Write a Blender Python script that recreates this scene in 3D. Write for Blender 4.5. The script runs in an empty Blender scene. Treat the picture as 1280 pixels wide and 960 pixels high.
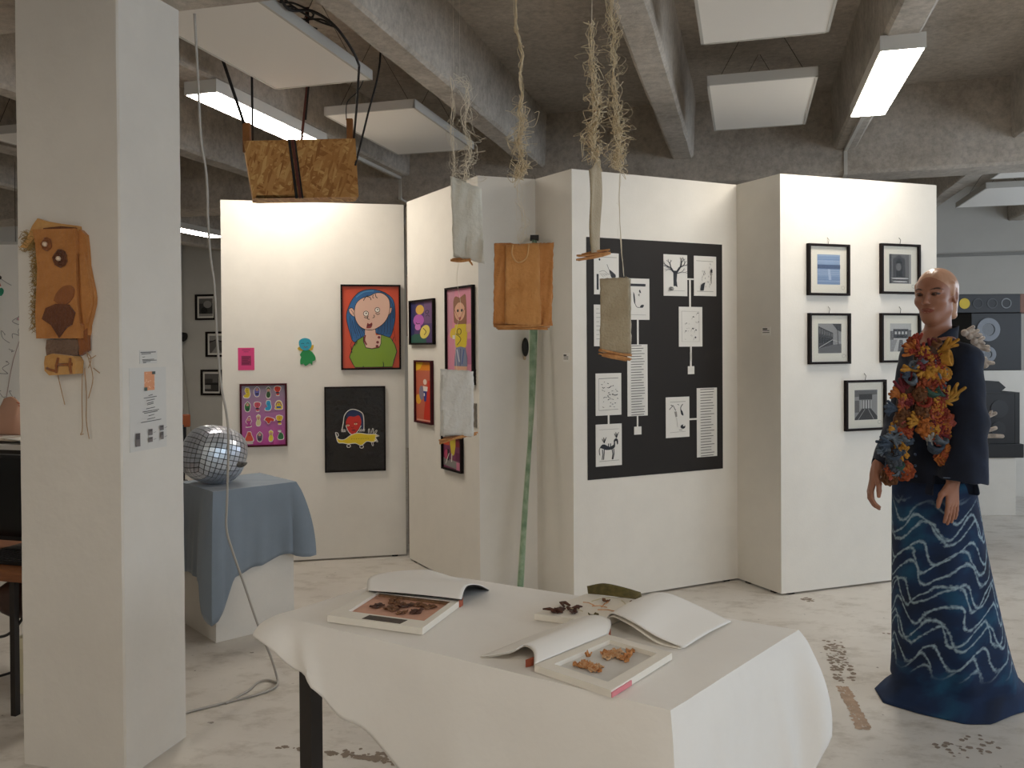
import bpy, bmesh, math, random
import numpy as np
from mathutils import Vector, Matrix

random.seed(7)
SC = bpy.context.scene
COL = SC.collection

# ------------------------------------------------------------------ camera
F_PX = 1060.0
CAM = Vector((0.0, 0.0, 1.5))
PITCH, ROLL = 0.010, -0.0065
HOR = 431.0
SHIFT_Y = -((480 - HOR) - F_PX * PITCH) / 1280.0
cam_d = bpy.data.cameras.new('camera')
cam_d.sensor_width = 36.0
cam_d.lens = F_PX / 1280.0 * 36.0
cam_d.shift_y = SHIFT_Y
cam_d.clip_start = 0.05
cam = bpy.data.objects.new('camera', cam_d)
COL.objects.link(cam)
CAM_R = (Matrix.Rotation(math.pi / 2 - PITCH, 3, 'X') @ Matrix.Rotation(ROLL, 3, 'Z'))
cam.matrix_world = Matrix.Translation(CAM) @ CAM_R.to_4x4()
SC.camera = cam

# ------------------------------------------------------------------ colour management and sky
SC.view_settings.view_transform = 'Standard'
SC.view_settings.look = 'None'
SC.view_settings.gamma = 1.0
SC.view_settings.use_curve_mapping = False
SC.view_settings.exposure = 0.30
SC.cycles.max_bounces = 10
SC.cycles.diffuse_bounces = 8
SC.cycles.glossy_bounces = 3
SC.cycles.transparent_max_bounces = 8
SC.cycles.sample_clamp_indirect = 6.0
SC.cycles.use_denoising = True

LAMP_E = 30.0        # emission of the tube light diffusers
LAMP_C = (1.0, 0.925, 0.82)
DAY_W = 16.0        # daylight entering through each window (area light in the opening)
DAY_C = (0.80, 0.90, 1.0)

world = bpy.data.worlds.new('world')
SC.world = world
world.use_nodes = True
bg = world.node_tree.nodes['Background']
bg.inputs['Color'].default_value = (0.72, 0.84, 1.0, 1)
bg.inputs['Strength'].default_value = 1.6


# ------------------------------------------------------------------ pixel (1280 x 960) to world
def ray(px, py):
    d = Vector(((px - 640) / F_PX, (480 - py) / F_PX + SHIFT_Y * 1280 / F_PX, -1.0))
    return CAM_R @ d


def at(px, py, Y):
    d = ray(px, py)
    return CAM + d * (Y / d.y)


def pz(px, py, z):
    d = ray(px, py)
    return CAM + d * ((z - CAM.z) / d.z)


# building axes: depth axis 15.5 degrees right of the camera heading
YAW = math.atan(294 / F_PX)
BX = Vector((math.cos(YAW), -math.sin(YAW), 0))
BY = Vector((math.sin(YAW), math.cos(YAW), 0))
BROT = -YAW


def B(bx, by, z=0.0):
    return BX * bx + BY * by + Vector((0, 0, z))


def toB(p):
    return (p.x * BX.x + p.y * BX.y, p.x * BY.x + p.y * BY.y)


# ------------------------------------------------------------------ materials
def lin(c):
    if isinstance(c, str):
        c = [int(c[i:i + 2], 16) / 255 for i in (1, 3, 5)]
    return [x / 12.92 if x <= 0.04045 else ((x + 0.055) / 1.055) ** 2.4 for x in c]


MATS = {}


def M(name, col, rough=0.6, metal=0.0, var=0.0, vscale=8.0, bump=0.0, bscale=60.0, col2=None, spec=0.5, sheen=0.0,
      coat=0.0, stretch=None):
    if name in MATS:
        return MATS[name]
    m = bpy.data.materials.new(name)
    m.use_nodes = True
    nt = m.node_tree
    N, L = nt.nodes, nt.links
    p = N['Principled BSDF']
    c = lin(col)
    p.inputs['Base Color'].default_value = (*c, 1)
    p.inputs['Roughness'].default_value = rough
    p.inputs['Metallic'].default_value = metal
    p.inputs['Specular IOR Level'].default_value = spec
    if sheen:
        p.inputs['Sheen Weight'].default_value = sheen
    if coat:
        p.inputs['Coat Weight'].default_value = coat
        p.inputs['Coat Roughness'].default_value = 0.06
    if var or bump or col2:
        tc = N.new('ShaderNodeTexCoord')
        src = tc.outputs['Object']
        if stretch:
            mp = N.new('ShaderNodeMapping')
            mp.inputs['Scale'].default_value = stretch
            L.new(src, mp.inputs['Vector'])
            src = mp.outputs['Vector']
    if var or col2:
        n = N.new('ShaderNodeTexNoise')
        n.inputs['Scale'].default_value = vscale
        n.inputs['Detail'].default_value = 6
        n.inputs['Roughness'].default_value = 0.65
        L.new(src, n.inputs['Vector'])
        r = N.new('ShaderNodeValToRGB')
        if col2:
            d = lin(col2)
        else:
            d = [x * (1 - var) for x in c]
        r.color_ramp.elements[0].position = 0.34
        r.color_ramp.elements[1].position = 0.66
        r.color_ramp.elements[0].color = (*d, 1)
        r.color_ramp.elements[1].color = (*c, 1)
        L.new(n.outputs['Fac'], r.inputs['Fac'])
        L.new(r.outputs['Color'], p.inputs['Base Color'])
    if bump:
        n2 = N.new('ShaderNodeTexNoise')
        n2.inputs['Scale'].default_value = bscale
        n2.inputs['Detail'].default_value = 5
        L.new(src, n2.inputs['Vector'])
        b = N.new('ShaderNodeBump')
        b.inputs['Strength'].default_value = bump
        b.inputs['Distance'].default_value = 0.01
        L.new(n2.outputs['Fac'], b.inputs['Height'])
        L.new(b.outputs['Normal'], p.inputs['Normal'])
    MATS[name] = m
    return m


def M_emit(name, col, strength):
    m = bpy.data.materials.new(name)
    m.use_nodes = True
    nt = m.node_tree
    nt.nodes.clear()
    e = nt.nodes.new('ShaderNodeEmission')
    e.inputs['Color'].default_value = (*col, 1)
    e.inputs['Strength'].default_value = strength
    o = nt.nodes.new('ShaderNodeOutputMaterial')
    nt.links.new(e.outputs[0], o.inputs[0])
    MATS[name] = m
    return m


def M_glass(name='clear_glass'):
    if name in MATS:
        return MATS[name]
    m = bpy.data.materials.new(name)
    m.use_nodes = True
    nt = m.node_tree
    nt.nodes.clear()
    N, L = nt.nodes, nt.links
    t = N.new('ShaderNodeBsdfTransparent')
    g = N.new('ShaderNodeBsdfGlossy')
    g.inputs['Roughness'].default_value = 0.1
    fr = N.new('ShaderNodeFresnel')
    fr.inputs['IOR'].default_value = 1.13
    mx = N.new('ShaderNodeMixShader')
    o = N.new('ShaderNodeOutputMaterial')
    L.new(fr.outputs[0], mx.inputs[0])
    L.new(t.outputs[0], mx.inputs[1])
    L.new(g.outputs[0], mx.inputs[2])
    L.new(mx.outputs[0], o.inputs[0])
    MATS[name] = m
    return m


def node_mat(name):
    m = bpy.data.materials.new(name)
    m.use_nodes = True
    MATS[name] = m
    nt = m.node_tree
    return m, nt.nodes, nt.links, nt.nodes['Principled BSDF']


def ramp(N, stops):
    r = N.new('ShaderNodeValToRGB')
    els = r.color_ramp.elements
    while len(els) < len(stops):
        els.new(0.5)
    for e, (pos, c) in zip(els, stops):
        e.position = pos
        c = lin(c)
        e.color = (*c, 1)
    return r


def concrete_mat(name, c1, c2, c3):
    """board-marked raw concrete"""
    m, N, L, p = node_mat(name)
    tc = N.new('ShaderNodeTexCoord')
    n = N.new('ShaderNodeTexNoise'); n.inputs['Scale'].default_value = 1.7; n.inputs['Detail'].default_value = 9
    n.inputs['Roughness'].default_value = 0.7
    L.new(tc.outputs['Object'], n.inputs['Vector'])
    r = ramp(N, [(0.3, c1), (0.5, c2), (0.72, c3)])
    L.new(n.outputs['Fac'], r.inputs['Fac'])
    n3 = N.new('ShaderNodeTexNoise'); n3.inputs['Scale'].default_value = 22; n3.inputs['Detail'].default_value = 6
    n3.inputs['Roughness'].default_value = 0.75
    L.new(tc.outputs['Object'], n3.inputs['Vector'])
    r3 = ramp(N, [(0.3, (0.62, 0.62, 0.62)), (0.62, (1, 1, 1))])
    L.new(n3.outputs['Fac'], r3.inputs['Fac'])
    mx = N.new('ShaderNodeMix'); mx.data_type = 'RGBA'; mx.blend_type = 'MULTIPLY'
    mx.inputs['Factor'].default_value = 0.55
    L.new(r.outputs['Color'], mx.inputs['A']); L.new(r3.outputs['Color'], mx.inputs['B'])
    L.new(mx.outputs['Result'], p.inputs['Base Color'])
    p.inputs['Roughness'].default_value = 0.9
    b = N.new('ShaderNodeBump'); b.inputs['Strength'].default_value = 0.5; b.inputs['Distance'].default_value = 0.02
    # shuttering boards: shallow lines across the building axis
    mp = N.new('ShaderNodeMapping'); mp.inputs['Rotation'].default_value = (0, 0, YAW)
    L.new(tc.outputs['Object'], mp.inputs['Vector'])
    w = N.new('ShaderNodeTexWave'); w.wave_type = 'BANDS'; w.bands_direction = 'Y'; w.wave_profile = 'SAW'
    w.inputs['Scale'].default_value = 1.6; w.inputs['Distortion'].default_value = .25
    L.new(mp.outputs['Vector'], w.inputs['Vector'])
    ad = N.new('ShaderNodeMath'); ad.operation = 'MULTIPLY_ADD'; ad.inputs[1].default_value = .35
    L.new(w.outputs['Fac'], ad.inputs[0]); L.new(n3.outputs['Fac'], ad.inputs[2])
    L.new(ad.outputs[0], b.inputs['Height'])
    L.new(b.outputs['Normal'], p.inputs['Normal'])
    return m


# ------------------------------------------------------------------ object helpers
def props(o, label=None, cat=None, group=None, kind=None):
    if label: o['label'] = label
    if cat: o['category'] = cat
    if group: o['group'] = group
    if kind: o['kind'] = kind
    return o


def thing(name, label, cat, loc=(0, 0, 0), rz=0.0, group=None, kind=None):
    o = bpy.data.objects.new(name, None)
    o.empty_display_size = 0.1
    COL.objects.link(o)
    o.location = loc
    o.rotation_euler = (0, 0, rz)
    bpy.context.view_layer.update() if False else None
    return props(o, label, cat, group, kind)


def mloc(o):
    """matrix of an unparented or once-parented object without waiting for the depsgraph"""
    m = Matrix.LocRotScale(o.location, o.rotation_euler, o.scale)
    if o.parent is not None:
        return mloc(o.parent) @ m
    return m


class MB:
    """collects faces; build() links them as one mesh object (world coordinates in)"""

    def __init__(self):
        self.v, self.f, self.mi, self.mats = [], [], [], []
        self.cur = 0

    def use(self, m):
        if m not in self.mats:
            self.mats.append(m)
        self.cur = self.mats.index(m)
        return self

    def add(self, vs, fs):
        b = len(self.v)
        self.v += [tuple(x) for x in vs]
        for f in fs:
            self.f.append([b + i for i in f])
            self.mi.append(self.cur)

    def hexa(self, c):
        """c: 4 bottom corners (ccw from above), 4 top corners"""
        self.add(c, [(3, 2, 1, 0), (4, 5, 6, 7), (0, 1, 5, 4), (1, 2, 6, 5), (2, 3, 7, 6), (3, 0, 4, 7)])

    def box(self, o, a, b, c):
        """box from corner o along vectors a, b, c"""
        o, a, b, c = map(Vector, (o, a, b, c))
        if a.cross(b).dot(c) < 0:
            o, a = o + a, -a
        self.hexa([o, o + a, o + a + b, o + b, o + c, o + a + c, o + a + b + c, o + b + c])

    def cbox(self, c, a, b, d):
        c, a, b, d = map(Vector, (c, a, b, d))
        self.box(c - a / 2 - b / 2 - d / 2, a, b, d)

    def tube(self, pts, r, n=6, caps=True, closed=False):
        pts = [Vector(p) for p in pts]
        rs = r if isinstance(r, (list, tuple)) else [r] * len(pts)
        b = len(self.v)
        m = len(pts)
        prev = None
        for i, p in enumerate(pts):
            if closed:
                t = pts[(i + 1) % m] - pts[i - 1]
            else:
                t = pts[min(i + 1, m - 1)] - pts[max(i - 1, 0)]
            if t.length < 1e-9: t = Vector((0, 0, 1))
            t.normalize()
            if prev is None:
                u = t.orthogonal().normalized()
            else:
                u = prev - t * prev.dot(t)
                u = u.normalized() if u.length > 1e-6 else t.orthogonal().normalized()
            prev = u
            w = t.cross(u)
            for k in range(n):
                a = 2 * math.pi * k / n
                self.v.append(tuple(p + (u * math.cos(a) + w * math.sin(a)) * rs[i]))
        rng = m if closed else m - 1
        for i in range(rng):
            j = (i + 1) % m
            for k in range(n):
                k2 = (k + 1) % n
                self.f.append([b + i * n + k, b + i * n + k2, b + j * n + k2, b + j * n + k]); self.mi.append(self.cur)
        if caps and not closed:
            self.f.append([b + k for k in reversed(range(n))]); self.mi.append(self.cur)
            self.f.append([b + (m - 1) * n + k for k in range(n)]); self.mi.append(self.cur)

    def grid(self, rows, close_u=False):
        """rows: list of equal-length lists of points"""
        b = len(self.v)
        n = len(rows[0])
        for r_ in rows:
            self.v += [tuple(p) for p in r_]
        for i in range(len(rows) - 1):
            for k in range(n if close_u else n - 1):
                k2 = (k + 1) % n
                self.f.append([b + i * n + k, b + i * n + k2, b + (i + 1) * n + k2, b + (i + 1) * n + k])
                self.mi.append(self.cur)

    def ball(self, c, r, nu=10, nv=7, rot=None):
        c = Vector(c)
        rr = Vector(r) if not isinstance(r, (int, float)) else Vector((r, r, r))
        b = len(self.v)
        for i in range(1, nv):
            th = math.pi * i / nv
            for k in range(nu):
                a = 2 * math.pi * k / nu
                p = Vector((rr.x * math.sin(th) * math.cos(a), rr.y * math.sin(th) * math.sin(a), rr.z * math.cos(th)))
                if rot is not None: p = rot @ p
                self.v.append(tuple(c + p))
        top = Vector((0, 0, rr.z)); bot = -top
        if rot is not None: top, bot = rot @ top, rot @ bot
        self.v.append(tuple(c + top)); self.v.append(tuple(c + bot))
        t, bo = len(self.v) - 2, len(self.v) - 1
        for k in range(nu):
            k2 = (k + 1) % nu
            self.f.append([t, b + k, b + k2]); self.mi.append(self.cur)
            for i in range(nv - 2):
                self.f.append([b + i * nu + k, b + (i + 1) * nu + k, b + (i + 1) * nu + k2, b + i * nu + k2]); self.mi.append(self.cur)
            self.f.append([b + (nv - 2) * nu + k, bo, b + (nv - 2) * nu + k2]); self.mi.append(self.cur)

    def build(self, name, mat=None, parent=None, smooth=False, solid=0.0, bevel=0.0, subsurf=0, offset=-1.0):
        me = bpy.data.meshes.new(name)
        vs = self.v
        if parent is not None:
            inv = mloc(parent).inverted()
            vs = [tuple(inv @ Vector(p)) for p in vs]
        me.from_pydata(vs, [], self.f)
        if mat is not None:
            me.materials.append(mat)
        else:
            for m in self.mats: me.materials.append(m)
            me.polygons.foreach_set('material_index', self.mi)
        if smooth:
            me.polygons.foreach_set('use_smooth', [True] * len(me.polygons))
        me.update()
        o = bpy.data.objects.new(name, me)
        COL.objects.link(o)
        if parent is not None:
            o.parent = parent
        if subsurf:
            s = o.modifiers.new('subsurf', 'SUBSURF'); s.levels = subsurf; s.render_levels = subsurf
        if solid:
            s = o.modifiers.new('solid', 'SOLIDIFY'); s.thickness = solid; s.offset = offset
        if bevel:
            bv = o.modifiers.new('bevel', 'BEVEL'); bv.width = bevel; bv.segments = 2; bv.limit_method = 'ANGLE'
        return o


def origin_to(o, p):
    """move a top-level mesh's origin to p without moving its vertices"""
    p = Vector(p)
    o.data.transform(Matrix.Translation(-p))
    o.location = p
    return o


def smooth_pts(pts, n=8):
    """Catmull-Rom through points"""
    P = [Vector(p) for p in pts]
    out = []
    for i in range(len(P) - 1):
        p0, p1, p2, p3 = P[max(i - 1, 0)], P[i], P[i + 1], P[min(i + 2, len(P) - 1)]
        for k in range(n):
            t = k / n
            out.append(0.5 * ((2 * p1) + (-p0 + p2) * t + (2 * p0 - 5 * p1 + 4 * p2 - p3) * t * t + (-p0 + 3 * p1 - 3 * p2 + p3) * t ** 3))
    out.append(P[-1])
    return out


class Face:
    """a vertical face: origin p (floor level), u along, n outward (towards the viewer)"""

    def __init__(self, p, q):
        self.p = Vector((p[0], p[1], 0)); self.q = Vector((q[0], q[1], 0))
        self.u = (self.q - self.p).normalized()
        self.len = (self.q - self.p).length
        self.n = Vector((self.u.y, -self.u.x, 0))
        self.up = Vector((0, 0, 1))

    def uv(self, px, py):
        d = ray(px, py)
        t = (self.p - CAM).dot(self.n) / d.dot(self.n)
        h = CAM + d * t
        return ((h - self.p).dot(self.u), h.z)

    def P(self, u, v, d=0.0):
        return self.p + self.u * u + self.up * v + self.n * d

    def rect(self, tl, tr, br, bl):
        a, b, c, d = (self.uv(*t) for t in (tl, tr, br, bl))
        return ((a[0] + d[0]) / 2, (c[1] + d[1]) / 2, (b[0] + c[0]) / 2, (a[1] + b[1]) / 2)


class Pic:
    """flat drawing on a face: x, y given in the coordinates of a box (x0,y0,x1,y1; y down)"""

    def __init__(self, face, rect, box, d0, parent):
        self.face, self.rect, self.box, self.d, self.parent = face, rect, box, d0, parent
        self.mb = MB()
        self.k = 0

    def T(self, x, y, d):
        u0, v0, u1, v1 = self.rect
        x0, y0, x1, y1 = self.box
        return self.face.P(u0 + (x - x0) / (x1 - x0) * (u1 - u0), v1 - (y - y0) / (y1 - y0) * (v1 - v0), d)

    def layer(self):
        self.k += 1
        return self.d + self.k * 0.00012

    def clampp(self, x, y):
        x0, y0, x1, y1 = self.box
        return (min(max(x, min(x0, x1)), max(x0, x1)), min(max(y, min(y0, y1)), max(y0, y1)))

    def poly(self, pts, m, smooth=0):
        if smooth:
            q = smooth_pts([(x, y, 0) for x, y in list(pts) + [pts[0]]], smooth)[:-1]
            pts = [(p.x, p.y) for p in q]
        d = self.layer()
        pts = [self.clampp(*p) for p in pts]
        a = sum(pts[i][0] * pts[(i + 1) % len(pts)][1] - pts[(i + 1) % len(pts)][0] * pts[i][1] for i in range(len(pts)))
        if a > 0: pts = pts[::-1]
        self.mb.use(m)
        self.mb.add([self.T(x, y, d) for x, y in pts], [tuple(range(len(pts)))])

    def rectf(self, x0, y0, x1, y1, m):
        self.poly([(x0, y0), (x1, y0), (x1, y1), (x0, y1)], m)

    def ell(self, cx, cy, rx, ry, m, n=20, rot=0.0):
        c, s = math.cos(rot), math.sin(rot)
        self.poly([(cx + rx * math.cos(a) * c - ry * math.sin(a) * s, cy + rx * math.cos(a) * s + ry * math.sin(a) * c)
                   for a in [2 * math.pi * i / n for i in range(n)]], m)

    def line(self, pts, w, m, smooth=0, closed=False):
        if closed: pts = list(pts) + [pts[0]]
        if smooth:
            pts = [(p.x, p.y) for p in smooth_pts([(x, y, 0) for x, y in pts], smooth)]
        d = self.layer()
        self.mb.use(m)
        L_, R_ = [], []
        n = len(pts)
        for i, (x, y) in enumerate(pts):
            ax, ay = pts[max(i - 1, 0)]; bx, by = pts[min(i + 1, n - 1)]
            tx, ty = bx - ax, by - ay
            l = math.hypot(tx, ty) or 1
            nx, ny = -ty / l * w / 2, tx / l * w / 2
            L_.append(self.T(*self.clampp(x + nx, y + ny), d)); R_.append(self.T(*self.clampp(x - nx, y - ny), d))
        self.mb.grid([L_, R_])

    def ring(self, cx, cy, rx, ry, w, m, n=18):
        self.line([(cx + rx * math.cos(2 * math.pi * i / n), cy + ry * math.sin(2 * math.pi * i / n)) for i in range(n + 1)], w, m)

    def build(self, name='print'):
        return self.mb.build(name, None, self.parent)


def frame_bars(mb, face, rect, w, d0, d1):
    """four mitred bars"""
    u0, v0, u1, v1 = rect
    o = [(u0, v0), (u1, v0), (u1, v1), (u0, v1)]
    i = [(u0 + w, v0 + w), (u1 - w, v0 + w), (u1 - w, v1 - w), (u0 + w, v1 - w)]
    for k in range(4):
        k2 = (k + 1) % 4
        q = [o[k], o[k2], i[k2], i[k]]
        a = [face.P(x, y, d0) for x, y in q]; b = [face.P(x, y, d1) for x, y in q]
        mb.hexa([a[0], a[1], a[2], a[3], b[0], b[1], b[2], b[3]])


def shrink(r, w, w2=None):
    w2 = w if w2 is None else w2
    return (r[0] + w, r[1] + w2, r[2] - w, r[3] - w2)


def slab(mb, face, rect, d0, d1):
    u0, v0, u1, v1 = rect
    q = [(u0, v0), (u1, v0), (u1, v1), (u0, v1)]
    mb.hexa([face.P(x, y, d0) for x, y in q] + [face.P(x, y, d1) for x, y in q])


# common materials
WHITE = M('white_board_paint', '#e9e4da', 0.75, var=0.05, vscale=5, bump=0.06, bscale=90)
BLACK = M('black_ink', '#12100f', 0.7)
PAPER = M('white_paper', '#ece9e2', 0.8)
DARKMETAL = M('dark_metal', '#2a2522', 0.5, metal=0.3)
CONC = concrete_mat('raw_concrete', '#a89d91', '#c2b8ab', '#d4cbc0')
CONC_L = concrete_mat('beam_concrete', '#a59c90', '#c4bbaf', '#d8d0c5')
# ================================================================== STRUCTURE
# key heights: ground 0, girder underside 2.78, beam underside 2.97, slab 3.41
Z_G, Z_B, Z_S = 2.78, 2.97, 3.41
gb = toB(pz(1042, 218, Z_G))
GBX0, GBY = gb[0], gb[1]            # left side of one beam, front face of the rear girder
BEAM_W, BEAM_S = 0.17, 1.21
col_fr = toB(pz(157, 974, 0))       # column: front right corner on the floor
col_bk = toB(pz(233, 920, 0))
C_X1, C_Y0 = col_fr
C_Y1 = col_bk[1]
C_X0 = C_X1 - 0.44
BACK_Y = GBY + 0.38 + 4.3
X_L, X_R, Y_F = -9.0, 4.6, -5.0

# floor -------------------------------------------------------------
def floor_mat():
    m, N, L, p = node_mat('worn_painted_concrete')
    tc = N.new('ShaderNodeTexCoord')
    n = N.new('ShaderNodeTexNoise'); n.inputs['Scale'].default_value = 0.9; n.inputs['Detail'].default_value = 8
    n.inputs['Roughness'].default_value = 0.62
    L.new(tc.outputs['Object'], n.inputs['Vector'])
    r = ramp(N, [(0.28, '#bab3aa'), (0.5, '#c9c3ba'), (0.72, '#d4cfc7')])
    L.new(n.outputs['Fac'], r.inputs['Fac'])
    mp = N.new('ShaderNodeMapping'); mp.inputs['Scale'].default_value = (1, 1.7, 1); mp.inputs['Rotation'].default_value = (0, 0, 0.5)
    L.new(tc.outputs['Object'], mp.inputs['Vector'])
    n2 = N.new('ShaderNodeTexNoise'); n2.inputs['Scale'].default_value = 4.5; n2.inputs['Detail'].default_value = 10
    n2.inputs['Roughness'].default_value = 0.72
    L.new(mp.outputs['Vector'], n2.inputs['Vector'])
    r2 = ramp(N, [(0.27, (0.42, 0.38, 0.34)), (0.34, (0.82, 0.80, 0.77)), (0.5, (1, 1, 1))])
    L.new(n2.outputs['Fac'], r2.inputs['Fac'])
    mx = N.new('ShaderNodeMix'); mx.data_type = 'RGBA'; mx.blend_type = 'MULTIPLY'; mx.inputs['Factor'].default_value = 0.75
    L.new(r.outputs['Color'], mx.inputs['A']); L.new(r2.outputs['Color'], mx.inputs['B'])
    n4 = N.new('ShaderNodeTexNoise'); n4.inputs['Scale'].default_value = 26; n4.inputs['Detail'].default_value = 3
    L.new(tc.outputs['Object'], n4.inputs['Vector'])
    r4 = ramp(N, [(0.24, (0.45, 0.42, 0.38)), (0.30, (1, 1, 1))])
    L.new(n4.outputs['Fac'], r4.inputs['Fac'])
    mx2 = N.new('ShaderNodeMix'); mx2.data_type = 'RGBA'; mx2.blend_type = 'MULTIPLY'; mx2.inputs['Factor'].default_value = 0.8
    L.new(mx.outputs['Result'], mx2.inputs['A']); L.new(r4.outputs['Color'], mx2.inputs['B'])
    L.new(mx2.outputs['Result'], p.inputs['Base Color'])
    rr = N.new('ShaderNodeMapRange'); rr.inputs['To Min'].default_value = 0.62; rr.inputs['To Max'].default_value = 0.28
    L.new(n.outputs['Fac'], rr.inputs['Value'])
    L.new(rr.outputs['Result'], p.inputs['Roughness'])
    p.inputs['Specular IOR Level'].default_value = 0.4
    b = N.new('ShaderNodeBump'); b.inputs['Strength'].default_value = 0.12
    L.new(n2.outputs['Fac'], b.inputs['Height']); L.new(b.outputs['Normal'], p.inputs['Normal'])
    return m


def bbox_(mb, x0, x1, y0, y1, z0, z1):
    mb.box(B(x0, y0, z0), BX * (x1 - x0), BY * (y1 - y0), Vector((0, 0, z1 - z0)))


mb = MB(); bbox_(mb, X_L, X_R, Y_F, BACK_Y, -0.12, 0.0)
floor = props(mb.build('floor', floor_mat()), 'pale worn concrete floor with scuffs and old tape marks', 'floor', kind='structure')

# worn tape and scrape marks lying on the floor
TAPE = M('old_tape', '#b59c86', 0.8, var=0.3, vscale=30)
SCUFF = M('dark_scuff', '#8c7d6e', 0.85, var=0.2, vscale=40)


def tape(p0, p1, w, cover, seed, mat=TAPE, cell=0.012):
    rnd = random.Random(seed)
    a, b = pz(*p0, 0), pz(*p1, 0)
    d = (b - a); ln = d.length; d.normalize(); s = Vector((-d.y, d.x, 0))
    mb = MB()
    nl, nw = int(ln / cell), max(2, int(w / cell))
    for i in range(nl):
        for j in range(nw):
            f = i / nl
            if rnd.random() < cover(f):
                c = a + d * (i + .5) * cell + s * ((j + .5) * cell - w / 2) + s * rnd.uniform(-.003, .003)
                k = rnd.randint(5, 7)
                r0 = cell * rnd.uniform(.4, 1.25)
                ph = rnd.random() * 6
                z = 0.0006 + rnd.random() * .0006
                mb.add([c + Vector((math.cos(ph + 6.283 * t / k) * r0 * rnd.uniform(.7, 1.2), math.sin(ph + 6.283 * t / k) * r0 * rnd.uniform(.7, 1.2), z)) for t in range(k)], [tuple(range(k))])
    o = mb.build('tape_mark', mat, floor)
    o['kind'] = 'stuff'


tape((1040, 800), (1060, 856), 0.10, lambda f: .28 if .1 < f < .9 else .12, 3, SCUFF)
tape((1054, 858), (1082, 912), 0.055, lambda f: .97, 4, TAPE)
tape((336, 932), (500, 952), 0.03, lambda f: .55 + .3 * f, 5, SCUFF)
tape((430, 938), (500, 950), 0.08, lambda f: .35, 6, SCUFF)
tape((1004, 748), (1018, 752), 0.06, lambda f: .5, 7, SCUFF)
tape((1180, 940), (1240, 925), 0.14, lambda f: .16, 8, SCUFF)
tape((1020, 858), (1036, 866), 0.03, lambda f: .7, 9, SCUFF)
tape((1105, 790), (1125, 800), 0.12, lambda f: .12, 10, SCUFF)
tape((640, 740), (700, 732), 0.05, lambda f: .1, 11, SCUFF)

# ceiling: slab, beams, girders --------------------------------------------
def plank_lines(mat):
    """fine shuttering lines across the slab"""
    return mat


mb = MB(); bbox_(mb, X_L, X_R, Y_F, BACK_Y, Z_S, Z_S + 0.15)
ceiling = props(mb.build('ceiling', CONC), 'raw grey concrete ceiling slab with downstand beams', 'ceiling', kind='structure')

BEAMS = [GBX0 + BEAM_W / 2 + BEAM_S * k for k in range(-5, 4)]    # centre of each beam; index 5 sits at GBX0


def beam(bx, y0, y1, w=BEAM_W, z0=Z_B):
    mb = MB()
    ch = 0.018
    prof = [(-w / 2 - .02, Z_S + .01), (-w / 2, z0 + ch), (-w / 2 + ch, z0), (w / 2 - ch, z0), (w / 2, z0 + ch), (w / 2 + .02, Z_S + .01)]
    n = 14
    rnd = random.Random(int(bx * 100 + y0 * 10))
    rows = []
    for i in range(n + 1):
        y = y0 + (y1 - y0) * i / n
        rows.append([B(bx + dx + rnd.uniform(-.004, .004), y, z + rnd.uniform(-.004, .004) * (z < Z_S)) for dx, z in prof])
    mb.grid(rows)
    return mb.build('beam', CONC_L, ceiling)


for i, bx in enumerate(BEAMS + [BEAMS[0] - BEAM_S, BEAMS[0] - 2 * BEAM_S]):
    beam(bx, C_Y1 - .02, GBY + .03)
    beam(bx, GBY + 0.33, BACK_Y)
    beam(bx, Y_F, C_Y0 + .02)


def girder(y0, y1):
    mb = MB()
    n = 26
    rows = []
    rnd = random.Random(int(y0 * 77))
    ch = .02
    prof = [(y0 - .01, Z_S + .01), (y0, Z_G + ch), (y0 + ch, Z_G), (y1 - ch, Z_G), (y1, Z_G + ch), (y1 + .01, Z_S + .01)]
    for i in range(n + 1):
        x = X_L + (X_R - X_L) * i / n
        rows.append([B(x, y + rnd.uniform(-.006, .006), z + rnd.uniform(-.006, .006) * (z < Z_S)) for y, z in prof])
    mb.grid(rows)
    return mb.build('girder', CONC, ceiling)


girder(GBY, GBY + 0.36)
girder(C_Y0 - .02, C_Y1 + .02)

# walls ---------------------------------------------------------------
WALLP = M('painted_wall', '#c9c6bf', 0.85, var=0.05, vscale=3, bump=0.05)
mb = MB(); bbox_(mb, X_L, X_R, BACK_Y, BACK_Y + .15, 0, Z_S)
props(mb.build('wall_back', WALLP), 'grey white plaster wall closing the far end of the hall', 'wall', kind='structure')
mb = MB(); bbox_(mb, X_L - .15, X_L, Y_F, BACK_Y, 0, Z_S)
props(mb.build('wall_left', WALLP), 'off white side wall behind the desk', 'wall', kind='structure')
mb = MB(); bbox_(mb, X_L, X_R, Y_F - .15, Y_F, 0, Z_S)
props(mb.build('wall_front', WALLP), 'off white wall behind the viewer', 'wall', kind='structure')
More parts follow.
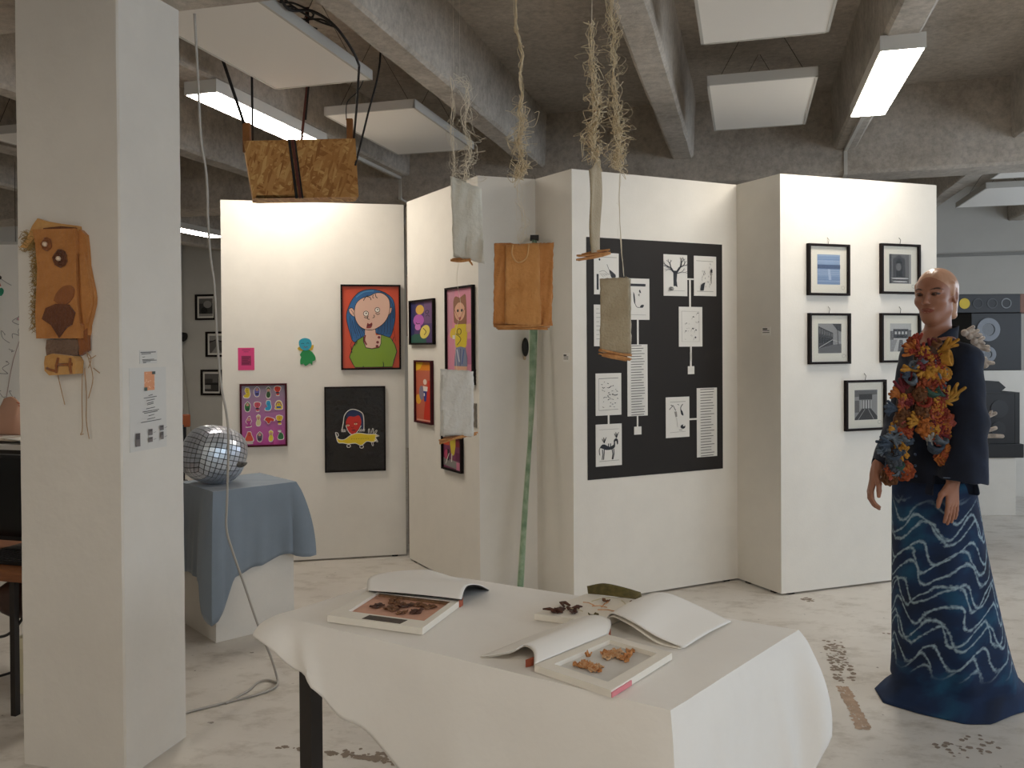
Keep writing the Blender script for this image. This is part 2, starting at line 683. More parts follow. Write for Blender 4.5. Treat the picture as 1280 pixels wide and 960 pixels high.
# window wall on the right: parapet, lintel, piers between five windows
WINS = [(-4.3, -2.2), (-1.6, 0.5), (1.1, 2.6), (3.4, 5.2), (5.9, 7.6), (8.2, 10.2)]
mb = MB()
bbox_(mb, X_R, X_R + .2, Y_F, BACK_Y, 0, .95)
bbox_(mb, X_R, X_R + .2, Y_F, BACK_Y, 2.75, Z_S)
edges = [Y_F] + [e for w in WINS for e in w] + [BACK_Y]
for i in range(0, len(edges), 2):
    if edges[i + 1] > edges[i]:
        bbox_(mb, X_R, X_R + .2, edges[i], edges[i + 1], .95, 2.75)
props(mb.build('wall_right', WALLP), 'window wall along the right side of the hall', 'wall', kind='structure')
WFRAME = M('window_frame_paint', '#d8d6d0', 0.4)
for k, (y0, y1) in enumerate(WINS):
    w = props(thing('window_%d' % (k + 1), 'large glazed window in the right side wall', 'window', B(X_R, (y0 + y1) / 2, .95), BROT), kind='structure')
    mb = MB()
    for (a, b_, z0, z1) in ((y0, y0 + .05, .95, 2.75), (y1 - .05, y1, .95, 2.75), (y0, y1, .95, 1.0), (y0, y1, 2.7, 2.75), ((y0 + y1) / 2 - .025, (y0 + y1) / 2 + .025, .95, 2.75)):
        bbox_(mb, X_R + .06, X_R + .12, a, b_, z0, z1)
    mb.build('window_frame', WFRAME, w)
    mb = MB(); mb.add([B(X_R + .09, y0 + .04, .99), B(X_R + .09, y0 + .04, 2.71), B(X_R + .09, y1 - .04, 2.71), B(X_R + .09, y1 - .04, .99)], [(0, 1, 2, 3)])
    mb.build('pane', M_glass(), w)
    ld = bpy.data.lights.new('window_right_offscreen', 'AREA')
    ld.shape = 'RECTANGLE'; ld.size = y1 - y0 - .1; ld.size_y = 1.7
    ld.energy = DAY_W; ld.color = DAY_C
    lo = bpy.data.objects.new('window_right_offscreen', ld); COL.objects.link(lo)
    R = Matrix((BY, Vector((0, 0, 1)), BX)).transposed()   # local -Z points into the room
    lo.matrix_world = Matrix.Translation(B(X_R + .05, (y0 + y1) / 2, 1.85)) @ R.to_4x4()

# trunking along the rear wall
mb = MB(); bbox_(mb, .5, X_R - .02, BACK_Y - .03, BACK_Y + .001, 2.55, 2.585)
props(mb.build('trim_1', M('trunking_grey', '#8d8b86', 0.5)), 'thin horizontal cable trunking along the far wall', 'trim', kind='structure')

# column --------------------------------------------------------------
COLM = M('white_painted_render', '#d6d0c6', 0.85, var=0.06, vscale=3.0, bump=0.35, bscale=14)
mb = MB()
n = 30
rnd = random.Random(5)
rows = []
for i in range(n + 1):
    z = (Z_G + .02) * i / n
    j = [rnd.uniform(-.0009, .0009) for _ in range(8)]
    e = 0.006
    rows.append([B(C_X0 + j[0], C_Y0 + e, z), B(C_X0 + e, C_Y0 + j[1], z), B(C_X1 - e, C_Y0 + j[2], z), B(C_X1 + j[3], C_Y0 + e, z),
                 B(C_X1 + j[4], C_Y1 - e, z), B(C_X1 - e, C_Y1 + j[5], z), B(C_X0 + e, C_Y1 + j[6], z), B(C_X0 + j[7], C_Y1 - e, z)])
mb.grid(rows, close_u=True)
column = props(mb.build('column', COLM), 'white painted rectangular concrete column carrying the girder', 'column', kind='structure')

# ceiling panels --------------------------------------------------------
PANELW = M('acoustic_panel_white', '#f1ede6', 0.9, bump=0.1, bscale=200)
ALU = M('panel_frame_grey', '#bdbab3', 0.5)
WIRE = M('steel_wire', '#3a3633', 0.4, metal=0.8)


def ceil_panel(nl, nr, fr, fl, z, label, length=None, wires=True, thick=.05, xr=None):
    """corners as seen (near left, near right, far right, far left) on height z"""
    P = [pz(*q, z) for q in (nl, nr, fr, fl)]
    C = [toB(p) for p in P]
    x0 = (C[0][0] + C[3][0]) / 2; x1 = (C[1][0] + C[2][0]) / 2
    y1 = (C[2][1] + C[3][1]) / 2; y0 = (C[0][1] + C[1][1]) / 2
    if xr: x0, x1 = xr; y1 = y0 + 1.1
    if length: y0 = y1 - length
    t = thing('ceiling_panel', label, 'ceiling panel', B((x0 + x1) / 2, (y0 + y1) / 2, z), BROT, 'white suspended acoustic panels')
    mb = MB(); bbox_(mb, x0 + .012, x1 - .012, y0 + .012, y1 - .012, z - .002, z + thick - .01)
    mb.build('board', PANELW, t)
    mb = MB()
    for a in ((x0, x1, y0, y0 + .014), (x0, x1, y1 - .014, y1), (x0, x0 + .014, y0, y1), (x1 - .014, x1, y0, y1)):
        bbox_(mb, *a, z - .004, z + thick)
    mb.build('frame', ALU, t)
    if wires:
        for yy in (y0 + .08, y1 - .08):
            for xx in (x0 + .06, x1 - .06):
                mb = MB(); mb.tube([B(xx, yy, z + thick - .005), B((x0 + x1) / 2, yy, Z_S + .01)], .0018, 4)
                mb.build('suspension_wire', WIRE, t)
    return t


ceil_panel((213, 40), (340, 10), (467, 101), (342, 110), 2.95, 'white ceiling panel above the chipboard box', length=1.15)
ceil_panel((407.5, 143), (523.6, 133.6), (588, 186), (495, 194), 2.95, 'white ceiling panel behind the one over the chipboard box')
ceil_panel((866, 0), (1048, -12), (1037.5, 40), (878, 55.7), 2.95, 'white ceiling panel next to the one hung on crossed wires', length=1.1)
ceil_panel((882, 106.4), (1021, 94), (1008.6, 154), (894, 163.7), 2.95, 'white ceiling panel hung on a triangle of wires between two beams')
ceil_panel((1230, 234), (1330, 231), (1300, 256), (1200, 258), 2.9, 'white ceiling panel in the far bay near the grey wall')
ceil_panel((1255, 213), (1345, 210), (1322, 221), (1238, 222), 2.95, 'white ceiling panel right behind the rear girder', length=.8)
ceil_panel((0, 166), (22, 165), (22, 165), (0, 166), 2.95, 'white ceiling panel seen beside the column', xr=(BEAMS[0] + .3, BEAMS[0] + .89))

# tube lights under the beams -------------------------------------------
LAMPM = M_emit('lit_diffuser', LAMP_C, LAMP_E)
LHOUS = M('lamp_housing_white', '#d8d5ce', 0.5)


def tube_light(bx, y0, y1, label, w=0.2, h=.07, name='tube_light'):
    t = thing(name, label, 'light', B(bx, (y0 + y1) / 2, Z_B - h), BROT, 'tube lights under the beams')
    mb = MB()
    bbox_(mb, bx - w / 2, bx + w / 2, y0, y1, Z_B - h + .004, Z_B + .005)
    mb.build('housing', LHOUS, t)
    for a, b_ in ((y0 - .006, y0 + .001), (y1 - .001, y1 + .006)):
        mb = MB(); bbox_(mb, bx - w / 2 - .002, bx + w / 2 + .002, a, b_, Z_B - h - .001, Z_B + .002)
        mb.build('end_cap', LHOUS, t)
    mb = MB(); bbox_(mb, bx - w / 2 + .008, bx + w / 2 - .008, y0 + .004, y1 - .004, Z_B - h - .004, Z_B - h + .006)
    mb.build('diffuser', LAMPM, t)
    return t


f0 = toB(pz(242, 118, 2.9)); f1 = toB(pz(1114, 63, 2.9))
tube_light(BEAMS[2], f0[1], f0[1] + 1.27, 'lit tube light under the beam behind the chipboard box')
tube_light(BEAMS[5], f1[1], f1[1] + 1.22, 'lit tube light above the panel of framed photographs')
f2 = toB(pz(226, 291, 2.9))
tube_light(BEAMS[0] - BEAM_S, f2[1] - .7, f2[1] + .5, 'lit tube light in the far bay near the three small photographs')
# the same two rows of lamps go on over the viewer's bay
for bi, yy in ((2, -1.2), (5, -1.0), (2, -3.6), (5, -3.6)):
    tube_light(BEAMS[bi], yy, yy + 1.22, 'lit tube light farther along the beams overhead', name='tube_light_offscreen')

# white trunking feeding the lamps
TRK = M('white_trunking', '#c9c5bd', 0.5)
def trunk(name, label, pts, w=.022):
    mb = MB()
    mb.tube(pts, w / 2, 4)
    return props(mb.build(name, TRK), label, 'cable duct', 'lamp cable ducts')
xb = BEAMS[5]
o = trunk('cable_duct', 'white cable duct running from the tube light down the girder by the framed photographs', [B(xb, f1[1] + 1.22, Z_B - .012), B(xb, GBY - .012, Z_B - .012), B(xb, GBY - .014, Z_G), B(xb, GBY + .2, Z_G - .012)], .035)
xb = BEAMS[2]
o = trunk('cable_duct', 'white cable duct running from the tube light to the girder by the chipboard box', [B(xb, f0[1] + 1.27, Z_B - .012), B(xb, GBY - .012, Z_B - .012), B(xb, GBY - .014, Z_G), B(xb, GBY + .2, Z_G - .012)], .035)
# ================================================================== DISPLAY PANELS
PH = 2.5


def g(px, py):
    p = pz(px, py, PH)
    return (p.x, p.y)


pA, pB_ = g(275.4, 249.7), g(504.5, 255.9)
pC, pD = g(508.5, 252.5), g(597, 219.5)
pE, pF, pG, pH, pI = g(669, 224), g(714.5, 211), g(920.5, 231), g(975, 217), g(1170.5, 231.5)


CHAIN = [Vector((*p, 0)) for p in (pC, pD, pE, pF, pG, pH, pI)]
TH = .045


def back_pt(k):
    """back corner of the folded screen behind CHAIN[k], mitred so that neighbouring boards meet without overlapping"""
    def nb(a, b):
        d = (b - a).normalized()
        return d, Vector((-d.y, d.x, 0))          # away from the viewer
    if k == 0:
        return CHAIN[0] + nb(CHAIN[0], CHAIN[1])[1] * TH
    if k == len(CHAIN) - 1:
        return CHAIN[k] + nb(CHAIN[k - 1], CHAIN[k])[1] * TH
    n0, n1 = nb(CHAIN[k - 1], CHAIN[k])[1], nb(CHAIN[k], CHAIN[k + 1])[1]
    m = (n0 + n1).normalized()
    return CHAIN[k] + m * (TH / m.dot(n0))


def panel(p, q, label, k=None):
    fc = Face(p, q)
    c = fc.P(fc.len / 2, 0, -TH / 2)
    t = thing('display_panel', label, 'display panel', c, math.atan2(fc.u.y, fc.u.x), 'white exhibition panels')
    if k is None:
        b0, b1 = fc.P(0, 0, -TH), fc.P(fc.len, 0, -TH)
    else:
        b0, b1 = back_pt(k), back_pt(k + 1)
    q4 = [fc.p, fc.q, b1, b0]
    mb = MB(); mb.hexa([Vector((v.x, v.y, .012)) for v in q4] + [Vector((v.x, v.y, PH)) for v in q4])
    mb.build('board', WHITE, t)
    for u in (.06, fc.len - .1):
        mb = MB(); slab(mb, fc, (u, 0, u + .04, .013), -TH * .85, -TH * .15)
        mb.build('foot', DARKMETAL, t)
    return fc, t


F1, tP1 = panel(pA, pB_, 'white display panel hung with the red portrait and the black poster')
F2, tP2 = panel(pC, pD, 'white display panel hung with four small bright pictures', 0)
F3, tP3 = panel(pD, pE, 'narrow display panel with the black oval, behind the green strip', 1)
F3b, tP3b = panel(pE, pF, 'narrow side panel between the green strip and the black banner', 2)
F4, tP4 = panel(pF, pG, 'white display panel carrying the big black banner', 3)
F4s, tP4s = panel(pG, pH, 'narrow side panel between the banner and the framed photographs', 4)
F5, tP5 = panel(pH, pI, 'white display panel carrying the five framed photographs', 5)

# hinge line between the first two panels
STEEL = M('hinge_steel', '#6d665d', 0.4, metal=0.6)
for (y0, y1, nm) in ((258, 330, 'upper hinge'), (345, 420, 'middle hinge'), (560, 680, 'lower hinge')):
    u_, v1_ = F2.uv(509.5, y0); _, v0_ = F2.uv(510, y1)
    mb = MB(); slab(mb, F2, (-.028, v0_, -.002, v1_), -.03, -.004)
    mb.build('hinge', STEEL, tP2)

# small things stuck on the panels
def caption(face, px, py, w, h, label, rows=3):
    u, v = face.uv(px, py)
    t = thing('caption_card', label, 'caption', face.P(u, v - h / 2, .001), math.atan2(face.u.y, face.u.x), 'small caption cards')
    r = (u - w / 2, v - h / 2, u + w / 2, v + h / 2)
    mb = MB(); slab(mb, face, r, -.0005, .002); mb.build('card', PAPER, t)
    pc = Pic(face, r, (0, 0, 10, 10), .002, t)
    rnd = random.Random(int(px))
    for i in range(rows):
        y = 1.5 + i * 7 / rows
        pc.rectf(1, y, rnd.uniform(5, 9), y + (1.6 if i == 0 else .8), BLACK)
    pc.build('lettering')
    return t


caption(F4s, 958, 414, .075, .05, 'small white caption card on the narrow panel beside the framed photographs')
caption(F3b, 708, 447, .06, .05, 'small white caption card on the narrow panel beside the black banner')

# black oval object in the niche
u, v = F3.uv(655.5, 434)
t = thing('oval_pod', 'black oval pod with a pale tip on the niche panel', 'sculpture', F3.P(u, v - .06, .01))
mb = MB()
R3 = Matrix((F3.u, F3.n, F3.up)).transposed()
mb.ball(F3.P(u, v, .0155), (.022, .016, .058), 14, 10, R3); mb.build('pod', M('black_gloss', '#191512', 0.3), t, smooth=True)
mb = MB(); mb.ball(F3.P(u - .003, v - .062, .012), (.009, .008, .016), 8, 6, R3); mb.build('tip', M('pale_bone', '#c8b49c', .6), t, smooth=True)

# long green and cream strip leaning in the niche
def strip_mat():
    m, N, L, p = node_mat('green_felt')
    tc = N.new('ShaderNodeTexCoord')
    n = N.new('ShaderNodeTexNoise'); n.inputs['Scale'].default_value = 14; n.inputs['Detail'].default_value = 6
    L.new(tc.outputs['Object'], n.inputs['Vector'])
    r = ramp(N, [(0.3, '#6a8567'), (0.5, '#8ea385'), (0.7, '#b4c0a6')])
    L.new(n.outputs['Fac'], r.inputs['Fac']); L.new(r.outputs['Color'], p.inputs['Base Color'])
    p.inputs['Roughness'].default_value = .95
    return m


top = at(668, 300, pE[1] - .10); mid = at(664, 520, pE[1] - .16); bot = pz(649, 757, 0.005)
t = thing('felt_strip', 'long narrow green felt strip with pale edges leaning in the niche', 'textile', bot)
ax = smooth_pts([top, at(667, 400, pE[1] - .13), mid, at(656, 640, pE[1] - .2), bot], 8)
wid = [.022, .03, .034, .036, .04, .042, .042, .042, .044, .044, .044, .042, .04, .036, .034, .03, .026, .022, .02, .02, .022, .024, .024, .026, .028, .028, .028, .03, .03, .032, .032, .032, .03]
sx = Vector((.9, .3, 0)).normalized()
mb = MB()
mb.grid([[p - sx * w * .5, p + Vector((0, -.012, 0)), p + sx * w * .5] for p, w in zip(ax, wid)])
mb.build('felt', strip_mat(), t, smooth=True, solid=.004)
for s in (-1, 1):
    mb = MB(); mb.tube([p + sx * w * .52 * s for p, w in zip(ax, wid)], .0045, 5)
    mb.build('edge', M('pale_green_cord', '#c6cdb4', .9), t, smooth=True)
mb = MB(); mb.cbox(top + Vector((0, .0, .012)), (.05, 0, 0), (0, .09, 0), (0, 0, .025)); mb.build('hook', DARKMETAL, t)

# ================================================================== PICTURES ON THE FIRST PANEL
C_ = lambda h, r=.55, coat=0: M('ink_' + h.strip('#') + ('_c' if coat else ''), h, r, coat=coat)
FRB = M('frame_black', '#1b1413', 0.65, spec=.15)
FRR = M('frame_dark_red', '#47161f', 0.6, spec=.2)


def framed(face, tl, tr, br, bl, name, label, cat, fw=.012, fd=.022, fmat=None, back=None, box=None, group=None, glass=False, inset=None):
    r = face.rect(tl, tr, br, bl)
    t = thing(name, label, cat, face.P((r[0] + r[2]) / 2, r[1], 0), math.atan2(face.u.y, face.u.x), group)
    mb = MB(); frame_bars(mb, face, r, fw, -.001, fd); mb.build('frame', fmat or FRB, t)
    ri = shrink(r, fw * .8)
    mb = MB(); slab(mb, face, ri, .001, .008); mb.build('backing', back or PAPER, t)
    if glass:
        mb = MB(); mb.add([face.P(ri[0], ri[1], fd - .007), face.P(ri[2], ri[1], fd - .007), face.P(ri[2], ri[3], fd - .007), face.P(ri[0], ri[3], fd - .007)], [(0, 1, 2, 3)]); mb.build('glass', M_glass(), t)
    rp = shrink(r, fw)
    return t, rp, Pic(face, rp, box or (0, 0, 1, 1), .0081, t)


# --- red portrait (coordinates of an enlarged view)
INK = C_('#191a22')
t, r, pc = framed(F1, (424, 356), (499.5, 356), (502, 461), (428, 463), 'portrait_poster', 'framed red poster of a blue haired figure in a lime green top', 'picture', box=(175, 120, 690, 832))
pc.rectf(175, 120, 690, 832, C_('#cf4a26', .5, .6))
HB, HB2 = C_('#2a66a0', .5, .6), C_('#184570', .5, .6)
SK = C_('#e0b7a2', .5, .6)
hair = [(380, 545), (375, 590), (275, 605), (240, 520), (215, 430), (212, 360), (235, 290), (275, 220), (340, 165), (430, 145), (520, 158), (590, 190), (640, 240), (655, 330), (650, 430), (610, 560), (540, 545), (475, 525), (470, 480)]
pc.poly(hair, HB, 3)
pc.line(hair, 6, INK, 3, closed=True)
for k in range(14):
    x = 232 + k * 11
    pc.line([(x + 10, 380 + (k % 4) * 18), (x + 16, 470), (x + 30 + k * 3, 575 - (k % 3) * 22)], 4, HB2 if k % 2 else INK, 4)
for k in range(10):
    x = 500 + k * 14
    pc.line([(x + 4, 470 - k * 16), (x, 500), (x - 8, 540)], 4, HB2 if k % 2 else INK, 3)
pc.line([(520, 165), (590, 205), (635, 290), (640, 400)], 8, HB2, 4)
pc.line([(300, 215), (370, 170), (460, 160)], 8, C_('#4b93c4', .5, .6), 4)
pc.poly([(235, 315), (262, 308), (285, 330), (290, 380), (262, 372), (240, 345)], SK, 4); pc.line([(262, 376), (238, 348), (233, 320), (262, 308), (286, 335)], 6, INK, 4)
pc.line([(250, 325), (268, 345), (275, 368)], 4, INK, 3)
pc.poly([(585, 345), (608, 310), (622, 300), (620, 340), (598, 372)], SK, 4); pc.line([(590, 375), (618, 345), (624, 302), (606, 312)], 5, INK, 4)
neck = [(378, 490), (470, 490), (476, 545), (525, 545), (520, 640), (440, 660), (378, 650), (360, 560), (378, 545)]
pc.poly(neck, SK)
face_o = [(430, 200), (480, 178), (540, 180), (595, 225), (608, 300), (590, 380), (545, 445), (470, 492), (400, 500), (335, 472), (295, 415), (283, 340), (300, 270), (350, 225)]
pc.poly(face_o, SK, 4); pc.line(face_o, 5, INK, 4, closed=True)
top_ = [(365, 555), (305, 590), (270, 640), (235, 735), (262, 790), (285, 826), (625, 826), (640, 770), (668, 690), (650, 630), (612, 570), (525, 542), (522, 620), (505, 655), (440, 665), (385, 655), (362, 600)]
pc.poly(top_, C_('#7d9d1c', .5, .6)); pc.line(top_, 6, INK, closed=True)
pc.line([(380, 545), (372, 590), (392, 630)], 14, C_('#7c2222', .5, .6), 4)
for x, y in ((505, 565), (492, 608), (487, 642)):
    pc.ell(x, y, 13, 12, C_('#7c2222', .5, .6))
for cx, cy, rr in ((388, 358, 23), (492, 325, 22)):
    pc.ell(cx, cy, rr, rr * .95, C_('#efe4d8', .5, .6)); pc.ring(cx, cy, rr, rr * .95, 5, INK); pc.ell(cx + 2, cy - 3, 6, 6, INK)
pc.line([(370, 390), (395, 395), (408, 378), (400, 402), (420, 408)], 6, INK, 2)
pc.line([(448, 395), (465, 385), (458, 368)], 6, INK, 2)
pc.line([(475, 352), (495, 366), (515, 355)], 5, INK, 3)
LIP = C_('#8e2b22', .5, .6)
pc.poly([(390, 485), (400, 440), (418, 448), (440, 436), (445, 455), (430, 482)], LIP, 3); pc.line([(395, 468), (415, 458), (440, 456)], 5, INK, 3)
for pts in ([(365, 245), (385, 215), (405, 200)], [(385, 210), (425, 215), (435, 240)], [(455, 195), (450, 215), (460, 222)], [(475, 185), (480, 210), (495, 222)]):
    pc.line(pts, 6, INK, 3)
for pts in ([(540, 780), (545, 800), (543, 826)], [(355, 826), (360, 815), (366, 826)], [(290, 600), (285, 640)], [(305, 590), (300, 625)], [(250, 640), (258, 700)], [(640, 560), (628, 600)]):
    pc.line(pts, 6, INK)
pc.line([(258, 600), (240, 640)], 5, C_('#8a2b1e', .5, .6)); pc.line([(640, 480), (655, 600)], 5, C_('#8a2b1e', .5, .6))
pc.build()

# --- sheet of sixteen stickers (coords: enlarged view 290..500 x 460..610, scale 6.095)
def grad_mat(name, c_top, c_bot, face, v0, v1):
    m, N, L, p = node_mat(name)
    g_ = N.new('ShaderNodeNewGeometry')
    s = N.new('ShaderNodeSeparateXYZ'); L.new(g_.outputs['Position'], s.inputs[0])
    r = N.new('ShaderNodeMapRange'); r.inputs['From Min'].default_value = v0; r.inputs['From Max'].default_value = v1
    L.new(s.outputs['Z'], r.inputs['Value'])
    cr = ramp(N, [(0.0, c_bot), (0.5, '#b070a4'), (1.0, c_top)])
    L.new(r.outputs['Result'], cr.inputs['Fac']); L.new(cr.outputs['Color'], p.inputs['Base Color'])
    p.inputs['Roughness'].default_value = .45
    return m


t, r, pc = framed(F1, (298.5, 480.5), (357.5, 478.5), (360.5, 556.5), (302, 559.5), 'sticker_poster', 'framed pink and grey poster of sixteen small cartoon figures', 'picture', fmat=FRR, box=(60, 122, 424, 602))
pc.rectf(60, 122, 424, 602, grad_mat('pink_grey_print', '#8d8792', '#c44a9c', F1, r[1], r[3]))
WO = C_('#e6e0d8')
stick = [
    (105, 180, '#dcc22c', 'wave'), (188, 172, '#6a66b0', 'oval'), (283, 178, '#31552e', 'tall'), (360, 165, '#d23a26', 'balloon'),
    (108, 292, '#256b34', 'oval'), (190, 290, '#cf5566', 'balloon'), (282, 285, '#2f9fcc', 'wave'), (368, 285, '#e0c22a', 'arch'),
    (117, 412, '#b2458e', 'heart'), (198, 400, '#d8cf9a', 'tall'), (288, 405, '#cf4026', 'wide'), (374, 400, '#dcb42c', 'balloon'),
    (120, 530, '#d2503c', 'blob'), (208, 535, '#5a5064', 'oval'), (302, 528, '#e2cf3a', 'tall'), (383, 520, '#2f6e40', 'low')]
for (x, y, c, kind) in stick:
    m = C_(c)
    dk = C_('#2c2a3c')
    if kind == 'wave':
        q = [(-12, -38), (14, -36), (20, -8), (24, 14), (10, 38), (-22, 36), (-26, 20), (-8, 8), (-18, -14)]
    elif kind == 'oval':
        q = [(0, -38), (20, -20), (20, 10), (12, 34), (-10, 36), (-22, 14), (-20, -18)]
    elif kind == 'tall':
        q = [(0, -42), (16, -28), (12, -4), (18, 18), (10, 42), (-12, 42), (-18, 18), (-10, -4), (-16, -28)]
    elif kind == 'balloon':
        q = [(0, -34), (24, -26), (24, -6), (10, 16), (14, 36), (-10, 36), (-8, 14), (-24, -4), (-22, -28)]
    elif kind == 'arch':
        q = [(-24, 10), (-26, -12), (-10, -34), (14, -34), (28, -10), (30, 26), (4, 32), (-28, 28)]
    elif kind == 'heart':
        q = [(-4, -36), (10, -40), (14, -20), (22, -4), (12, 16), (20, 36), (-22, 40), (-8, 18), (-22, 0)]
    elif kind == 'wide':
        q = [(-38, -4), (-22, -26), (6, -24), (40, -10), (36, 6), (14, 4), (2, 24), (-10, 24), (-20, 8)]
    elif kind == 'blob':
        q = [(-12, -34), (12, -34), (18, -12), (30, 14), (28, 36), (-28, 36), (-30, 14), (-18, -12)]
    else:
        q = [(-8, -14), (14, -10), (24, 14), (20, 36), (-12, 38), (-22, 20)]
    pc.poly([(x + a * 1.22, y + b * 1.16) for a, b in q], WO, 3)
    pc.poly([(x + a, y + b) for a, b in q], m, 3)
    if kind in ('oval', 'balloon', 'tall', 'heart'):
        pc.ell(x, y - 16, 12, 13, C_('#d9a08c') if kind != 'balloon' else m)
    if kind in ('oval', 'balloon'):
        pc.rectf(x - 13, y + 12, x + 13, y + 24, dk)
    pc.line([(x - 6, y - 18), (x - 2, y - 18)], 4, dk); pc.line([(x + 3, y - 18), (x + 7, y - 18)], 4, dk); pc.line([(x - 5, y - 6), (x + 6, y - 6)], 3, dk)
    if kind == 'arch':
        pc.line([(x - 22, y + 2), (x - 12, y - 22), (x + 12, y - 22), (x + 24, y + 2)], 6, C_('#7c2c86'), 4)
        pc.rectf(x - 18, y + 8, x + 20, y + 22, C_('#2c5ca8'))
pc.ell(375, 492, 16, 10, WO); pc.line([(362, 490), (375, 484), (388, 492)], 3, C_('#555555'), 3)
pc.rectf(90, 568, 152, 592, C_('#c8b8b4'))
pc.build()

# --- black poster with the red faced creature (same enlarged view)
BK = M('black_foil_print', '#17120f', 0.14, bump=1.0, bscale=6, spec=0.6)
t, r, pc = framed(F1, (404.5, 484), (480.5, 482), (483, 587), (407, 591), 'black_poster', 'framed black poster of a red faced creature with a yellow body', 'picture', box=(704, 140, 1172, 800), fw=.01)
pc.rectf(704, 140, 1172, 800, BK)
hr = [(865, 370), (880, 335), (925, 318), (975, 335), (1000, 380), (1003, 430), (1000, 480), (985, 485), (985, 440), (940, 380), (890, 390)]
out = [(830, 480), (842, 420), (850, 365), (880, 325), (925, 312), (985, 335), (1006, 375), (1008, 480)]
pc.poly(hr, C_('#1c2a56'), 3)
pc.line(out, 6, WO, 4)
fcp = [(868, 395), (890, 368), (930, 372), (968, 362), (985, 395), (985, 430), (962, 475), (930, 508), (905, 508), (875, 470), (862, 430)]
pc.poly(fcp, C_('#c9281c'), 3)
pc.line([(862, 440), (880, 485), (905, 512), (935, 512), (965, 480), (985, 445)], 5, WO, 4)
pc.ell(880, 440, 13, 6, C_('#e8d8a8')); pc.ell(942, 430, 13, 6, C_('#e8d8a8'))
for e in ((880, 440), (942, 430)): pc.ell(e[0], e[1], 4, 4, INK)
pc.line([(862, 428), (892, 428)], 4, C_('#6e130e'), 2); pc.line([(928, 418), (962, 418)], 4, C_('#6e130e'))
pc.line([(905, 455), (918, 462), (928, 452)], 4, C_('#6e130e'), 3)
pc.ell(924, 480, 16, 7, C_('#7e1512'))
for x in (835, 848, 858, 978, 994, 1010):
    pc.line([(x - 6, 470), (x - 8, 486), (x, 490), (x + 4, 474)], 4, WO, 3)
bod = [(785, 530), (780, 498), (800, 545), (850, 552), (900, 520), (960, 503), (1040, 515), (1100, 515), (1118, 530), (1100, 545), (1112, 560), (1080, 580), (1030, 572), (985, 605), (940, 585), (880, 588), (840, 580), (800, 575)]
pc.poly(bod, C_('#dfc21c'), 3); pc.line(bod, 5, WO, 3, closed=True)
pc.line([(778, 495), (785, 528), (803, 520), (795, 497), (778, 495)], 5, WO, 2)
for (x, y) in ((884, 605), (988, 614)):
    pc.ring(x, y, 15, 12, 5, WO)
for (x, y, a) in ((1050, 492, -1.6), (1078, 490, -1.4), (1102, 500, -.9), (1112, 530, 0), (1105, 565, .7), (1076, 590, 1.3)):
    dx, dy = math.cos(a) * 14, math.sin(a) * 16
    pc.line([(x - dy * .4 - dx, y + dx * .4 - dy), (x - dy * .3 + dx, y + dx * .3 + dy), (x + dy * .3 + dx, y - dx * .3 + dy), (x + dy * .4 - dx, y - dx * .4 - dy)], 4, WO, 4)
for k in range(8):
    x = 905 + k * 19
    pc.line([(x, 552 - (k % 2) * 4), (x + 9, 546 + (k % 2) * 4)], 3, C_('#5d4a10'))
pc.build()

# --- pink note and green cut-out figure
def flat(face, tl, tr, br, bl, name, label, cat, mat, th=.002, box=(0, 0, 1, 1)):
    r = face.rect(tl, tr, br, bl)
    t = thing(name, label, cat, face.P((r[0] + r[2]) / 2, r[1], 0), math.atan2(face.u.y, face.u.x))
    mb = MB(); slab(mb, face, r, -.0005, th); mb.build('sheet', mat, t)
    return t, r, Pic(face, r, box, th, t)


t, r, pc = flat(F1, (297, 435), (317.5, 434.5), (318.5, 462.5), (298, 463), 'pink_note', 'small bright pink note with a dark printed block', 'note', M('pink_paper', '#d8447f', .7), box=(0, 0, 20, 28))
pc.rectf(4, 10, 16, 22, C_('#9c2c5c'))
for k in range(5): pc.rectf(5, 11 + k * 2.1, 15 - (k % 3) * 1.5, 12 + k * 2.1, C_('#6a1840'))
pc.rectf(5, 2, 15, 3.2, C_('#a83466')); pc.rectf(7, 4.5, 13, 5.5, C_('#a83466'))
pc.build('lettering')

u, v = F1.uv(383, 440)
t = thing('paper_figure', 'cut out paper figure with a blue face and green dress', 'cut out', F1.P(u, v - .09, .005), math.atan2(F1.u.y, F1.u.x))


def cut(face, pts, d0, d1, mat, name, parent, sm=3):
    """extruded outline from pixel points"""
    q = [face.uv(*p) for p in pts]
    if sm:
        q = [(p.x, p.y) for p in smooth_pts([(a, b, 0) for a, b in q + [q[0]]], sm)[:-1]]
    a = sum(q[i][0] * q[(i + 1) % len(q)][1] - q[(i + 1) % len(q)][0] * q[i][1] for i in range(len(q)))
    if a < 0: q = q[::-1]
    n = len(q)
    mb = MB()
    mb.add([face.P(x, y, d0) for x, y in q] + [face.P(x, y, d1) for x, y in q],
           [tuple(range(n))[::-1], tuple(range(n, 2 * n))] + [(i, (i + 1) % n, n + (i + 1) % n, n + i) for i in range(n)])
    return mb.build(name, mat, parent)


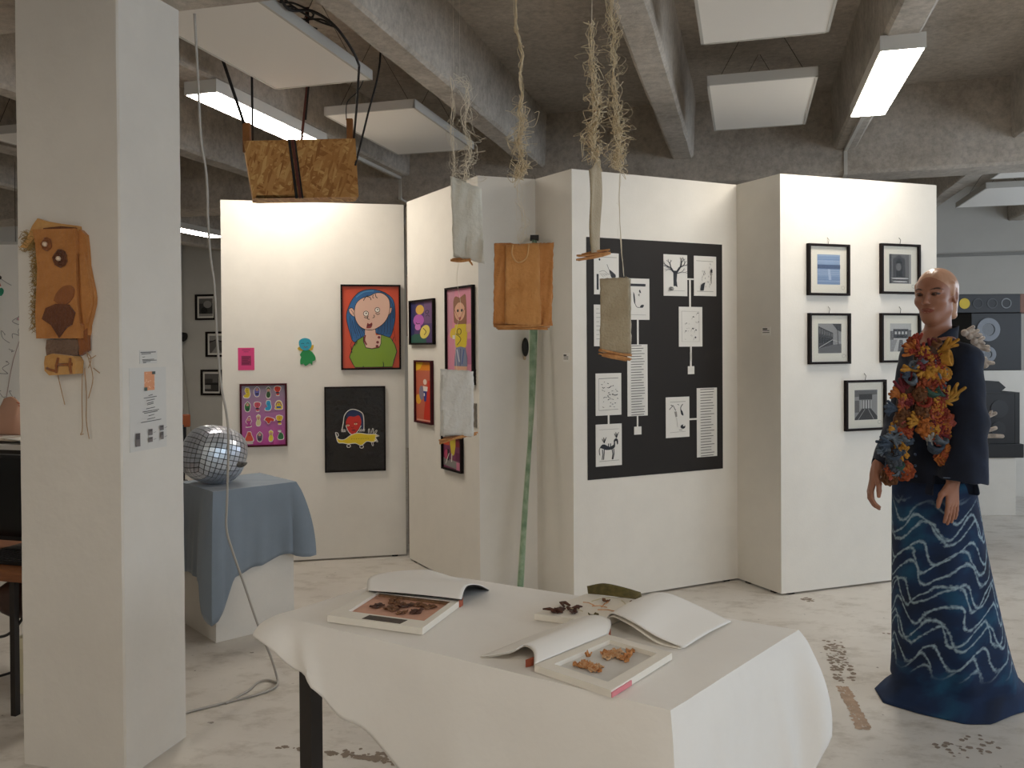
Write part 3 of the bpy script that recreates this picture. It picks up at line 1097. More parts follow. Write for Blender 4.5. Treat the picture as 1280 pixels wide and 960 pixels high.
z2 = lambda x, y: (340 + x / 5.33, 420 + y / 5.33)
cut(F1, [z2(*p) for p in ((205, 95), (250, 92), (285, 130), (290, 160), (270, 170), (268, 195), (255, 182), (240, 190), (222, 200), (210, 185), (190, 190), (188, 160), (195, 140), (186, 125))], -.0005, .006, C_('#1f8a4a'), 'dress', t, 2)
cut(F1, [z2(*p) for p in ((170, 85), (180, 95), (205, 100), (250, 98), (272, 90), (278, 60), (265, 62), (185, 70))], .0, .004, C_('#d7b13c'), 'hair', t, 2)
cut(F1, [z2(*p) for p in ((180, 60), (182, 30), (215, 14), (250, 22), (264, 50), (255, 82), (225, 97), (195, 85))], .0, .009, C_('#2c9cb4'), 'head', t, 3)
r_ = (*F1.uv(*z2(170, 100)), *F1.uv(*z2(275, 10)))
pc = Pic(F1, (r_[0], r_[1], r_[2], r_[3]), (170, 10, 275, 100), .009, t)
pc.line([(195, 52), (205, 48), (215, 52)], 3, INK); pc.line([(228, 50), (238, 46), (248, 50)], 3, INK); pc.line([(212, 72), (222, 76), (238, 71)], 4, C_('#7c2440'))
pc.build('features')

# ================================================================== PICTURES ON THE SECOND PANEL
# coords: enlarged view 505..605 x 340..600, scale 3.69
zz = lambda x, y: (505 + x / 3.69, 340 + y / 3.69)
t, r, pc = framed(F2, zz(33, 133), zz(145, 122), zz(147, 333), zz(36, 337), 'purple_picture', 'small framed purple picture of yellow and violet blobs', 'picture', fmat=FRB, box=(36, 130, 145, 334))
pc.rectf(36, 130, 145, 334, C_('#4d3a6c'))
pc.rectf(100, 130, 145, 240, C_('#6d4f78')); pc.rectf(36, 290, 110, 334, C_('#2d5c50')); pc.poly([(36, 130), (60, 130), (52, 290), (36, 300)], C_('#2a2a5e'))
pc.ell(80, 170, 20, 24, C_('#d5a94c')); pc.ell(74, 222, 26, 30, C_('#b25fae')); pc.ell(70, 255, 14, 16, C_('#c779bd')); pc.ell(104, 280, 22, 34, C_('#e0cd62'), rot=.3)
pc.ring(115, 184, 8, 8, 3, INK); pc.line([(110, 205), (118, 198), (126, 206)], 3, INK); pc.line([(96, 262), (110, 280), (100, 296)], 3, INK, 3)
pc.line([(62, 232), (68, 240), (80, 238)], 3, INK, 2)
pc.build()

t, r, pc = framed(F2, zz(57, 409), zz(136, 406), zz(139, 702), zz(59, 694), 'orange_picture', 'small framed orange and red picture of a tiny figure', 'picture', fmat=FRR, box=(58, 408, 138, 700))
pc.rectf(58, 408, 138, 700, C_('#c8664c'))
pc.poly([(58, 408), (138, 408), (138, 448), (58, 450)], C_('#e2861e')); pc.poly([(58, 408), (95, 408), (80, 440), (58, 452)], C_('#efc02a')); pc.ell(70, 592, 14, 24, C_('#e8a83a'))
pc.poly([(118, 500), (138, 490), (138, 700), (95, 700), (100, 640)], C_('#d0341e')); pc.ell(86, 560, 12, 36, C_('#8a7f92'))
pc.ell(104, 505, 9, 14, C_('#f0d9cc')); pc.poly([(94, 525), (118, 528), (116, 550), (96, 550)], C_('#efe3da')); pc.poly([(96, 550), (114, 550), (110, 600), (100, 600)], C_('#2c3a86')); pc.rectf(62, 690, 136, 697, C_('#e8b098'))
pc.rectf(98, 560, 103, 574, C_('#efe3da'))
pc.build()

t, r, pc = framed(F2, zz(198, 76), zz(327, 58), zz(331, 520), zz(205, 452 + 60), 'pink_picture', 'tall framed pink picture of a girl in a yellow top', 'picture', fmat=FRB, box=(200, 70, 328, 515))
pc.rectf(200, 70, 328, 515, C_('#d68ba0')); pc.poly([(200, 70), (240, 70), (225, 260), (200, 300)], C_('#c58a9c')); pc.rectf(300, 310, 328, 430, C_('#bd6f92'))
HRB = C_('#8d5f45')
pc.poly([(235, 230), (232, 130), (245, 105), (265, 115), (290, 98), (296, 130), (298, 235), (285, 240), (250, 240)], HRB, 2)
pc.ell(264, 180, 26, 44, C_('#dba98c')); pc.line([(240, 150), (262, 130), (290, 148)], 8, HRB, 3)
for e in (255, 275): pc.ell(e, 175, 5, 7, INK)
pc.ell(264, 212, 6, 8, C_('#a22c30')); pc.line([(238, 168), (262, 225), (290, 165)], 2, C_('#7c4a38'))
pc.poly([(240, 242), (292, 240), (302, 260), (298, 320), (290, 352), (248, 352), (240, 320)], C_('#d9c02c'), 2)
pc.poly([(240, 255), (222, 262), (215, 290), (222, 305), (242, 300)], C_('#d8b838'), 2); pc.poly([(296, 245), (316, 238), (320, 262), (310, 280), (296, 275)], C_('#dba98c'), 2)
pc.line([(245, 285), (270, 310), (250, 340)], 3, INK, 3); pc.rectf(228, 292, 240, 310, WO)
pc.poly([(246, 352), (292, 352), (300, 440), (272, 448), (236, 440)], C_('#78809a'), 2); pc.line([(250, 360), (262, 420)], 5, C_('#c5c8d0')); pc.line([(285, 360), (275, 430)], 5, C_('#3f5a92')); pc.line([(268, 356), (266, 440)], 4, C_('#4d5578'))
pc.ring(262, 275, 10, 14, 3, INK)
pc.poly([(236, 440), (300, 440), (296, 470), (240, 470)], C_('#dba98c'))
pc.build()

t, r, pc = framed(F2, zz(183, 758), zz(274, 752), zz(277, 930), zz(185, 905), 'city_picture', 'small framed picture of a yellow tree among red blocks below the cloth', 'picture', fmat=FRB, box=(184, 756, 276, 920))
pc.rectf(184, 756, 276, 920, C_('#7d3a5c'))
pc.rectf(184, 756, 215, 800, C_('#d0552c')); pc.poly([(216, 756), (246, 756), (240, 840), (224, 840)], C_('#d9c23c'), 2); pc.rectf(246, 756, 276, 800, C_('#8e2430')); pc.poly([(184, 868), (276, 880), (276, 920), (184, 908)], C_('#8d8a86'))
pc.rectf(250, 880, 276, 920, C_('#d67f9c')); pc.ell(200, 850, 12, 26, C_('#c04a6a')); pc.rectf(205, 820, 214, 880, INK); pc.rectf(246, 830, 268, 870, C_('#6a1f4a')); pc.line([(228, 840), (226, 884)], 4, WO); pc.line([(196, 900), (214, 840)], 3, WO)
pc.build()

# two little hanging scraps beside the lower pictures
for (x0, y0, x1, y1, lab) in ((321, 448, 333, 520, 'dark notched strip on the wall beside the pink picture'), (322, 605, 337, 718, 'thin silvery notched strip on the wall below the pink picture')):
    (u0, v1), (u1, v0) = F2.uv(*zz(x0, y0)), F2.uv(*zz(x1, y1))
    t = thing('wall_strip', lab, 'strip', F2.P(u0, v0, 0))
    mb = MB()
    n = 9
    for k in range(n):
        a = v0 + (v1 - v0) * k / n
        mb.box(F2.P(u0 + (.004 if k % 2 else 0), a, -.0005), F2.u * (u1 - u0 - (.006 if k % 2 else 0)), F2.n * .006, Vector((0, 0, (v1 - v0) / n)))
    mb.build('strip', M('strip_dark', '#3a3029', .5) if 'dark' in lab else M('strip_silver', '#8d877c', .35, metal=.5), t)

# ================================================================== BLACK BANNER
# coords: full picture pixels mapped directly through the face
tl, tr, br, bl = (731.5, 298), (901, 304), (904.5, 585), (736, 600.5)
r = F4.rect(tl, tr, br, bl)
banner = thing('black_banner', 'large black banner with white picture cards joined by lines', 'banner', F4.P((r[0] + r[2]) / 2, r[1], 0), math.atan2(F4.u.y, F4.u.x))
mb = MB(); slab(mb, F4, r, -.0005, .003); mb.build('cloth', M('black_banner_cloth', '#1d1815', .75), banner)
CARD = M('card_white', '#e4e1da', .75)


def bz(i, x, y):
    return (720 + x / 5.645, (280 if i == 0 else 440) + y / 5.645)


def card(i, x0, y0, x1, y1, name='card', th=.0045):
    a = F4.uv(*bz(i, x0, y0)); b_ = F4.uv(*bz(i, x1, y1))
    a2 = F4.uv(*bz(i, x0, y1)); b2 = F4.uv(*bz(i, x1, y0))
    rr = ((a[0] + a2[0]) / 2, (b_[1] + a2[1]) / 2, (b_[0] + b2[0]) / 2, (a[1] + b2[1]) / 2)
    mb = MB(); slab(mb, F4, rr, .002, th)
    o = mb.build(name, CARD, banner)
    return o, Pic(F4, rr, (x0, y0, x1, y1), th, o)


GR = C_('#8f8a82')
# connectors
for (i, x0, y0, x1, y1) in ((0, 780, 384, 832, 395), (0, 796, 390, 808, 590), (0, 803, 865, 815, 964), (1, 802, 0, 814, 105), (0, 428, 676, 440, 855), (1, 222, 440, 234, 512), (1, 427, 445, 437, 530), (1, 795, 467, 857, 479)):
    card(i, x0, y0, x1, y1, 'connector', .0038)
for (i, x0, y0, x1, y1) in ((1, 787, 100, 832, 156), (1, 408, 526, 459, 582)):
    card(i, x0, y0, x1, y1, 'small_square')
# tree
o, pc = card(0, 615, 217, 782, 508)
pc.poly([(684, 440), (682, 330), (690, 330), (712, 330), (706, 400), (712, 446), (698, 438)], INK)
rnd = random.Random(3)


def branch(x, y, a, l, w, d):
    x2, y2 = x + math.cos(a) * l, y - math.sin(a) * l
    pc.line([(x, y), ((x + x2) / 2 + rnd.uniform(-3, 3), (y + y2) / 2), (x2, y2)], w, INK)
    if d:
        for s in (-1, 1):
            branch(x2, y2, a + s * rnd.uniform(.25, .6), l * rnd.uniform(.6, .8), max(w * .6, 2), d - 1)


branch(690, 345, 2.2, 42, 13, 3); branch(704, 345, 1.0, 44, 13, 3); branch(690, 335, 2.75, 34, 5, 2); branch(706, 350, .35, 34, 5, 2)
for k in range(4): pc.ring(665, 458, 5 + k * 4, 4 + k * 3, 2, INK, 10)
pc.line([(640, 470), (760, 472)], 2, GR); pc.build('drawing')
# rain and man
o, pc = card(0, 829, 228, 986, 508)
pc.line([(845, 262), (965, 264)], 3, GR); pc.line([(850, 476), (965, 476)], 3, GR)
for k in range(34):
    x, y = rnd.uniform(880, 955), rnd.uniform(270, 450)
    pc.line([(x, y), (x + rnd.uniform(-4, 4), y + 12)], 2, GR if k % 2 else INK)
pc.rectf(944, 320, 956, 345, INK); pc.line([(949, 340), (949, 420)], 4, GR)
pc.poly([(872, 470), (875, 430), (890, 418), (900, 432), (894, 470)], INK); pc.ell(897, 422, 6, 7, INK); pc.build('drawing')
# scattered birds
o, pc = card(0, 723, 585, 888, 865)
pc.line([(742, 616), (865, 618), (866, 830), (744, 830), (742, 616)], 2, GR)
for (x, y, s) in ((825, 655, 6), (856, 628, 5), (772, 755, 5), (820, 738, 7), (842, 748, 6), (838, 800, 7), (775, 700, 4), (860, 690, 4)):
    pc.poly([(x - s, y), (x, y - s), (x + s, y), (x + s * .3, y + s)], INK)
    pc.line([(x - s, y), (x - s * 2, y + s * 3)], 2, GR)
for k in range(14):
    x, y = rnd.uniform(755, 855), rnd.uniform(690, 815)
    pc.line([(x, y), (x + 8, y + rnd.uniform(-5, 5))], 2, GR)
pc.build('drawing')
# card partly behind the hanging cloth
o, pc = card(0, 124, 205, 299, 498)
pc.line([(150, 235), (285, 235)], 3, GR); pc.rectf(142, 355, 156, 465, INK); pc.ell(163, 253, 6, 8, INK)
pc.poly([(228, 318), (275, 355), (272, 378), (245, 376)], INK, 2); pc.line([(215, 285), (228, 320)], 3, INK); pc.line([(160, 340), (190, 330), (215, 345)], 3, GR, 3)
for k in range(5): pc.line([(165 + k * 12, 350), (190 + k * 14, 376 - k * 6)], 2, GR)
pc.build('drawing')
o, pc = card(0, 124, 570, 299, 862)
for k in range(8): pc.line([(140, 600 + k * 30), (160 + (k % 3) * 8, 600 + k * 30)], 3, GR)
pc.build('drawing')
# card with curved figure
o, pc = card(0, 345, 385, 515, 676)
pc.rectf(362, 422, 488, 440, INK); pc.poly([(400, 480), (410, 500), (414, 562), (404, 548)], INK, 2)
pc.line([(412, 560), (424, 585), (445, 590)], 4, INK, 3); pc.poly([(445, 590), (455, 572), (475, 570), (468, 590)], INK, 2)
pc.poly([(432, 500), (446, 488), (444, 512)], GR); pc.poly([(440, 470), (448, 462), (456, 488), (444, 484)], INK); pc.line([(375, 640), (490, 642)], 2, GR); pc.build('drawing')
# long text cards
def text_card(i, x0, y0, x1, y1, n):
    o, pc = card(i, x0, y0, x1, y1)
    w = x1 - x0
    for k in range(n):
        y = y0 + (k + .55) * (y1 - y0) / n
        pc.line([(x0 + w * .17, y), (x1 - w * rnd.choice([.15, .2, .3]), y - 2)], 4.2, C_('#4a4642'))
    pc.build('lettering')


text_card(0, 360, 850, 502, 1354, 27)
text_card(1, 850, 253, 992, 738, 25)
# bird field
o, pc = card(1, 136, 150, 317, 446)
pc.line([(158, 187), (295, 184)], 3, INK); pc.line([(158, 187), (158, 410), (295, 406)], 2, GR); pc.line([(160, 410), (295, 405)], 3, GR)
for k in range(34):
    x, y = rnd.uniform(172, 285), rnd.uniform(205, 395)
    pc.line([(x, y), (x + rnd.uniform(5, 14), y + rnd.uniform(-7, 7))], rnd.choice([3, 4, 5]), INK)
pc.line([(250, 295), (268, 306), (288, 300)], 5, INK, 3); pc.build('drawing')
# horse
o, pc = card(1, 137, 508, 320, 803)
pc.line([(160, 545), (300, 545)], 2, GR); pc.line([(160, 768), (300, 766)], 3, GR)
pc.poly([(165, 672), (178, 652), (200, 650), (230, 668), (262, 655), (262, 628), (275, 612), (292, 620), (294, 650), (286, 655), (282, 632), (272, 635), (272, 670), (250, 688), (210, 690), (185, 680)], INK, 2)
for xs in ((183, 186, 180), (196, 194, 190), (250, 256, 250), (262, 264, 256)):
    pc.line([(xs[0], 685), (xs[1], 720), (xs[2], 758)], 6, INK)
pc.line([(168, 668), (160, 690), (164, 724)], 5, INK, 3)
for x in (222, 236): pc.rectf(x, 645, x + 7, 672, INK)
for (x, y, s) in ((195, 640, 1), (282, 608, -1)):
    for k in range(4): pc.line([(x, y), (x + (k - 1.5) * 10, y - 30 - (k % 2) * 10)], 4, INK)
pc.build('drawing')
# two birds
o, pc = card(1, 631, 317, 797, 602)
pc.line([(660, 352), (770, 350)], 3, GR); pc.line([(660, 566), (770, 562)], 2, GR)
pc.line([(655, 404), (682, 376), (700, 412)], 5, INK); pc.line([(665, 372), (680, 380)], 5, INK)
pc.line([(750, 368), (735, 392), (740, 420), (752, 448)], 5, INK, 3); pc.poly([(732, 402), (748, 420), (754, 450), (738, 440)], INK, 2)
pc.poly([(690, 420), (706, 418), (710, 455), (698, 458)], GR); pc.line([(705, 460), (712, 530)], 2, GR); pc.line([(712, 368), (722, 374)], 4, INK)
pc.ell(750, 528, 17, 15, INK); pc.ell(756, 520, 6, 6, CARD); pc.line([(722, 550), (745, 552)], 3, INK); pc.build('drawing')

# ================================================================== FIVE FRAMED PHOTOGRAPHS
MATB = M('passe_partout', '#f3eddd', .8)


def photo_tex(name, dark, midc, light, scale, detail=8):
    return M(name, light, .5, col2=dark, vscale=scale)


# coords: enlarged view 1000..1160 x 295..545, scale 3.84
pp = lambda x, y: (1000 + x / 3.84, 295 + y / 3.84)
PG = [C_(c) for c in ('#1c1b1a', '#403e3c', '#6a6764', '#9b9894', '#c4c1bb')]


def photo(tl, tr, br, bl, box, label, draw, seal=True):
    t, r, pc = framed(F5, pp(*tl), pp(*tr), pp(*br), pp(*bl), 'framed_photograph', label, 'framed photo', fw=.014, fd=.025, back=MATB, glass=True, box=box, group='framed photographs on the white panel')
    draw(pc)
    if seal: pc.ring(box[2] - 20, box[3] - 28, 8, 9, 1.5, C_('#b8b0a0'), 12)
    pc.build()
    mb = MB(); u = (r[0] + r[2]) / 2
    mb.tube([F5.P(u, r[3] + .055, .002), F5.P(u + .004, r[3] + .04, .012), F5.P(u, r[3] + .012, .01)], .002, 4)
    mb.build('hanger', STEEL, t)


def d_sea(pc):
    pc.rectf(76, 86, 190, 238, C_('#8fa6c6'))
    rnd = random.Random(1)
    for k in range(16):
        y = 90 + k * 9.3
        pc.rectf(76, y, 190, y + rnd.uniform(2, 5), C_(rnd.choice(['#a9bbd4', '#7d97bd', '#9db2cf'])))
    pc.rectf(76, 138, 190, 158, C_('#4d5f80')); pc.poly([(128, 160), (138, 160), (146, 215), (132, 215)], C_('#b6c6dc'))


def d_arch(pc):
    pc.rectf(421, 85, 530, 234, PG[2]); pc.poly([(440, 210), (440, 110), (470, 88), (500, 110), (502, 210)], PG[1]); pc.poly([(455, 200), (455, 120), (470, 104), (486, 120), (488, 200)], PG[0]); pc.ell(468, 150, 14, 20, PG[2])
    for k in range(3): pc.ell(475, 208 + k * 8, 44 - k * 4, 4, PG[4] if k % 2 == 0 else PG[1])
    pc.rectf(421, 85, 432, 234, PG[1]); pc.rectf(520, 85, 530, 234, PG[3])


def d_house(pc):
    pc.rectf(80, 417, 196, 568, PG[3]); pc.poly([(80, 430), (155, 465), (155, 525), (80, 545)], PG[1])
    for k in range(6):
        pc.poly([(84 + k * 12, 440 + k * 5.4), (92 + k * 12, 443 + k * 5.4), (92 + k * 12, 470 + k * 3), (84 + k * 12, 468 + k * 3)], PG[2])
        pc.poly([(84 + k * 12, 485 + k * 2), (92 + k * 12, 486 + k * 2), (92 + k * 12, 515 - k * 1), (84 + k * 12, 517 - k * 1)], PG[0])
    pc.poly([(80, 545), (155, 525), (196, 522), (196, 568), (80, 568)], PG[2]); pc.poly([(150, 418), (196, 418), (196, 460), (175, 450)], PG[1]); pc.line([(84, 540), (150, 500), (196, 515)], 3, PG[4]); pc.line([(176, 430), (180, 530)], 3, PG[0])


def d_road(pc):
    pc.rectf(425, 417, 530, 560, PG[4]); pc.rectf(440, 445, 516, 492, PG[1]); pc.rectf(425, 455, 442, 500, PG[2]); pc.rectf(512, 450, 530, 495, PG[2])
    for k in range(4): pc.rectf(448 + k * 17, 458, 458 + k * 17, 472, PG[4])
    pc.rectf(450, 478, 508, 490, PG[0]); pc.poly([(470, 500), (486, 500), (496, 560), (462, 560)], PG[2]); pc.poly([(425, 500), (460, 498), (440, 560), (425, 560)], PG[3])


def d_hall(pc):
    pc.rectf(254, 737, 368, 888, PG[3]); pc.poly([(254, 737), (368, 737), (368, 760), (254, 772)], PG[2]); pc.rectf(276, 758, 342, 786, PG[1]); pc.rectf(285, 790, 338, 830, PG[4])
    for k in range(4): pc.rectf(290 + k * 13, 788, 294 + k * 13, 832, PG[1])
    pc.poly([(254, 880), (290, 832), (335, 832), (368, 872), (368, 888), (254, 888)], PG[1]); pc.line([(270, 888), (305, 834)], 3, PG[3]); pc.line([(350, 888), (322, 834)], 3, PG[3]); pc.rectf(254, 790, 276, 850, PG[2])


photo((29, 40), (228, 40), (228, 285), (32, 287), (36, 45, 224, 282), 'black framed photograph of a pale blue sea', d_sea)
photo((380, 40), (566, 40), (566, 278), (380, 280), (385, 45, 562, 276), 'black framed photograph of a dark stone arch', d_arch)
photo((34, 371), (233, 371), (231, 612), (36, 617), (40, 376, 228, 612), 'black framed photograph of a long house front', d_house)
photo((380, 371), (568, 371), (568, 605), (380, 608), (385, 376, 562, 604), 'black framed photograph of a road leading to a building', d_road)
photo((208, 697), (402, 685), (404, 926), (212, 938), (214, 698, 398, 930), 'black framed photograph of an empty hall, lowest of the five', d_hall)
# ================================================================== TABLE WITH CLOTH
ZT = 0.752
tF, tR, tL, tK = pz(838, 888, ZT), pz(998, 787, ZT), pz(347, 769, ZT), pz(522, 714, ZT)
tc_ = (tF + tR + tL + tK) / 4
long_ = ((tF - tL) + (tR - tK)); long_.z = 0; LEN = (long_.length / 2); long_.normalize()
shrt = Vector((-long_.y, long_.x, 0))
WID = .56
TBL = thing('table', 'black legged table hidden under the white tablecloth', 'table', (tc_.x, tc_.y, 0), math.atan2(long_.y, long_.x))
TQ4 = [tL, tF, tR, tK]
bq = lambda u, v: TQ4[0].lerp(TQ4[1], u).lerp(TQ4[3].lerp(TQ4[2], u), v)
mb = MB(); q = [bq(.02, .04), bq(.98, .04), bq(.98, .96), bq(.02, .96)]
mb.hexa([Vector((p.x, p.y, ZT - .03)) for p in q] + [Vector((p.x, p.y, ZT - .006)) for p in q])
mb.build('table_top', M('table_board', '#b9a98f', .6), TBL)
LEGM = M('black_leg_steel', '#26201c', .5)
lp_ = [bq(*w) for w in ((.055, .1), (.94, .1), (.94, .9), (.055, .9))]
for c in lp_:
    mb = MB(); mb.box(Vector((c.x, c.y, 0)) - long_ * .022 - shrt * .022, long_ * .044, shrt * .044, Vector((0, 0, ZT - .03)))
    mb.build('leg', LEGM, TBL)
for a_, b_ in ((0, 1), (3, 2)):
    mb = MB(); d_ = lp_[b_] - lp_[a_]
    mb.box(Vector((lp_[a_].x, lp_[a_].y, ZT - .07)), Vector((d_.x, d_.y, 0)), shrt * .02, Vector((0, 0, .04)))
    mb.build('apron', LEGM, TBL)

CLOTH = M('white_tablecloth_cotton', '#e9e5de', .85, var=.03, vscale=6, bump=.45, bscale=8, sheen=.1)


def hash_noise(seed):
    rnd = random.Random(seed)
    w = [(rnd.uniform(2, 14), rnd.uniform(2, 14), rnd.uniform(0, 6.28), rnd.uniform(.3, 1)) for _ in range(7)]
    return lambda x, y: sum(a * math.sin(fx * x + fy * y + ph) for fx, fy, ph, a in w) / 4


def interp(tab, t):
    for (a, va), (b, vb) in zip(tab, tab[1:]):
        if t <= b:
            f = (t - a) / (b - a) if b > a else 0
            f = f * f * (3 - 2 * f)
            return va + (vb - va) * f
    return tab[-1][1]


def draped(name, mat, corners, z, drop_tabs, flare_tabs, n_e=40, n_d=14, seed=1, fold=.012, crease=.0015, solid=.0012, ridges=()):
    """cloth over a four-sided top; corners ccw from above; per edge tables t->drop and t->flare; edge i runs corner i -> i+1"""
    nz = hash_noise(seed)
    C = [Vector((c[0], c[1], z)) for c in corners]
    mb = MB()
    n = n_e
    rows = []
    for j in range(n + 1):
        a = C[0].lerp(C[3], j / n); b = C[1].lerp(C[2], j / n)
        rows.append([a.lerp(b, i / n) + Vector((0, 0, crease * nz(i / n * 3, j / n * 3))) for i in range(n + 1)])
    mb.grid(rows)
    # boundary loop
    loop = []
    for e in range(4):
        a, b = C[e], C[(e + 1) % 4]
        d = (b - a).normalized(); nrm = Vector((d.y, -d.x, 0))
        for i in range(n):
            t = i / n
            loop.append((e, t, a.lerp(b, t), nrm))
    m = len(loop)
    # smooth the outward direction around corners
    W = max(1, n // 22)
    out = []
    for k in range(m):
        v = Vector((0, 0, 0))
        for q in range(-W, W + 1):
            v += loop[(k + q) % m][3]
        out.append(v.normalized())
    sk = []
    for r_ in range(n_d + 1):
        f = r_ / n_d
        row = []
        for k, (e, t, p, nrm) in enumerate(loop):
            D = interp(drop_tabs[e], t); fl = interp(flare_tabs[e], t)
            d = D * f
            s = k / m * 40
            amp = fold * f * min(1, D / .2)
            o = fl * (1 - (1 - f) ** 2) + .006 * min(1, f * 8) + amp * (math.sin(s * 2.1 + seed) + .6 * math.sin(s * 3.7 + 1.3 * seed + 2 * f)) * .7
            for (re, rt, rw, ra) in ridges:
                if re == e: o += ra * f * math.exp(-((t - rt - .06 * f) / rw) ** 2)
            row.append(p + out[k] * max(o, .004 * min(1, f * 8)) + Vector((0, 0, -d + crease * 0)))
        sk.append(row)
    # blend the first skirt row onto the grid border
    mb.grid(sk, close_u=True)
    # orient: grid rows give upward normals; skirt outward is fine for two-sided shading
    o = mb.build(name, mat, None, smooth=True)
    bm = bmesh.new(); bm.from_mesh(o.data)
    bmesh.ops.remove_doubles(bm, verts=bm.verts, dist=.004)
    bmesh.ops.recalc_face_normals(bm, faces=bm.faces)
    bm.to_mesh(o.data); bm.free()
    o.data.set_sharp_from_angle(angle=math.radians(38))
    s = o.modifiers.new('solid', 'SOLIDIFY'); s.thickness = solid; s.offset = 0
    return o


o = draped('tablecloth', CLOTH, [tL, tF, tR, tK], ZT,
           [[(0, .05), (.10, .12), (.25, .22), (.45, .33), (.7, .45), (1, .52)], [(0, .52), (.5, .52), (.82, .42), (1, .25)], [(0, .25), (.3, .3), (.7, .3), (1, .2)], [(0, .2), (.6, .12), (1, .045)]],
           [[(0, .06), (.1, .03), (.3, .012), (.8, .015), (1, .03)], [(0, .03), (.4, .02), (.85, .04), (1, .085)], [(0, .085), (.3, .02), (1, .03)], [(0, .03), (.6, .06), (1, .06)]],
           n_e=72, n_d=22, seed=3, fold=.004, crease=.0012, ridges=((0, .09, .02, .016), (0, .5, .06, .008), (1, .3, .06, .012), (1, .72, .04, .014)))
origin_to(o, (tc_.x, tc_.y, ZT))
props(o, 'white cotton tablecloth hanging unevenly over the book table', 'tablecloth')

# ------------------------------------------------------------------ open books
PAGE = M('book_pages', '#e6e0d4', .75, var=.04, vscale=20)
PEDGE = M('page_edges', '#d3c8b4', .85, var=.25, vscale=60, stretch=(1, 1, 14))
PAGEW = M('white_page', '#eae7e1', .6)
DARKP = M('dark_inner_cover', '#1f1b1c', .6)


def quad_block(top4, zt, zb, mb):
    """top4 pixel corners (near-left, near-right, far-right, far-left) at height zt"""
    T = [pz(*c, zt) for c in top4]
    mb.hexa([Vector((p.x, p.y, zb)) for p in T] + T)
    return T


def bil(T, u, v):
    return T[0].lerp(T[1], u).lerp(T[3].lerp(T[2], u), v)


def frame_block(T, win, zb, mb, depth):
    """a block with a window cut into its top; win = (u0,v0,u1,v1)"""
    u0, v0, u1, v1 = win
    for (a0, b0, a1, b1) in ((0, 0, 1, v0), (0, v1, 1, 1), (0, v0, u0, v1), (u1, v0, 1, v1)):
        q = [bil(T, a0, b0), bil(T, a1, b0), bil(T, a1, b1), bil(T, a0, b1)]
        mb.hexa([Vector((p.x, p.y, zb)) for p in q] + q)


def sheet(name, mat, profs, parent, n=8, k=6, solid=.0015):
    """profs: list of point lists (all the same length), smoothed both ways"""
    rows = [smooth_pts(p, k) for p in profs]
    cols = list(zip(*rows))
    cols = [smooth_pts(c, n) for c in cols]
    mb = MB(); mb.grid([list(c) for c in cols])
    return mb.build(name, mat, parent, smooth=True, solid=solid, offset=0)


def leaf(parent, T, u, v, s, rot, mat, name='pressed_leaf', seed=0, lobes=5, curl=.012, z=None, ragged=.5):
    """a dry, slightly curled leaf lying on the quad T"""
    rnd = random.Random(seed)
    c = bil(T, u, v)
    z = c.z if z is None else z
    ph = rnd.random() * 6
    n = 22
    ring_ = []
    for i in range(n):
        a = 2 * math.pi * i / n
        r = s * (.62 + ragged * .38 * math.sin(lobes * a + ph) * rnd.uniform(.6, 1.2)) * (1 + .12 * math.sin(2 * a))
        ring_.append((math.cos(a) * r, math.sin(a) * r * .72))
    ca, sa = math.cos(rot), math.sin(rot)
    mb = MB()
    rows = []
    for f in (.04, .38, .7, 1.0):
        rows.append([Vector((c.x + (x * ca - y * sa) * f, c.y + (x * sa + y * ca) * f, z + .0035 + curl * f * f * (.5 + .5 * math.sin(3 * i / n * 6.28 + ph)) + .002 * math.sin(i * 2.3))) for i, (x, y) in enumerate(ring_)])
    mb.grid(rows, close_u=True)
    o = mb.build(name, mat, parent, smooth=True, solid=.001, offset=0)
    return o


LEAFB = M('dry_leaf_brown', '#8a5f3c', .7, col2='#5e3c24', vscale=50)
LEAFD = M('dry_leaf_dark', '#5a3320', .65, col2='#3a2016', vscale=40)
LEAFO = M('petal_orange', '#d49a62', .7, col2='#b06e38', vscale=60)
LEAFP = M('petal_pale', '#d8b48c', .7, col2='#c08a58', vscale=60)
LEAFG = M('leaf_olive', '#6d6134', .6, col2='#4c4522', vscale=50)
TWIG = M('peeled_twig', '#d39a62', .7, col2='#a8703c', vscale=40)

# --- book one: brown leaves on a rose page
T0 = [pz(*c, .773) for c in ((409, 769), (528, 785), (577, 749), (462, 736))]
bk = thing('altered_book', 'open cut out book with brown leaves on a rose page', 'book', (bil(T0, .5, .5).x, bil(T0, .5, .5).y, ZT + .001), 0)
mb = MB(); frame_block(T0, (.13, .2, .93, .9), ZT + .003, mb, .012); mb.build('page_block', PAGE, bk)
mb = MB(); q = [bil(T0, a, b) + Vector((0, 0, -.008)) for a, b in ((.12, .19), (.94, .19), (.94, .91), (.12, .91))]
mb.hexa([Vector((p.x, p.y, ZT + .004)) for p in q] + q); mb.build('rose_page', M('rose_paper', '#cf9f88', .8, var=.15, vscale=30), bk)
TQ = q
mb = MB(); q = [bil(T0, a, b) + Vector((0, 0, .0006)) for a, b in ((.36, .03), (.76, .03), (.78, .16), (.38, .16))]
mb.hexa([p - Vector((0, 0, .003)) for p in q] + q); mb.build('dark_label', M('printed_label', '#4b3b2c', .6, col2='#241a14', vscale=90), bk)
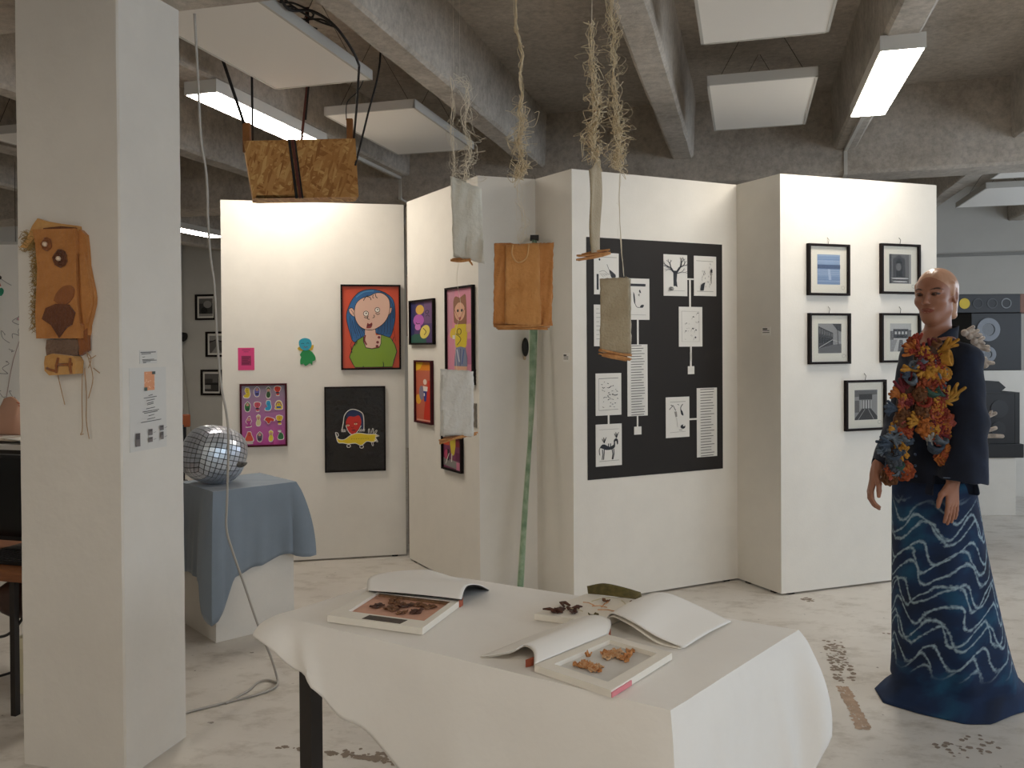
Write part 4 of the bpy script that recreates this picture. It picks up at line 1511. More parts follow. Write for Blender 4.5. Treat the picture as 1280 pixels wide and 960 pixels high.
for i, (u, v, s, rot) in enumerate(((.22, .45, .028, .4), (.33, .75, .032, 1.2), (.42, .42, .034, 2.0), (.52, .6, .03, .2), (.6, .3, .022, .5), (.66, .72, .03, 2.4), (.74, .42, .03, .9), (.82, .68, .026, .1), (.45, .65, .025, 2.6))):
    leaf(bk, TQ, u, v, s * 1.25, rot, LEAFB if i % 3 else LEAFD, seed=i + 10, lobes=4, curl=.003, ragged=.3)
# strip of torn brown edge at the back of the window
mb = MB(); q = [bil(T0, a, b) + Vector((0, 0, -.002)) for a, b in ((.16, .86), (.92, .84), (.93, .92), (.15, .92))]
mb.hexa([p - Vector((0, 0, .008)) for p in q] + q); mb.build('torn_edge', M('torn_brown', '#8d6a4c', .8, col2='#5f452f', vscale=70), bk)
n0 = [pz(577, 749, .782), pz(583, 733, .808), pz(598, 731, .80), pz(611, 737, ZT + .004)]
f0_ = [pz(460, 738, .782), pz(462, 722, .806), pz(490, 714.5, .795), pz(536, 712, ZT + .004)]
mid = [(a + b) / 2 + Vector((0, 0, .002)) for a, b in zip(n0, f0_)]
sheet('folded_pages', PAGEW, [f0_, mid, n0], bk)
sheet('inner_cover', DARKP, [[p + Vector((.002, .003, -.004)) for p in f0_], [p + Vector((.002, .003, -.004)) for p in mid], [p + Vector((.001, .003, -.004)) for p in n0]], bk)
mb = MB(); a = T0[2]; mb.box(Vector((a.x, a.y, ZT + .003)), Vector((.004, .002, 0)), (T0[1] - T0[2]).normalized() * .02, Vector((0, 0, .03))); mb.build('spine', M('brick_red_spine', '#a4553c', .7), bk)

# --- book two: orange petals
T1 = [pz(*c, .771) for c in ((668, 831), (764, 863), (840, 816), (760, 793))]
bk2 = thing('altered_book', 'open cut out book with orange petals and a curled cover', 'book', (bil(T1, .5, .5).x, bil(T1, .5, .5).y, ZT + .001), 0)
mb = MB(); frame_block(T1, (.14, .12, .86, .9), ZT + .003, mb, .01); mb.build('page_block', PAGE, bk2)
mb = MB(); q = [bil(T1, a, b) + Vector((0, 0, -.011)) for a, b in ((.13, .11), (.87, .11), (.87, .91), (.13, .91))]
mb.hexa([Vector((p.x, p.y, ZT + .004)) for p in q] + q); mb.build('grey_page', M('grey_page', '#cfcdc8', .7), bk2)
TQ = q
k_ = 0
for (cu, cv, n_) in ((.42, .74, 17), (.40, .27, 15)):
    rnd = random.Random(int(cu * 100 + cv * 1000))
    for i in range(n_):
        leaf(bk2, TQ, cu + rnd.gauss(0, .11 if cv < .5 else .09), cv + rnd.gauss(0, .05 if cv < .5 else .08), rnd.uniform(.016, .026), rnd.random() * 6, LEAFO if i % 2 else LEAFP, 'petal', seed=i + 50 + k_, lobes=2, curl=.005, ragged=.22)
    k_ += 30
leaf(bk2, TQ, .12, .5, .012, 0, LEAFO, 'petal', seed=99, lobes=3)
mb = MB(); a, b_ = bil(T1, .93, 0), bil(T1, 1, .12)
mb.hexa([Vector((p.x, p.y, ZT + .004)) for p in (bil(T1, 1.0, .0), bil(T1, 1.012, .0), bil(T1, 1.012, .3), bil(T1, 1.0, .3))] + [bil(T1, 1.0, 0.0) - Vector((0, 0, .004)), bil(T1, 1.012, .0) - Vector((0, 0, .004)), bil(T1, 1.012, .3) - Vector((0, 0, .004)), bil(T1, 1.0, .3) - Vector((0, 0, .004))])
mb.build('pink_tab', M('pink_tab', '#d67f86', .6), bk2)
near = [pz(668, 830, .773), pz(667, 813, .787), pz(655, 806, .792), pz(637, 815, .778), pz(600, 821, ZT + .004)]
far = [pz(760, 792, .773), pz(763, 776, .79), pz(745, 769, .795), pz(725, 772, .78), pz(700, 781, ZT + .006)]
mid = [(a + b) / 2 for a, b in zip(near, far)]
sheet('curled_cover', PAGEW, [near, mid, far], bk2)
sheet('inner_cover', PAGE, [[p + Vector((-.001, .004, -.0045)) for p in near], [p + Vector((-.001, .003, -.0045)) for p in mid], [p + Vector((0, .0, -.0045)) for p in far]], bk2)
mb = MB(); a = pz(657, 836, ZT); b_ = pz(758, 797, ZT)
mb.box(Vector((a.x, a.y, ZT + .003)), (b_ - a), Vector((.012, .006, 0)), Vector((0, 0, .018))); mb.build('spine', M('brick_red_spine', '#a4553c', .7), bk2)

# --- book three: scattered twigs and leaves, large loose pages on the right
T2 = [pz(*c, .772) for c in ((668, 767), (752, 778), (812, 752), (733, 742))]
bk3 = thing('altered_book', 'open book strewn with twigs and a big brown leaf', 'book', (bil(T2, .5, .5).x, bil(T2, .5, .5).y, ZT + .001), 0)
mb = MB(); T = T2; mb.hexa([Vector((p.x, p.y, ZT + .003)) for p in T] + T); mb.build('page_block', PAGE, bk3)
rnd = random.Random(21)
for i in range(7):
    u, v = rnd.uniform(.05, .42), rnd.uniform(.1, .5)
    c = bil(T2, u, v) + Vector((0, 0, .006)); a = rnd.random() * 3; l = rnd.uniform(.02, .045)
    mb = MB(); d = Vector((math.cos(a), math.sin(a), .1)) * l
    mb.tube([c - d * .5, c + Vector((0, 0, .003)), c + d * .5], [.003, .005, .002], 5); mb.build('bark_piece', LEAFD, bk3)
for i in range(8):
    u, v = rnd.uniform(.3, .95), rnd.uniform(.25, .9)
    c = bil(T2, u, v) + Vector((0, 0, .004)); a = rnd.random() * 3; l = rnd.uniform(.03, .06)
    d = Vector((math.cos(a), math.sin(a), .05)) * l
    mb = MB(); mb.tube([c - d * .5, c + Vector((0, 0, .003)), c + d * .5], .0014, 4); mb.build('stem', TWIG if i % 2 else M('pale_stem', '#c9bf9e', .7), bk3)
for i, (u, v, s, mt) in enumerate(((.35, .3, .03, LEAFD), (.45, .18, .026, LEAFD), (.78, .15, .022, LEAFG), (.9, .75, .022, LEAFB), (.5, .75, .02, LEAFB), (.25, .12, .03, LEAFD))):
    leaf(bk3, T2, u, v, s, i * 1.3, mt, seed=i + 70, lobes=3, curl=.006, ragged=.3)
# the big curled leaf at the far edge
pts = [pz(735, 742, .775), pz(755, 744, .78), pz(780, 747, .78), pz(803, 750, .776)]
top_ = [p + Vector((.0, .03, h)) for p, h in zip(pts, (.012, .026, .022, .012))]
mid_ = [(a + b) / 2 + Vector((0, .012, .006)) for a, b in zip(pts, top_)]
sheet('curled_leaf', LEAFG, [pts, mid_, top_], bk3)
near = [pz(757, 776, .774), pz(765, 767, .80), pz(790, 777, .80), pz(822, 796, .775), pz(855, 810, ZT + .006)]
far = [pz(800, 752, .774), pz(812, 742, .797), pz(836, 742, .80), pz(872, 757, .779), pz(914, 777, ZT + .006)]
mid = [(a + b) / 2 + Vector((0, 0, .004)) for a, b in zip(near, far)]
sheet('loose_pages', PAGEW, [near, mid, far], bk3)
sheet('under_pages', PAGE, [[p + Vector((0, .004, -.005 - .004 * i)) if i < 4 else p + Vector((-.01, .0, -.002)) for i, p in enumerate(x)] for x in (near, mid, far)], bk3)

# ================================================================== HANGING TEXTILES
JUTE = M('jute_fibre', '#e2d4b6', .9, col2='#cdb996', vscale=30)
JUTEP = M('pale_fibre', '#e6dcc8', .9)


def textile_mat(name, c, c2, sc=60):
    return M(name, c, .95, col2=c2, vscale=9, bump=.55, bscale=sc, stretch=(1, 1, 1), sheen=.2)


def cloth_sheet(name, mat, tl, tr, br, bl, Y, parent, amp=.006, seed=1, nx=12, ny=20, thick=.004, yaw=0.0, fray=.002):
    nz = hash_noise(seed); rnd = random.Random(seed)
    C = [at(*c, Y) for c in (tl, tr, br, bl)]
    xm = (C[0].x + C[1].x) / 2
    rows = []
    for j in range(ny + 1):
        v = j / ny
        row = []
        for i in range(nx + 1):
            u = i / nx
            p = C[0].lerp(C[1], u).lerp(C[3].lerp(C[2], u), v)
            e = fray * rnd.uniform(-1, 1) if i in (0, nx) or j in (0, ny) else 0
            dx = (p.x - xm)
            row.append(p + Vector((e, amp * nz(u * 1.5, v * 1.2) + dx * yaw, e)))
        rows.append(row)
    mb = MB(); mb.grid(rows)
    return mb.build(name, mat, parent, smooth=True, solid=thick, offset=0)


def fibres(parent, path, spread, n_str, seed, mat=JUTE, r=.0011, curl=1.0, name='tangled_cord'):
    """a hanging cord of tangled fibres along a path (world points)"""
    rnd = random.Random(seed)
    P = smooth_pts(path, 10)
    mb = MB()

    def walk(ia, ib, sp, step):
        ctl = []
        i = ia
        while i < ib:
            ctl.append(P[min(i, len(P) - 1)] + Vector((rnd.gauss(0, .6), rnd.gauss(0, .6), rnd.gauss(0, .5))) * sp)
            i += rnd.randint(max(1, step - 1), step + 2)
        ctl.append(P[min(ib, len(P) - 1)])
        return smooth_pts(ctl, 4) if len(ctl) > 2 else None
    N1 = len(P) - 1
    for k in range(n_str):
        if k < 4:
            pts = walk(0, N1, spread * .28, 4)
        else:
            ia = rnd.randint(0, max(0, N1 - 4)); ib = min(N1, ia + rnd.randint(4, max(5, N1 // 2)))
            pts = walk(ia, ib, spread * rnd.uniform(.35, .9) * curl, 2)
        if pts: mb.tube(pts, r * (1.5 if k < 4 else .9), 4, caps=False)
    # stray curls
    for k in range(n_str // 4):
        c = P[rnd.randrange(len(P))]
        d = Vector((rnd.gauss(0, 1), rnd.gauss(0, 1), rnd.gauss(0, .7))).normalized()
        e = Vector((rnd.gauss(0, 1), rnd.gauss(0, 1), rnd.gauss(0, .7))).normalized()
        l = spread * rnd.uniform(.7, 1.6)
        mb.tube(smooth_pts([c, c + d * l * .4 + e * l * .35, c + d * l * .8 + e * l * .5, c + d * l - e * l * .1, c + d * l * .7 - e * l * .2], 4), r * .7, 3, caps=False)
    o = mb.build(name, mat, parent, smooth=True)
    o['kind'] = 'stuff'
    return o


def twigs(parent, p0, p1, Y, n, seed, mat=TWIG, r=.005, jit=3.0):
    rnd = random.Random(seed)
    for k in range(n):
        a = at(p0[0] + rnd.uniform(-jit, jit), p0[1] + rnd.uniform(-jit, jit), Y + rnd.uniform(-.012, .012))
        b = at(p1[0] + rnd.uniform(-jit, jit), p1[1] + rnd.uniform(-jit, jit), Y + rnd.uniform(-.012, .012))
        m_ = (a + b) / 2 + Vector((0, 0, rnd.uniform(-.004, .004)))
        mb = MB(); mb.tube(smooth_pts([a, m_, b], 3), [r * (.5 + .5 * math.sin(.5 + 2.2 * i / 6)) for i in range(7)], 6)
        mb.build('twig', mat, parent, smooth=True)


def thread(parent, pts, r=.0007, mat=JUTEP, name='thread'):
    mb = MB(); mb.tube(pts, r, 4)
    return mb.build(name, mat, parent, smooth=True)


# hook height: slab or beam above the piece
# (1) pale blue grey cloth
Y1 = 3.3
t = thing('hanging_textile', 'pale grey green hanging cloth with a brown twig, above the white one', 'textile', at(583, 325, Y1), 0, 'cloths hanging from the ceiling')
cloth_sheet('cloth', textile_mat('pale_grey_cloth', '#dcd9cc', '#cfcbbd'), (564, 222), (601, 234), (605, 329), (567, 321), Y1, t, .012, 3, yaw=.5)
cloth_sheet('inner_fold', textile_mat('pale_grey_cloth2', '#d2cfc2', '#c4c0b2'), (564, 222), (583, 226), (584, 324), (567, 321), Y1 + .012, t, .006, 5, yaw=-.3)
twigs(t, (564, 325), (588, 324), Y1, 2, 3, r=.0065, jit=1.5)
twigs(t, (585, 325), (591, 332), Y1, 1, 4, r=.004, jit=.5)
fibres(t, [at(564, 96, Y1), at(565, 130, Y1), at(564, 160, Y1), at(567, 200, Y1), at(566, 224, Y1)], .03, 18, 11, JUTEP, .0007)
fibres(t, [at(570, 100, Y1), at(584, 105, Y1), at(581, 150, Y1), at(588, 185, Y1), at(582, 210, Y1), at(583, 226, Y1)], .055, 34, 12, JUTEP, .0007)
zt = Z_S - .01
thread(t, [at(567, 98, Y1), Vector((at(567, 98, Y1).x, Y1, zt))], .0005)
thread(t, [at(575, 100, Y1), Vector((at(575, 100, Y1).x, Y1, zt))], .0005)

# (2) white cloth hanging below it
Y2 = 3.3
t = thing('hanging_textile', 'white hanging cloth with peeled twigs in front of the pink picture', 'textile', at(570, 550, Y2), 0, 'cloths hanging from the ceiling')
cloth_sheet('cloth', textile_mat('white_cloth', '#dedcd6', '#d2d0c9'), (550, 461), (592, 464), (592, 545), (550, 545), Y2, t, .008, 7, yaw=-.2)
cloth_sheet('back_fold', textile_mat('white_cloth2', '#d4d2ca', '#c6c4ba'), (552, 462), (588, 463), (590, 546), (553, 547), Y2 + .012, t, .006, 8)
twigs(t, (551, 552), (596, 543), Y2, 4, 8, r=.0045, jit=3)
twigs(t, (556, 548), (580, 548), Y2, 2, 9, r=.005, jit=2, mat=LEAFB)
thread(t, smooth_pts([at(571, 463, Y2), at(569, 420, Y2), at(576, 385, Y2), at(571, 350, Y2), at(574, 326, Y2)], 6), .0008)

# (3) orange felt pouch
Y3 = 3.1
FELT = textile_mat('orange_felt', '#c4854a', '#ae7035', 90)
FELTL = textile_mat('orange_felt_light', '#cd9356', '#ba7e42', 90)
t = thing('hanging_textile', 'orange brown felt pouch hanging on a thick jute cord', 'textile', at(653, 413, Y3), 0, 'cloths hanging from the ceiling')
cloth_sheet('back_layer', FELT, (619, 304), (691, 304), (690, 408), (617, 407), Y3, t, .006, 13, fray=.003)
cloth_sheet('side_flap', FELT, (618, 304), (633, 305), (632, 405), (617, 405), Y3 - .012, t, .004, 14)
cloth_sheet('front_layer', FELTL, (632, 306), (674, 304), (676, 407), (631, 405), Y3 - .02, t, .006, 15, fray=.0015)
cloth_sheet('outer_flap', FELT, (664, 304), (692, 303), (689, 405), (676, 408), Y3 - .014, t, .006, 16)
for k in range(6):
    twigs(t, (617 + k, 408 + k * .6), (688 - k, 407 + k), Y3 - .01 + k * .003, 1, 30 + k, mat=M('felt_edge', '#cc9458', .9, col2='#a86a34', vscale=40), r=.003, jit=1.2)
mb = MB(); mb.tube(smooth_pts([at(641, 306, Y3 - .03), at(640, 318, Y3 - .035), at(647, 328, Y3 - .035), at(658, 322, Y3 - .035), at(661, 305, Y3 - .03)], 6), .003, 6)
mb.build('loop', M('felt_loop', '#cfa069', .9), t, smooth=True)
fibres(t, [Vector((at(647, 0, Y3).x, Y3, Z_S - .01)), at(645, 0, Y3), at(646, 40, Y3), at(653, 65, Y3), at(650, 95, Y3), at(652, 120, Y3), at(648, 145, Y3)], .014, 16, 13, JUTE, .0015)
fibres(t, [at(650, 125, Y3), at(652, 155, Y3), at(648, 180, Y3), at(652, 205, Y3), at(646, 222, Y3)], .046, 50, 14, JUTE, .0012)
fibres(t, [at(650, 210, Y3), at(647, 245, Y3), at(656, 275, Y3), at(650, 306, Y3)], .04, 16, 15, JUTEP, .0006)

# (4) narrow beige cloth seen edge on
Y4 = 3.0
BEIGE = textile_mat('beige_canvas', '#b3a488', '#a08f72', 120)
BEIGEL = textile_mat('light_canvas', '#cfc5b0', '#bdb198', 120)
t = thing('hanging_textile', 'narrow beige canvas seen edge on with a bundle of twigs', 'textile', at(742, 325, Y4), 0, 'cloths hanging from the ceiling')
a_, b_ = at(737, 212, Y4), at(748, 198, Y4 + .05)
rows = []
for j in range(21):
    v = j / 20
    y_ = 1
    pl = at(736 + 3.5 * v * v, 212 + (316 - 212) * v, Y4 - .04)
    pr = at(748.5 + 1.2 * math.sin(v * 3) , 198 + (314 - 198) * v, Y4 + .09)
    rows.append([pl.lerp(pr, i / 6) + Vector((.004 * math.sin(i + v * 6), 0, 0)) for i in range(7)])
mb = MB(); mb.grid(rows); mb.build('cloth', BEIGE, t, smooth=True, solid=.006)
mb = MB(); mb.tube([r_[-1] for r_ in rows], .0035, 5); mb.build('edge', BEIGEL, t, smooth=True)
twigs(t, (724, 323), (759, 315), Y4, 7, 41, r=.0045, jit=5)
fibres(t, [Vector((at(741, 0, Y4).x, Y4, Z_S - .01)), at(740, 0, Y4), at(739, 30, Y4)], .002, 3, 16, JUTEP, .0006, name='thread_cord')
fibres(t, [at(740, 28, Y4), at(738, 60, Y4), at(740, 90, Y4), at(743, 115, Y4), at(747, 128, Y4)], .042, 40, 17, JUTE, .001)
fibres(t, [at(742, 118, Y4), at(746, 140, Y4), at(740, 165, Y4), at(742, 185, Y4), at(746, 200, Y4)], .046, 60, 18, JUTE, .0013)

# (5) beige canvas strip facing the viewer
Y5 = 3.05
t = thing('hanging_textile', 'beige canvas strip with twigs hanging in front of the black banner', 'textile', at(768, 448, Y5), 0, 'cloths hanging from the ceiling')
cloth_sheet('cloth', BEIGE, (750, 348), (786, 347), (788, 444), (750, 440), Y5, t, .004, 51, fray=.002)
cloth_sheet('side_layer', BEIGEL, (782, 346), (788, 349), (789, 443), (786, 444), Y5 + .01, t, .003, 52)
twigs(t, (747, 439), (786, 447), Y5, 6, 53, r=.0036, jit=4)
twigs(t, (752, 444), (788, 448), Y5 - .012, 3, 54, r=.004, jit=2)
fibres(t, [at(776, 208, Y5), at(774, 240, Y5), at(776, 300, Y5), at(780, 346, Y5)], .008, 5, 55, JUTEP, .0005)
fibres(t, [Vector((at(765, 0, Y5).x, Y5, Z_B + .02)), at(764, 5, Y5), at(766, 45, Y5), at(769, 80, Y5)], .042, 36, 56, JUTE, .0009)
fibres(t, [at(768, 75, Y5), at(766, 110, Y5), at(772, 140, Y5), at(768, 165, Y5)], .046, 44, 57, JUTE, .0009)
fibres(t, [at(770, 150, Y5), at(775, 175, Y5), at(770, 195, Y5), at(774, 212, Y5)], .046, 50, 58, JUTE, .001)

# ================================================================== CHIPBOARD BOX HANGING FROM THE CEILING
def osb_mat():
    m, N, L, p = node_mat('chipboard')
    tc = N.new('ShaderNodeTexCoord')
    outs = []
    for k, (sc, rot) in enumerate((((16, 16, 60), .45), ((18, 18, 70), -.5), ((14, 14, 75), 1.3))):
        mp = N.new('ShaderNodeMapping'); mp.inputs['Scale'].default_value = sc
        mp2 = N.new('ShaderNodeMapping'); mp2.inputs['Rotation'].default_value = (0, rot, 0); mp2.inputs['Location'].default_value = (k * .37, 0, k * .61)
        L.new(tc.outputs['Object'], mp2.inputs['Vector']); L.new(mp2.outputs['Vector'], mp.inputs['Vector'])
        v = N.new('ShaderNodeTexVoronoi'); v.inputs['Scale'].default_value = 1.0; v.inputs['Randomness'].default_value = 1
        L.new(mp.outputs['Vector'], v.inputs['Vector'])
        s = N.new('ShaderNodeSeparateColor'); L.new(v.outputs['Color'], s.inputs[0]); outs.append(s.outputs)
    pick = None
    prev = outs[0][0]
    for o_ in outs[1:]:
        g_ = N.new('ShaderNodeMath'); g_.operation = 'GREATER_THAN'; g_.inputs[1].default_value = .55; L.new(o_[1], g_.inputs[0])
        mx = N.new('ShaderNodeMix'); mx.data_type = 'FLOAT'; L.new(g_.outputs[0], mx.inputs['Factor'])
        L.new(prev, mx.inputs['A']); L.new(o_[0], mx.inputs['B']); prev = mx.outputs['Result']
    r = ramp(N, [(0.0, '#94602c'), (0.3, '#b07c40'), (0.7, '#be8c4e'), (1.0, '#d2a868')])
    L.new(prev, r.inputs['Fac']); L.new(r.outputs['Color'], p.inputs['Base Color'])
    p.inputs['Roughness'].default_value = .6
    return m


OSB = osb_mat()
YB = 4.55
bt = [at(308, 176, YB), at(441, 173, YB), at(445, 246, YB), at(320, 248, YB)]
bxt = thing('chipboard_box', 'open chipboard box slung from the ceiling on black straps', 'box', (bt[2] + bt[3]) / 2, 0)
dp = Vector((-.045, .14, 0))


def board(name, q, th):
    """slab from four points pushed by vector th"""
    th = Vector(th)
    mb = MB(); q = [Vector(p) for p in q]
    mb.add(q + [p + th for p in q], [(0, 1, 2, 3), (7, 6, 5, 4), (4, 5, 1, 0), (5, 6, 2, 1), (6, 7, 3, 2), (7, 4, 0, 3)])
    o = mb.build(name, OSB, bxt)
    bm = bmesh.new(); bm.from_mesh(o.data); bmesh.ops.recalc_face_normals(bm, faces=bm.faces); bm.to_mesh(o.data); bm.free()
    return o


board('front_board', bt, (.004, .016, 0))
board('back_board', [p + dp for p in bt], (.004, .016, 0))
board('side_board', [bt[0], bt[0] + dp, bt[3] + dp, bt[3]], (-.016, 0, 0))
board('side_board', [bt[1], bt[1] + dp, bt[2] + dp, bt[2]], (.014, 0, 0))
board('bottom_board', [bt[3], bt[3] + dp, bt[2] + dp, bt[2]], (0, 0, .016))
WOODP = M('wood_post', '#96602f', .7, var=.3, vscale=20)
for (x0, x1, y0, y1) in ((303, 312, 153, 190), (433, 440.5, 148, 190)):
    a, b_ = at(x0, y0, YB + .02), at(x1, y1, YB + .02)
    mb = MB(); mb.box((a.x, YB + .02, b_.z), (b_.x - a.x, 0, 0), (0, .03, 0), (0, 0, a.z - b_.z)); mb.build('post', WOODP, bxt)
STRAP = M('black_strap', '#1a1514', .7)
STRAPR = M('red_brown_strap', '#5c2c22', .7)


def strap(parent, a, b_, w, mat, name='strap', th=.003, off=(0, -1, 0)):
    a, b_ = Vector(a), Vector(b_)
    d = (b_ - a).normalized(); s = d.cross(Vector(off)).normalized() * w
    mb = MB(); mb.box(a - s / 2, s, b_ - a, Vector(off) * th); return mb.build(name, mat, parent)


for px_, px2 in ((361.5, 371), (365.5, 375.5)):
    strap(bxt, at(px_, 174, YB - .002), at(px2, 248, YB - .002), .014, STRAP if px_ < 363 else STRAPR)
strap(bxt, at(368.5, 174, YB - .002), at(378.5, 248, YB - .002), .008, STRAP)


def hung(top, bot, w, mat):
    """a strap from the box up past the ceiling panel to the slab"""
    strap(bxt, top, bot, w, mat)
    strap(bxt, Vector((top.x, top.y, Z_S + .005)), top - Vector((0, 0, .004)), w, mat)


hung(at(279, 76, YB), at(305, 154, YB + .02), .016, STRAP)
hung(at(315, 95, YB + .1), at(316, 178, YB + .1), .012, STRAP)
hung(at(384, 107, YB + .25), at(377, 176, YB + .13), .014, STRAPR)
hung(at(386, 107, YB + .25), at(382, 150, YB + .17), .010, STRAP)
mb = MB(); mb.tube(smooth_pts([at(359, 173, YB), at(363, 167, YB), at(373, 165, YB), at(382, 173, YB)], 5), .004, 5); mb.build('loop', STRAP, bxt, smooth=True)
for pts in ([Vector((at(475, 77, YB + .1).x, YB + .1, Z_S + .005)), at(475, 77, YB + .1), at(460, 142, YB + .05), at(444, 207, YB)], [at(449, 82, 4.24), at(446, 130, 4.42), at(442, 176, YB + .06)]):
    mb = MB(); mb.tube(smooth_pts(pts, 5), .006, 6); mb.build('rope', STRAP, bxt, smooth=True)
mb = MB(); mb.tube(smooth_pts([at(449, 80, YB + .1), at(456, 92, YB + .1), at(448, 113, YB + .08), at(434, 128, YB + .06), at(433, 150, YB + .04)], 6), .0028, 5); mb.build('thin_cable', STRAP, bxt, smooth=True)
# black cables lying over the big ceiling panel, feeding the box
for k, pts in enumerate(([(362, 12), (390, 14), (418, 32), (440, 62), (449, 82)], [(366, 8), (385, 20), (402, 28), (420, 34)], [(372, 6), (392, 18), (380, 30), (396, 36)], [(360, 16), (378, 24), (400, 24), (412, 30)])):
    Yk = 3.75 + .06 * k
    mb = MB(); mb.tube(smooth_pts([B(-2.06, 3.20 + .05 * k, 3.008), B(-1.95, 3.25 + .05 * k, 3.014)] + [at(*q, Yk + .12 * i) for i, q in enumerate(pts)], 6), .007 if k == 0 else .005, 6)
    props(mb.build('black_cable', STRAP, None, smooth=True), ['thick black cable running over the ceiling panel edge to the box', 'black cable bundled above the ceiling panel edge', 'black cable curling over the ceiling panel edge', 'thin black cable lying on the ceiling panel edge'][k], 'cable', 'black cables above the ceiling panel')

# ================================================================== LONG WHITE CABLE
CABW = M('grey_white_cable', '#a7a29a', .5)
fl = lambda x, y: pz(x, y, .006)
c_top = pz(243, 17, Z_G + .004)
pts = [c_top]
for (x, y, f) in ((247, 90, .1), (251, 170, .2), (258, 220, .3), (260, 275, .38), (263, 320, .45), (268, 360, .52), (271, 420, .6), (276, 480, .7), (285, 535, .8), (284, 620, .9), (283, 660, .95), (291, 690, 1), (305, 730, 1.02), (322, 780, 1.02), (338, 820, 1.0)):
    pts.append(at(x, y, c_top.y + (3.78 - c_top.y) * f))
pts += [fl(346, 846), fl(347, 855), fl(338, 862), fl(318, 869), fl(290, 876), fl(262, 883), fl(225, 893), fl(200, 905)]
mb = MB(); mb.tube(smooth_pts(pts, 6), .0052, 7)
cb = mb.build('white_cable', CABW, None, smooth=True); origin_to(cb, fl(346, 850))
props(cb, 'long white cable hanging from the ceiling and trailing on the floor by the column', 'cable')
mb = MB(); mb.tube(smooth_pts([fl(346, 853), fl(334, 850), fl(322, 853), fl(312, 862), fl(300, 869), fl(282, 879)], 6), .005, 6)
props(mb.build('white_cable', CABW, None, smooth=True), 'short loop of white cable lying on the floor by the column', 'cable')

# ================================================================== PEDESTAL WITH BLUE CLOTH AND MIRROR BALL
c0 = pz(270, 804, 0); c1 = pz(368, 780, 0)
u_ = (c1 - c0); u_.z = 0; LN = u_.length; u_.normalize(); v_ = Vector((-u_.y, u_.x, 0))
ZP = .77
PEDW = M('pedestal_white', '#d9d5cd', .7, var=.05, vscale=6, bump=.05)


def pedestal(label, o_, a, b_, h, group=None):
    o_ = Vector(o_)
    t = thing('pedestal', label, 'pedestal', Vector((o_.x, o_.y, 0)) + a / 2 + b_ / 2, math.atan2(a.y, a.x), group)
    mb = MB(); mb.box(Vector((o_.x, o_.y, .0)), a, b_, Vector((0, 0, h))); mb.build('body', PEDW, t, bevel=.003)
    return t


pedestal('white box pedestal under the blue grey cloth', c0, u_ * LN, v_ * .42, ZP - .005)
BLUEC = M('blue_grey_cloth', '#7d8995', .9, var=.08, vscale=5, bump=.1, bscale=30, sheen=.2)
e_ = .012
q = [c0 - u_ * e_ - v_ * e_, c0 + u_ * (LN + e_) - v_ * e_, c0 + u_ * (LN + e_) + v_ * (.42 + e_), c0 - u_ * e_ + v_ * (.42 + e_)]
o = draped('blue_cloth', BLUEC, [(p.x, p.y) for p in q], ZP,
           [[(0, .66), (.06, .60), (.22, .44), (.5, .41), (.85, .37), (1, .40)], [(0, .40), (.5, .3), (1, .42)], [(0, .42), (.5, .35), (1, .5)], [(0, .5), (.4, .45), (.8, .46), (1, .66)]],
           [[(0, .05), (.12, .03), (.35, .012), (.7, .015), (.9, .03), (1, .10)], [(0, .10), (.5, .03), (1, .06)], [(0, .06), (.5, .02), (1, .05)], [(0, .05), (.5, .02), (1, .05)]],
           n_e=44, n_d=18, seed=9, fold=.007, crease=.0015)
origin_to(o, (c0.x, c0.y, ZP))
props(o, 'blue grey cloth draped over the white pedestal', 'cloth')

# mirror ball cushion
bc = c0 + u_ * .09 + v_ * .22
R_ = .172
bcz = ZP + .158
tball = thing('mirror_ball', 'plump cushion ball covered with silvery mirror squares', 'mirror ball', (bc.x, bc.y, ZP + .001))


def holo_mat():
    """silver foil under a clear film; any colour play comes from the reflected light"""
    m, N, L, p = node_mat('holographic_silver')
    p.inputs['Base Color'].default_value = (*lin('#c6ccd4'), 1)
    p.inputs['Metallic'].default_value = .6
    p.inputs['Roughness'].default_value = .28
    if 'Thin Film Thickness' in p.inputs:
        p.inputs['Thin Film Thickness'].default_value = 520.0
        p.inputs['Thin Film IOR'].default_value = 1.7
    return m


def superball(a, b_, r=R_, e=2.6):
    """rounded-cube-ish ball; a,b in cube face coords"""
    pass


CF = [(Vector((1, 0, 0)), Vector((0, 1, 0)), Vector((0, 0, 1))), (Vector((-1, 0, 0)), Vector((0, -1, 0)), Vector((0, 0, 1))),
      (Vector((0, 1, 0)), Vector((-1, 0, 0)), Vector((0, 0, 1))), (Vector((0, -1, 0)), Vector((1, 0, 0)), Vector((0, 0, 1))),
      (Vector((0, 0, 1)), Vector((1, 0, 0)), Vector((0, 1, 0))), (Vector((0, 0, -1)), Vector((0, 1, 0)), Vector((1, 0, 0)))]
RB = Matrix.Rotation(.75, 3, 'Z') @ Matrix.Rotation(.28, 3, 'Y')


def ballp(n, a, b_, x, y, rad):
    d = n + a * math.tan(x * math.pi / 4) + b_ * math.tan(y * math.pi / 4)
    d.normalize()
    k = (abs(d.x) ** 3 + abs(d.y) ** 3 + abs(d.z) ** 3) ** (-1 / 3)
    d = RB @ (d * (.55 * k + .45) * .93)
    return Vector((bc.x, bc.y, bcz)) + Vector((d.x, d.y, d.z * .95)) * rad


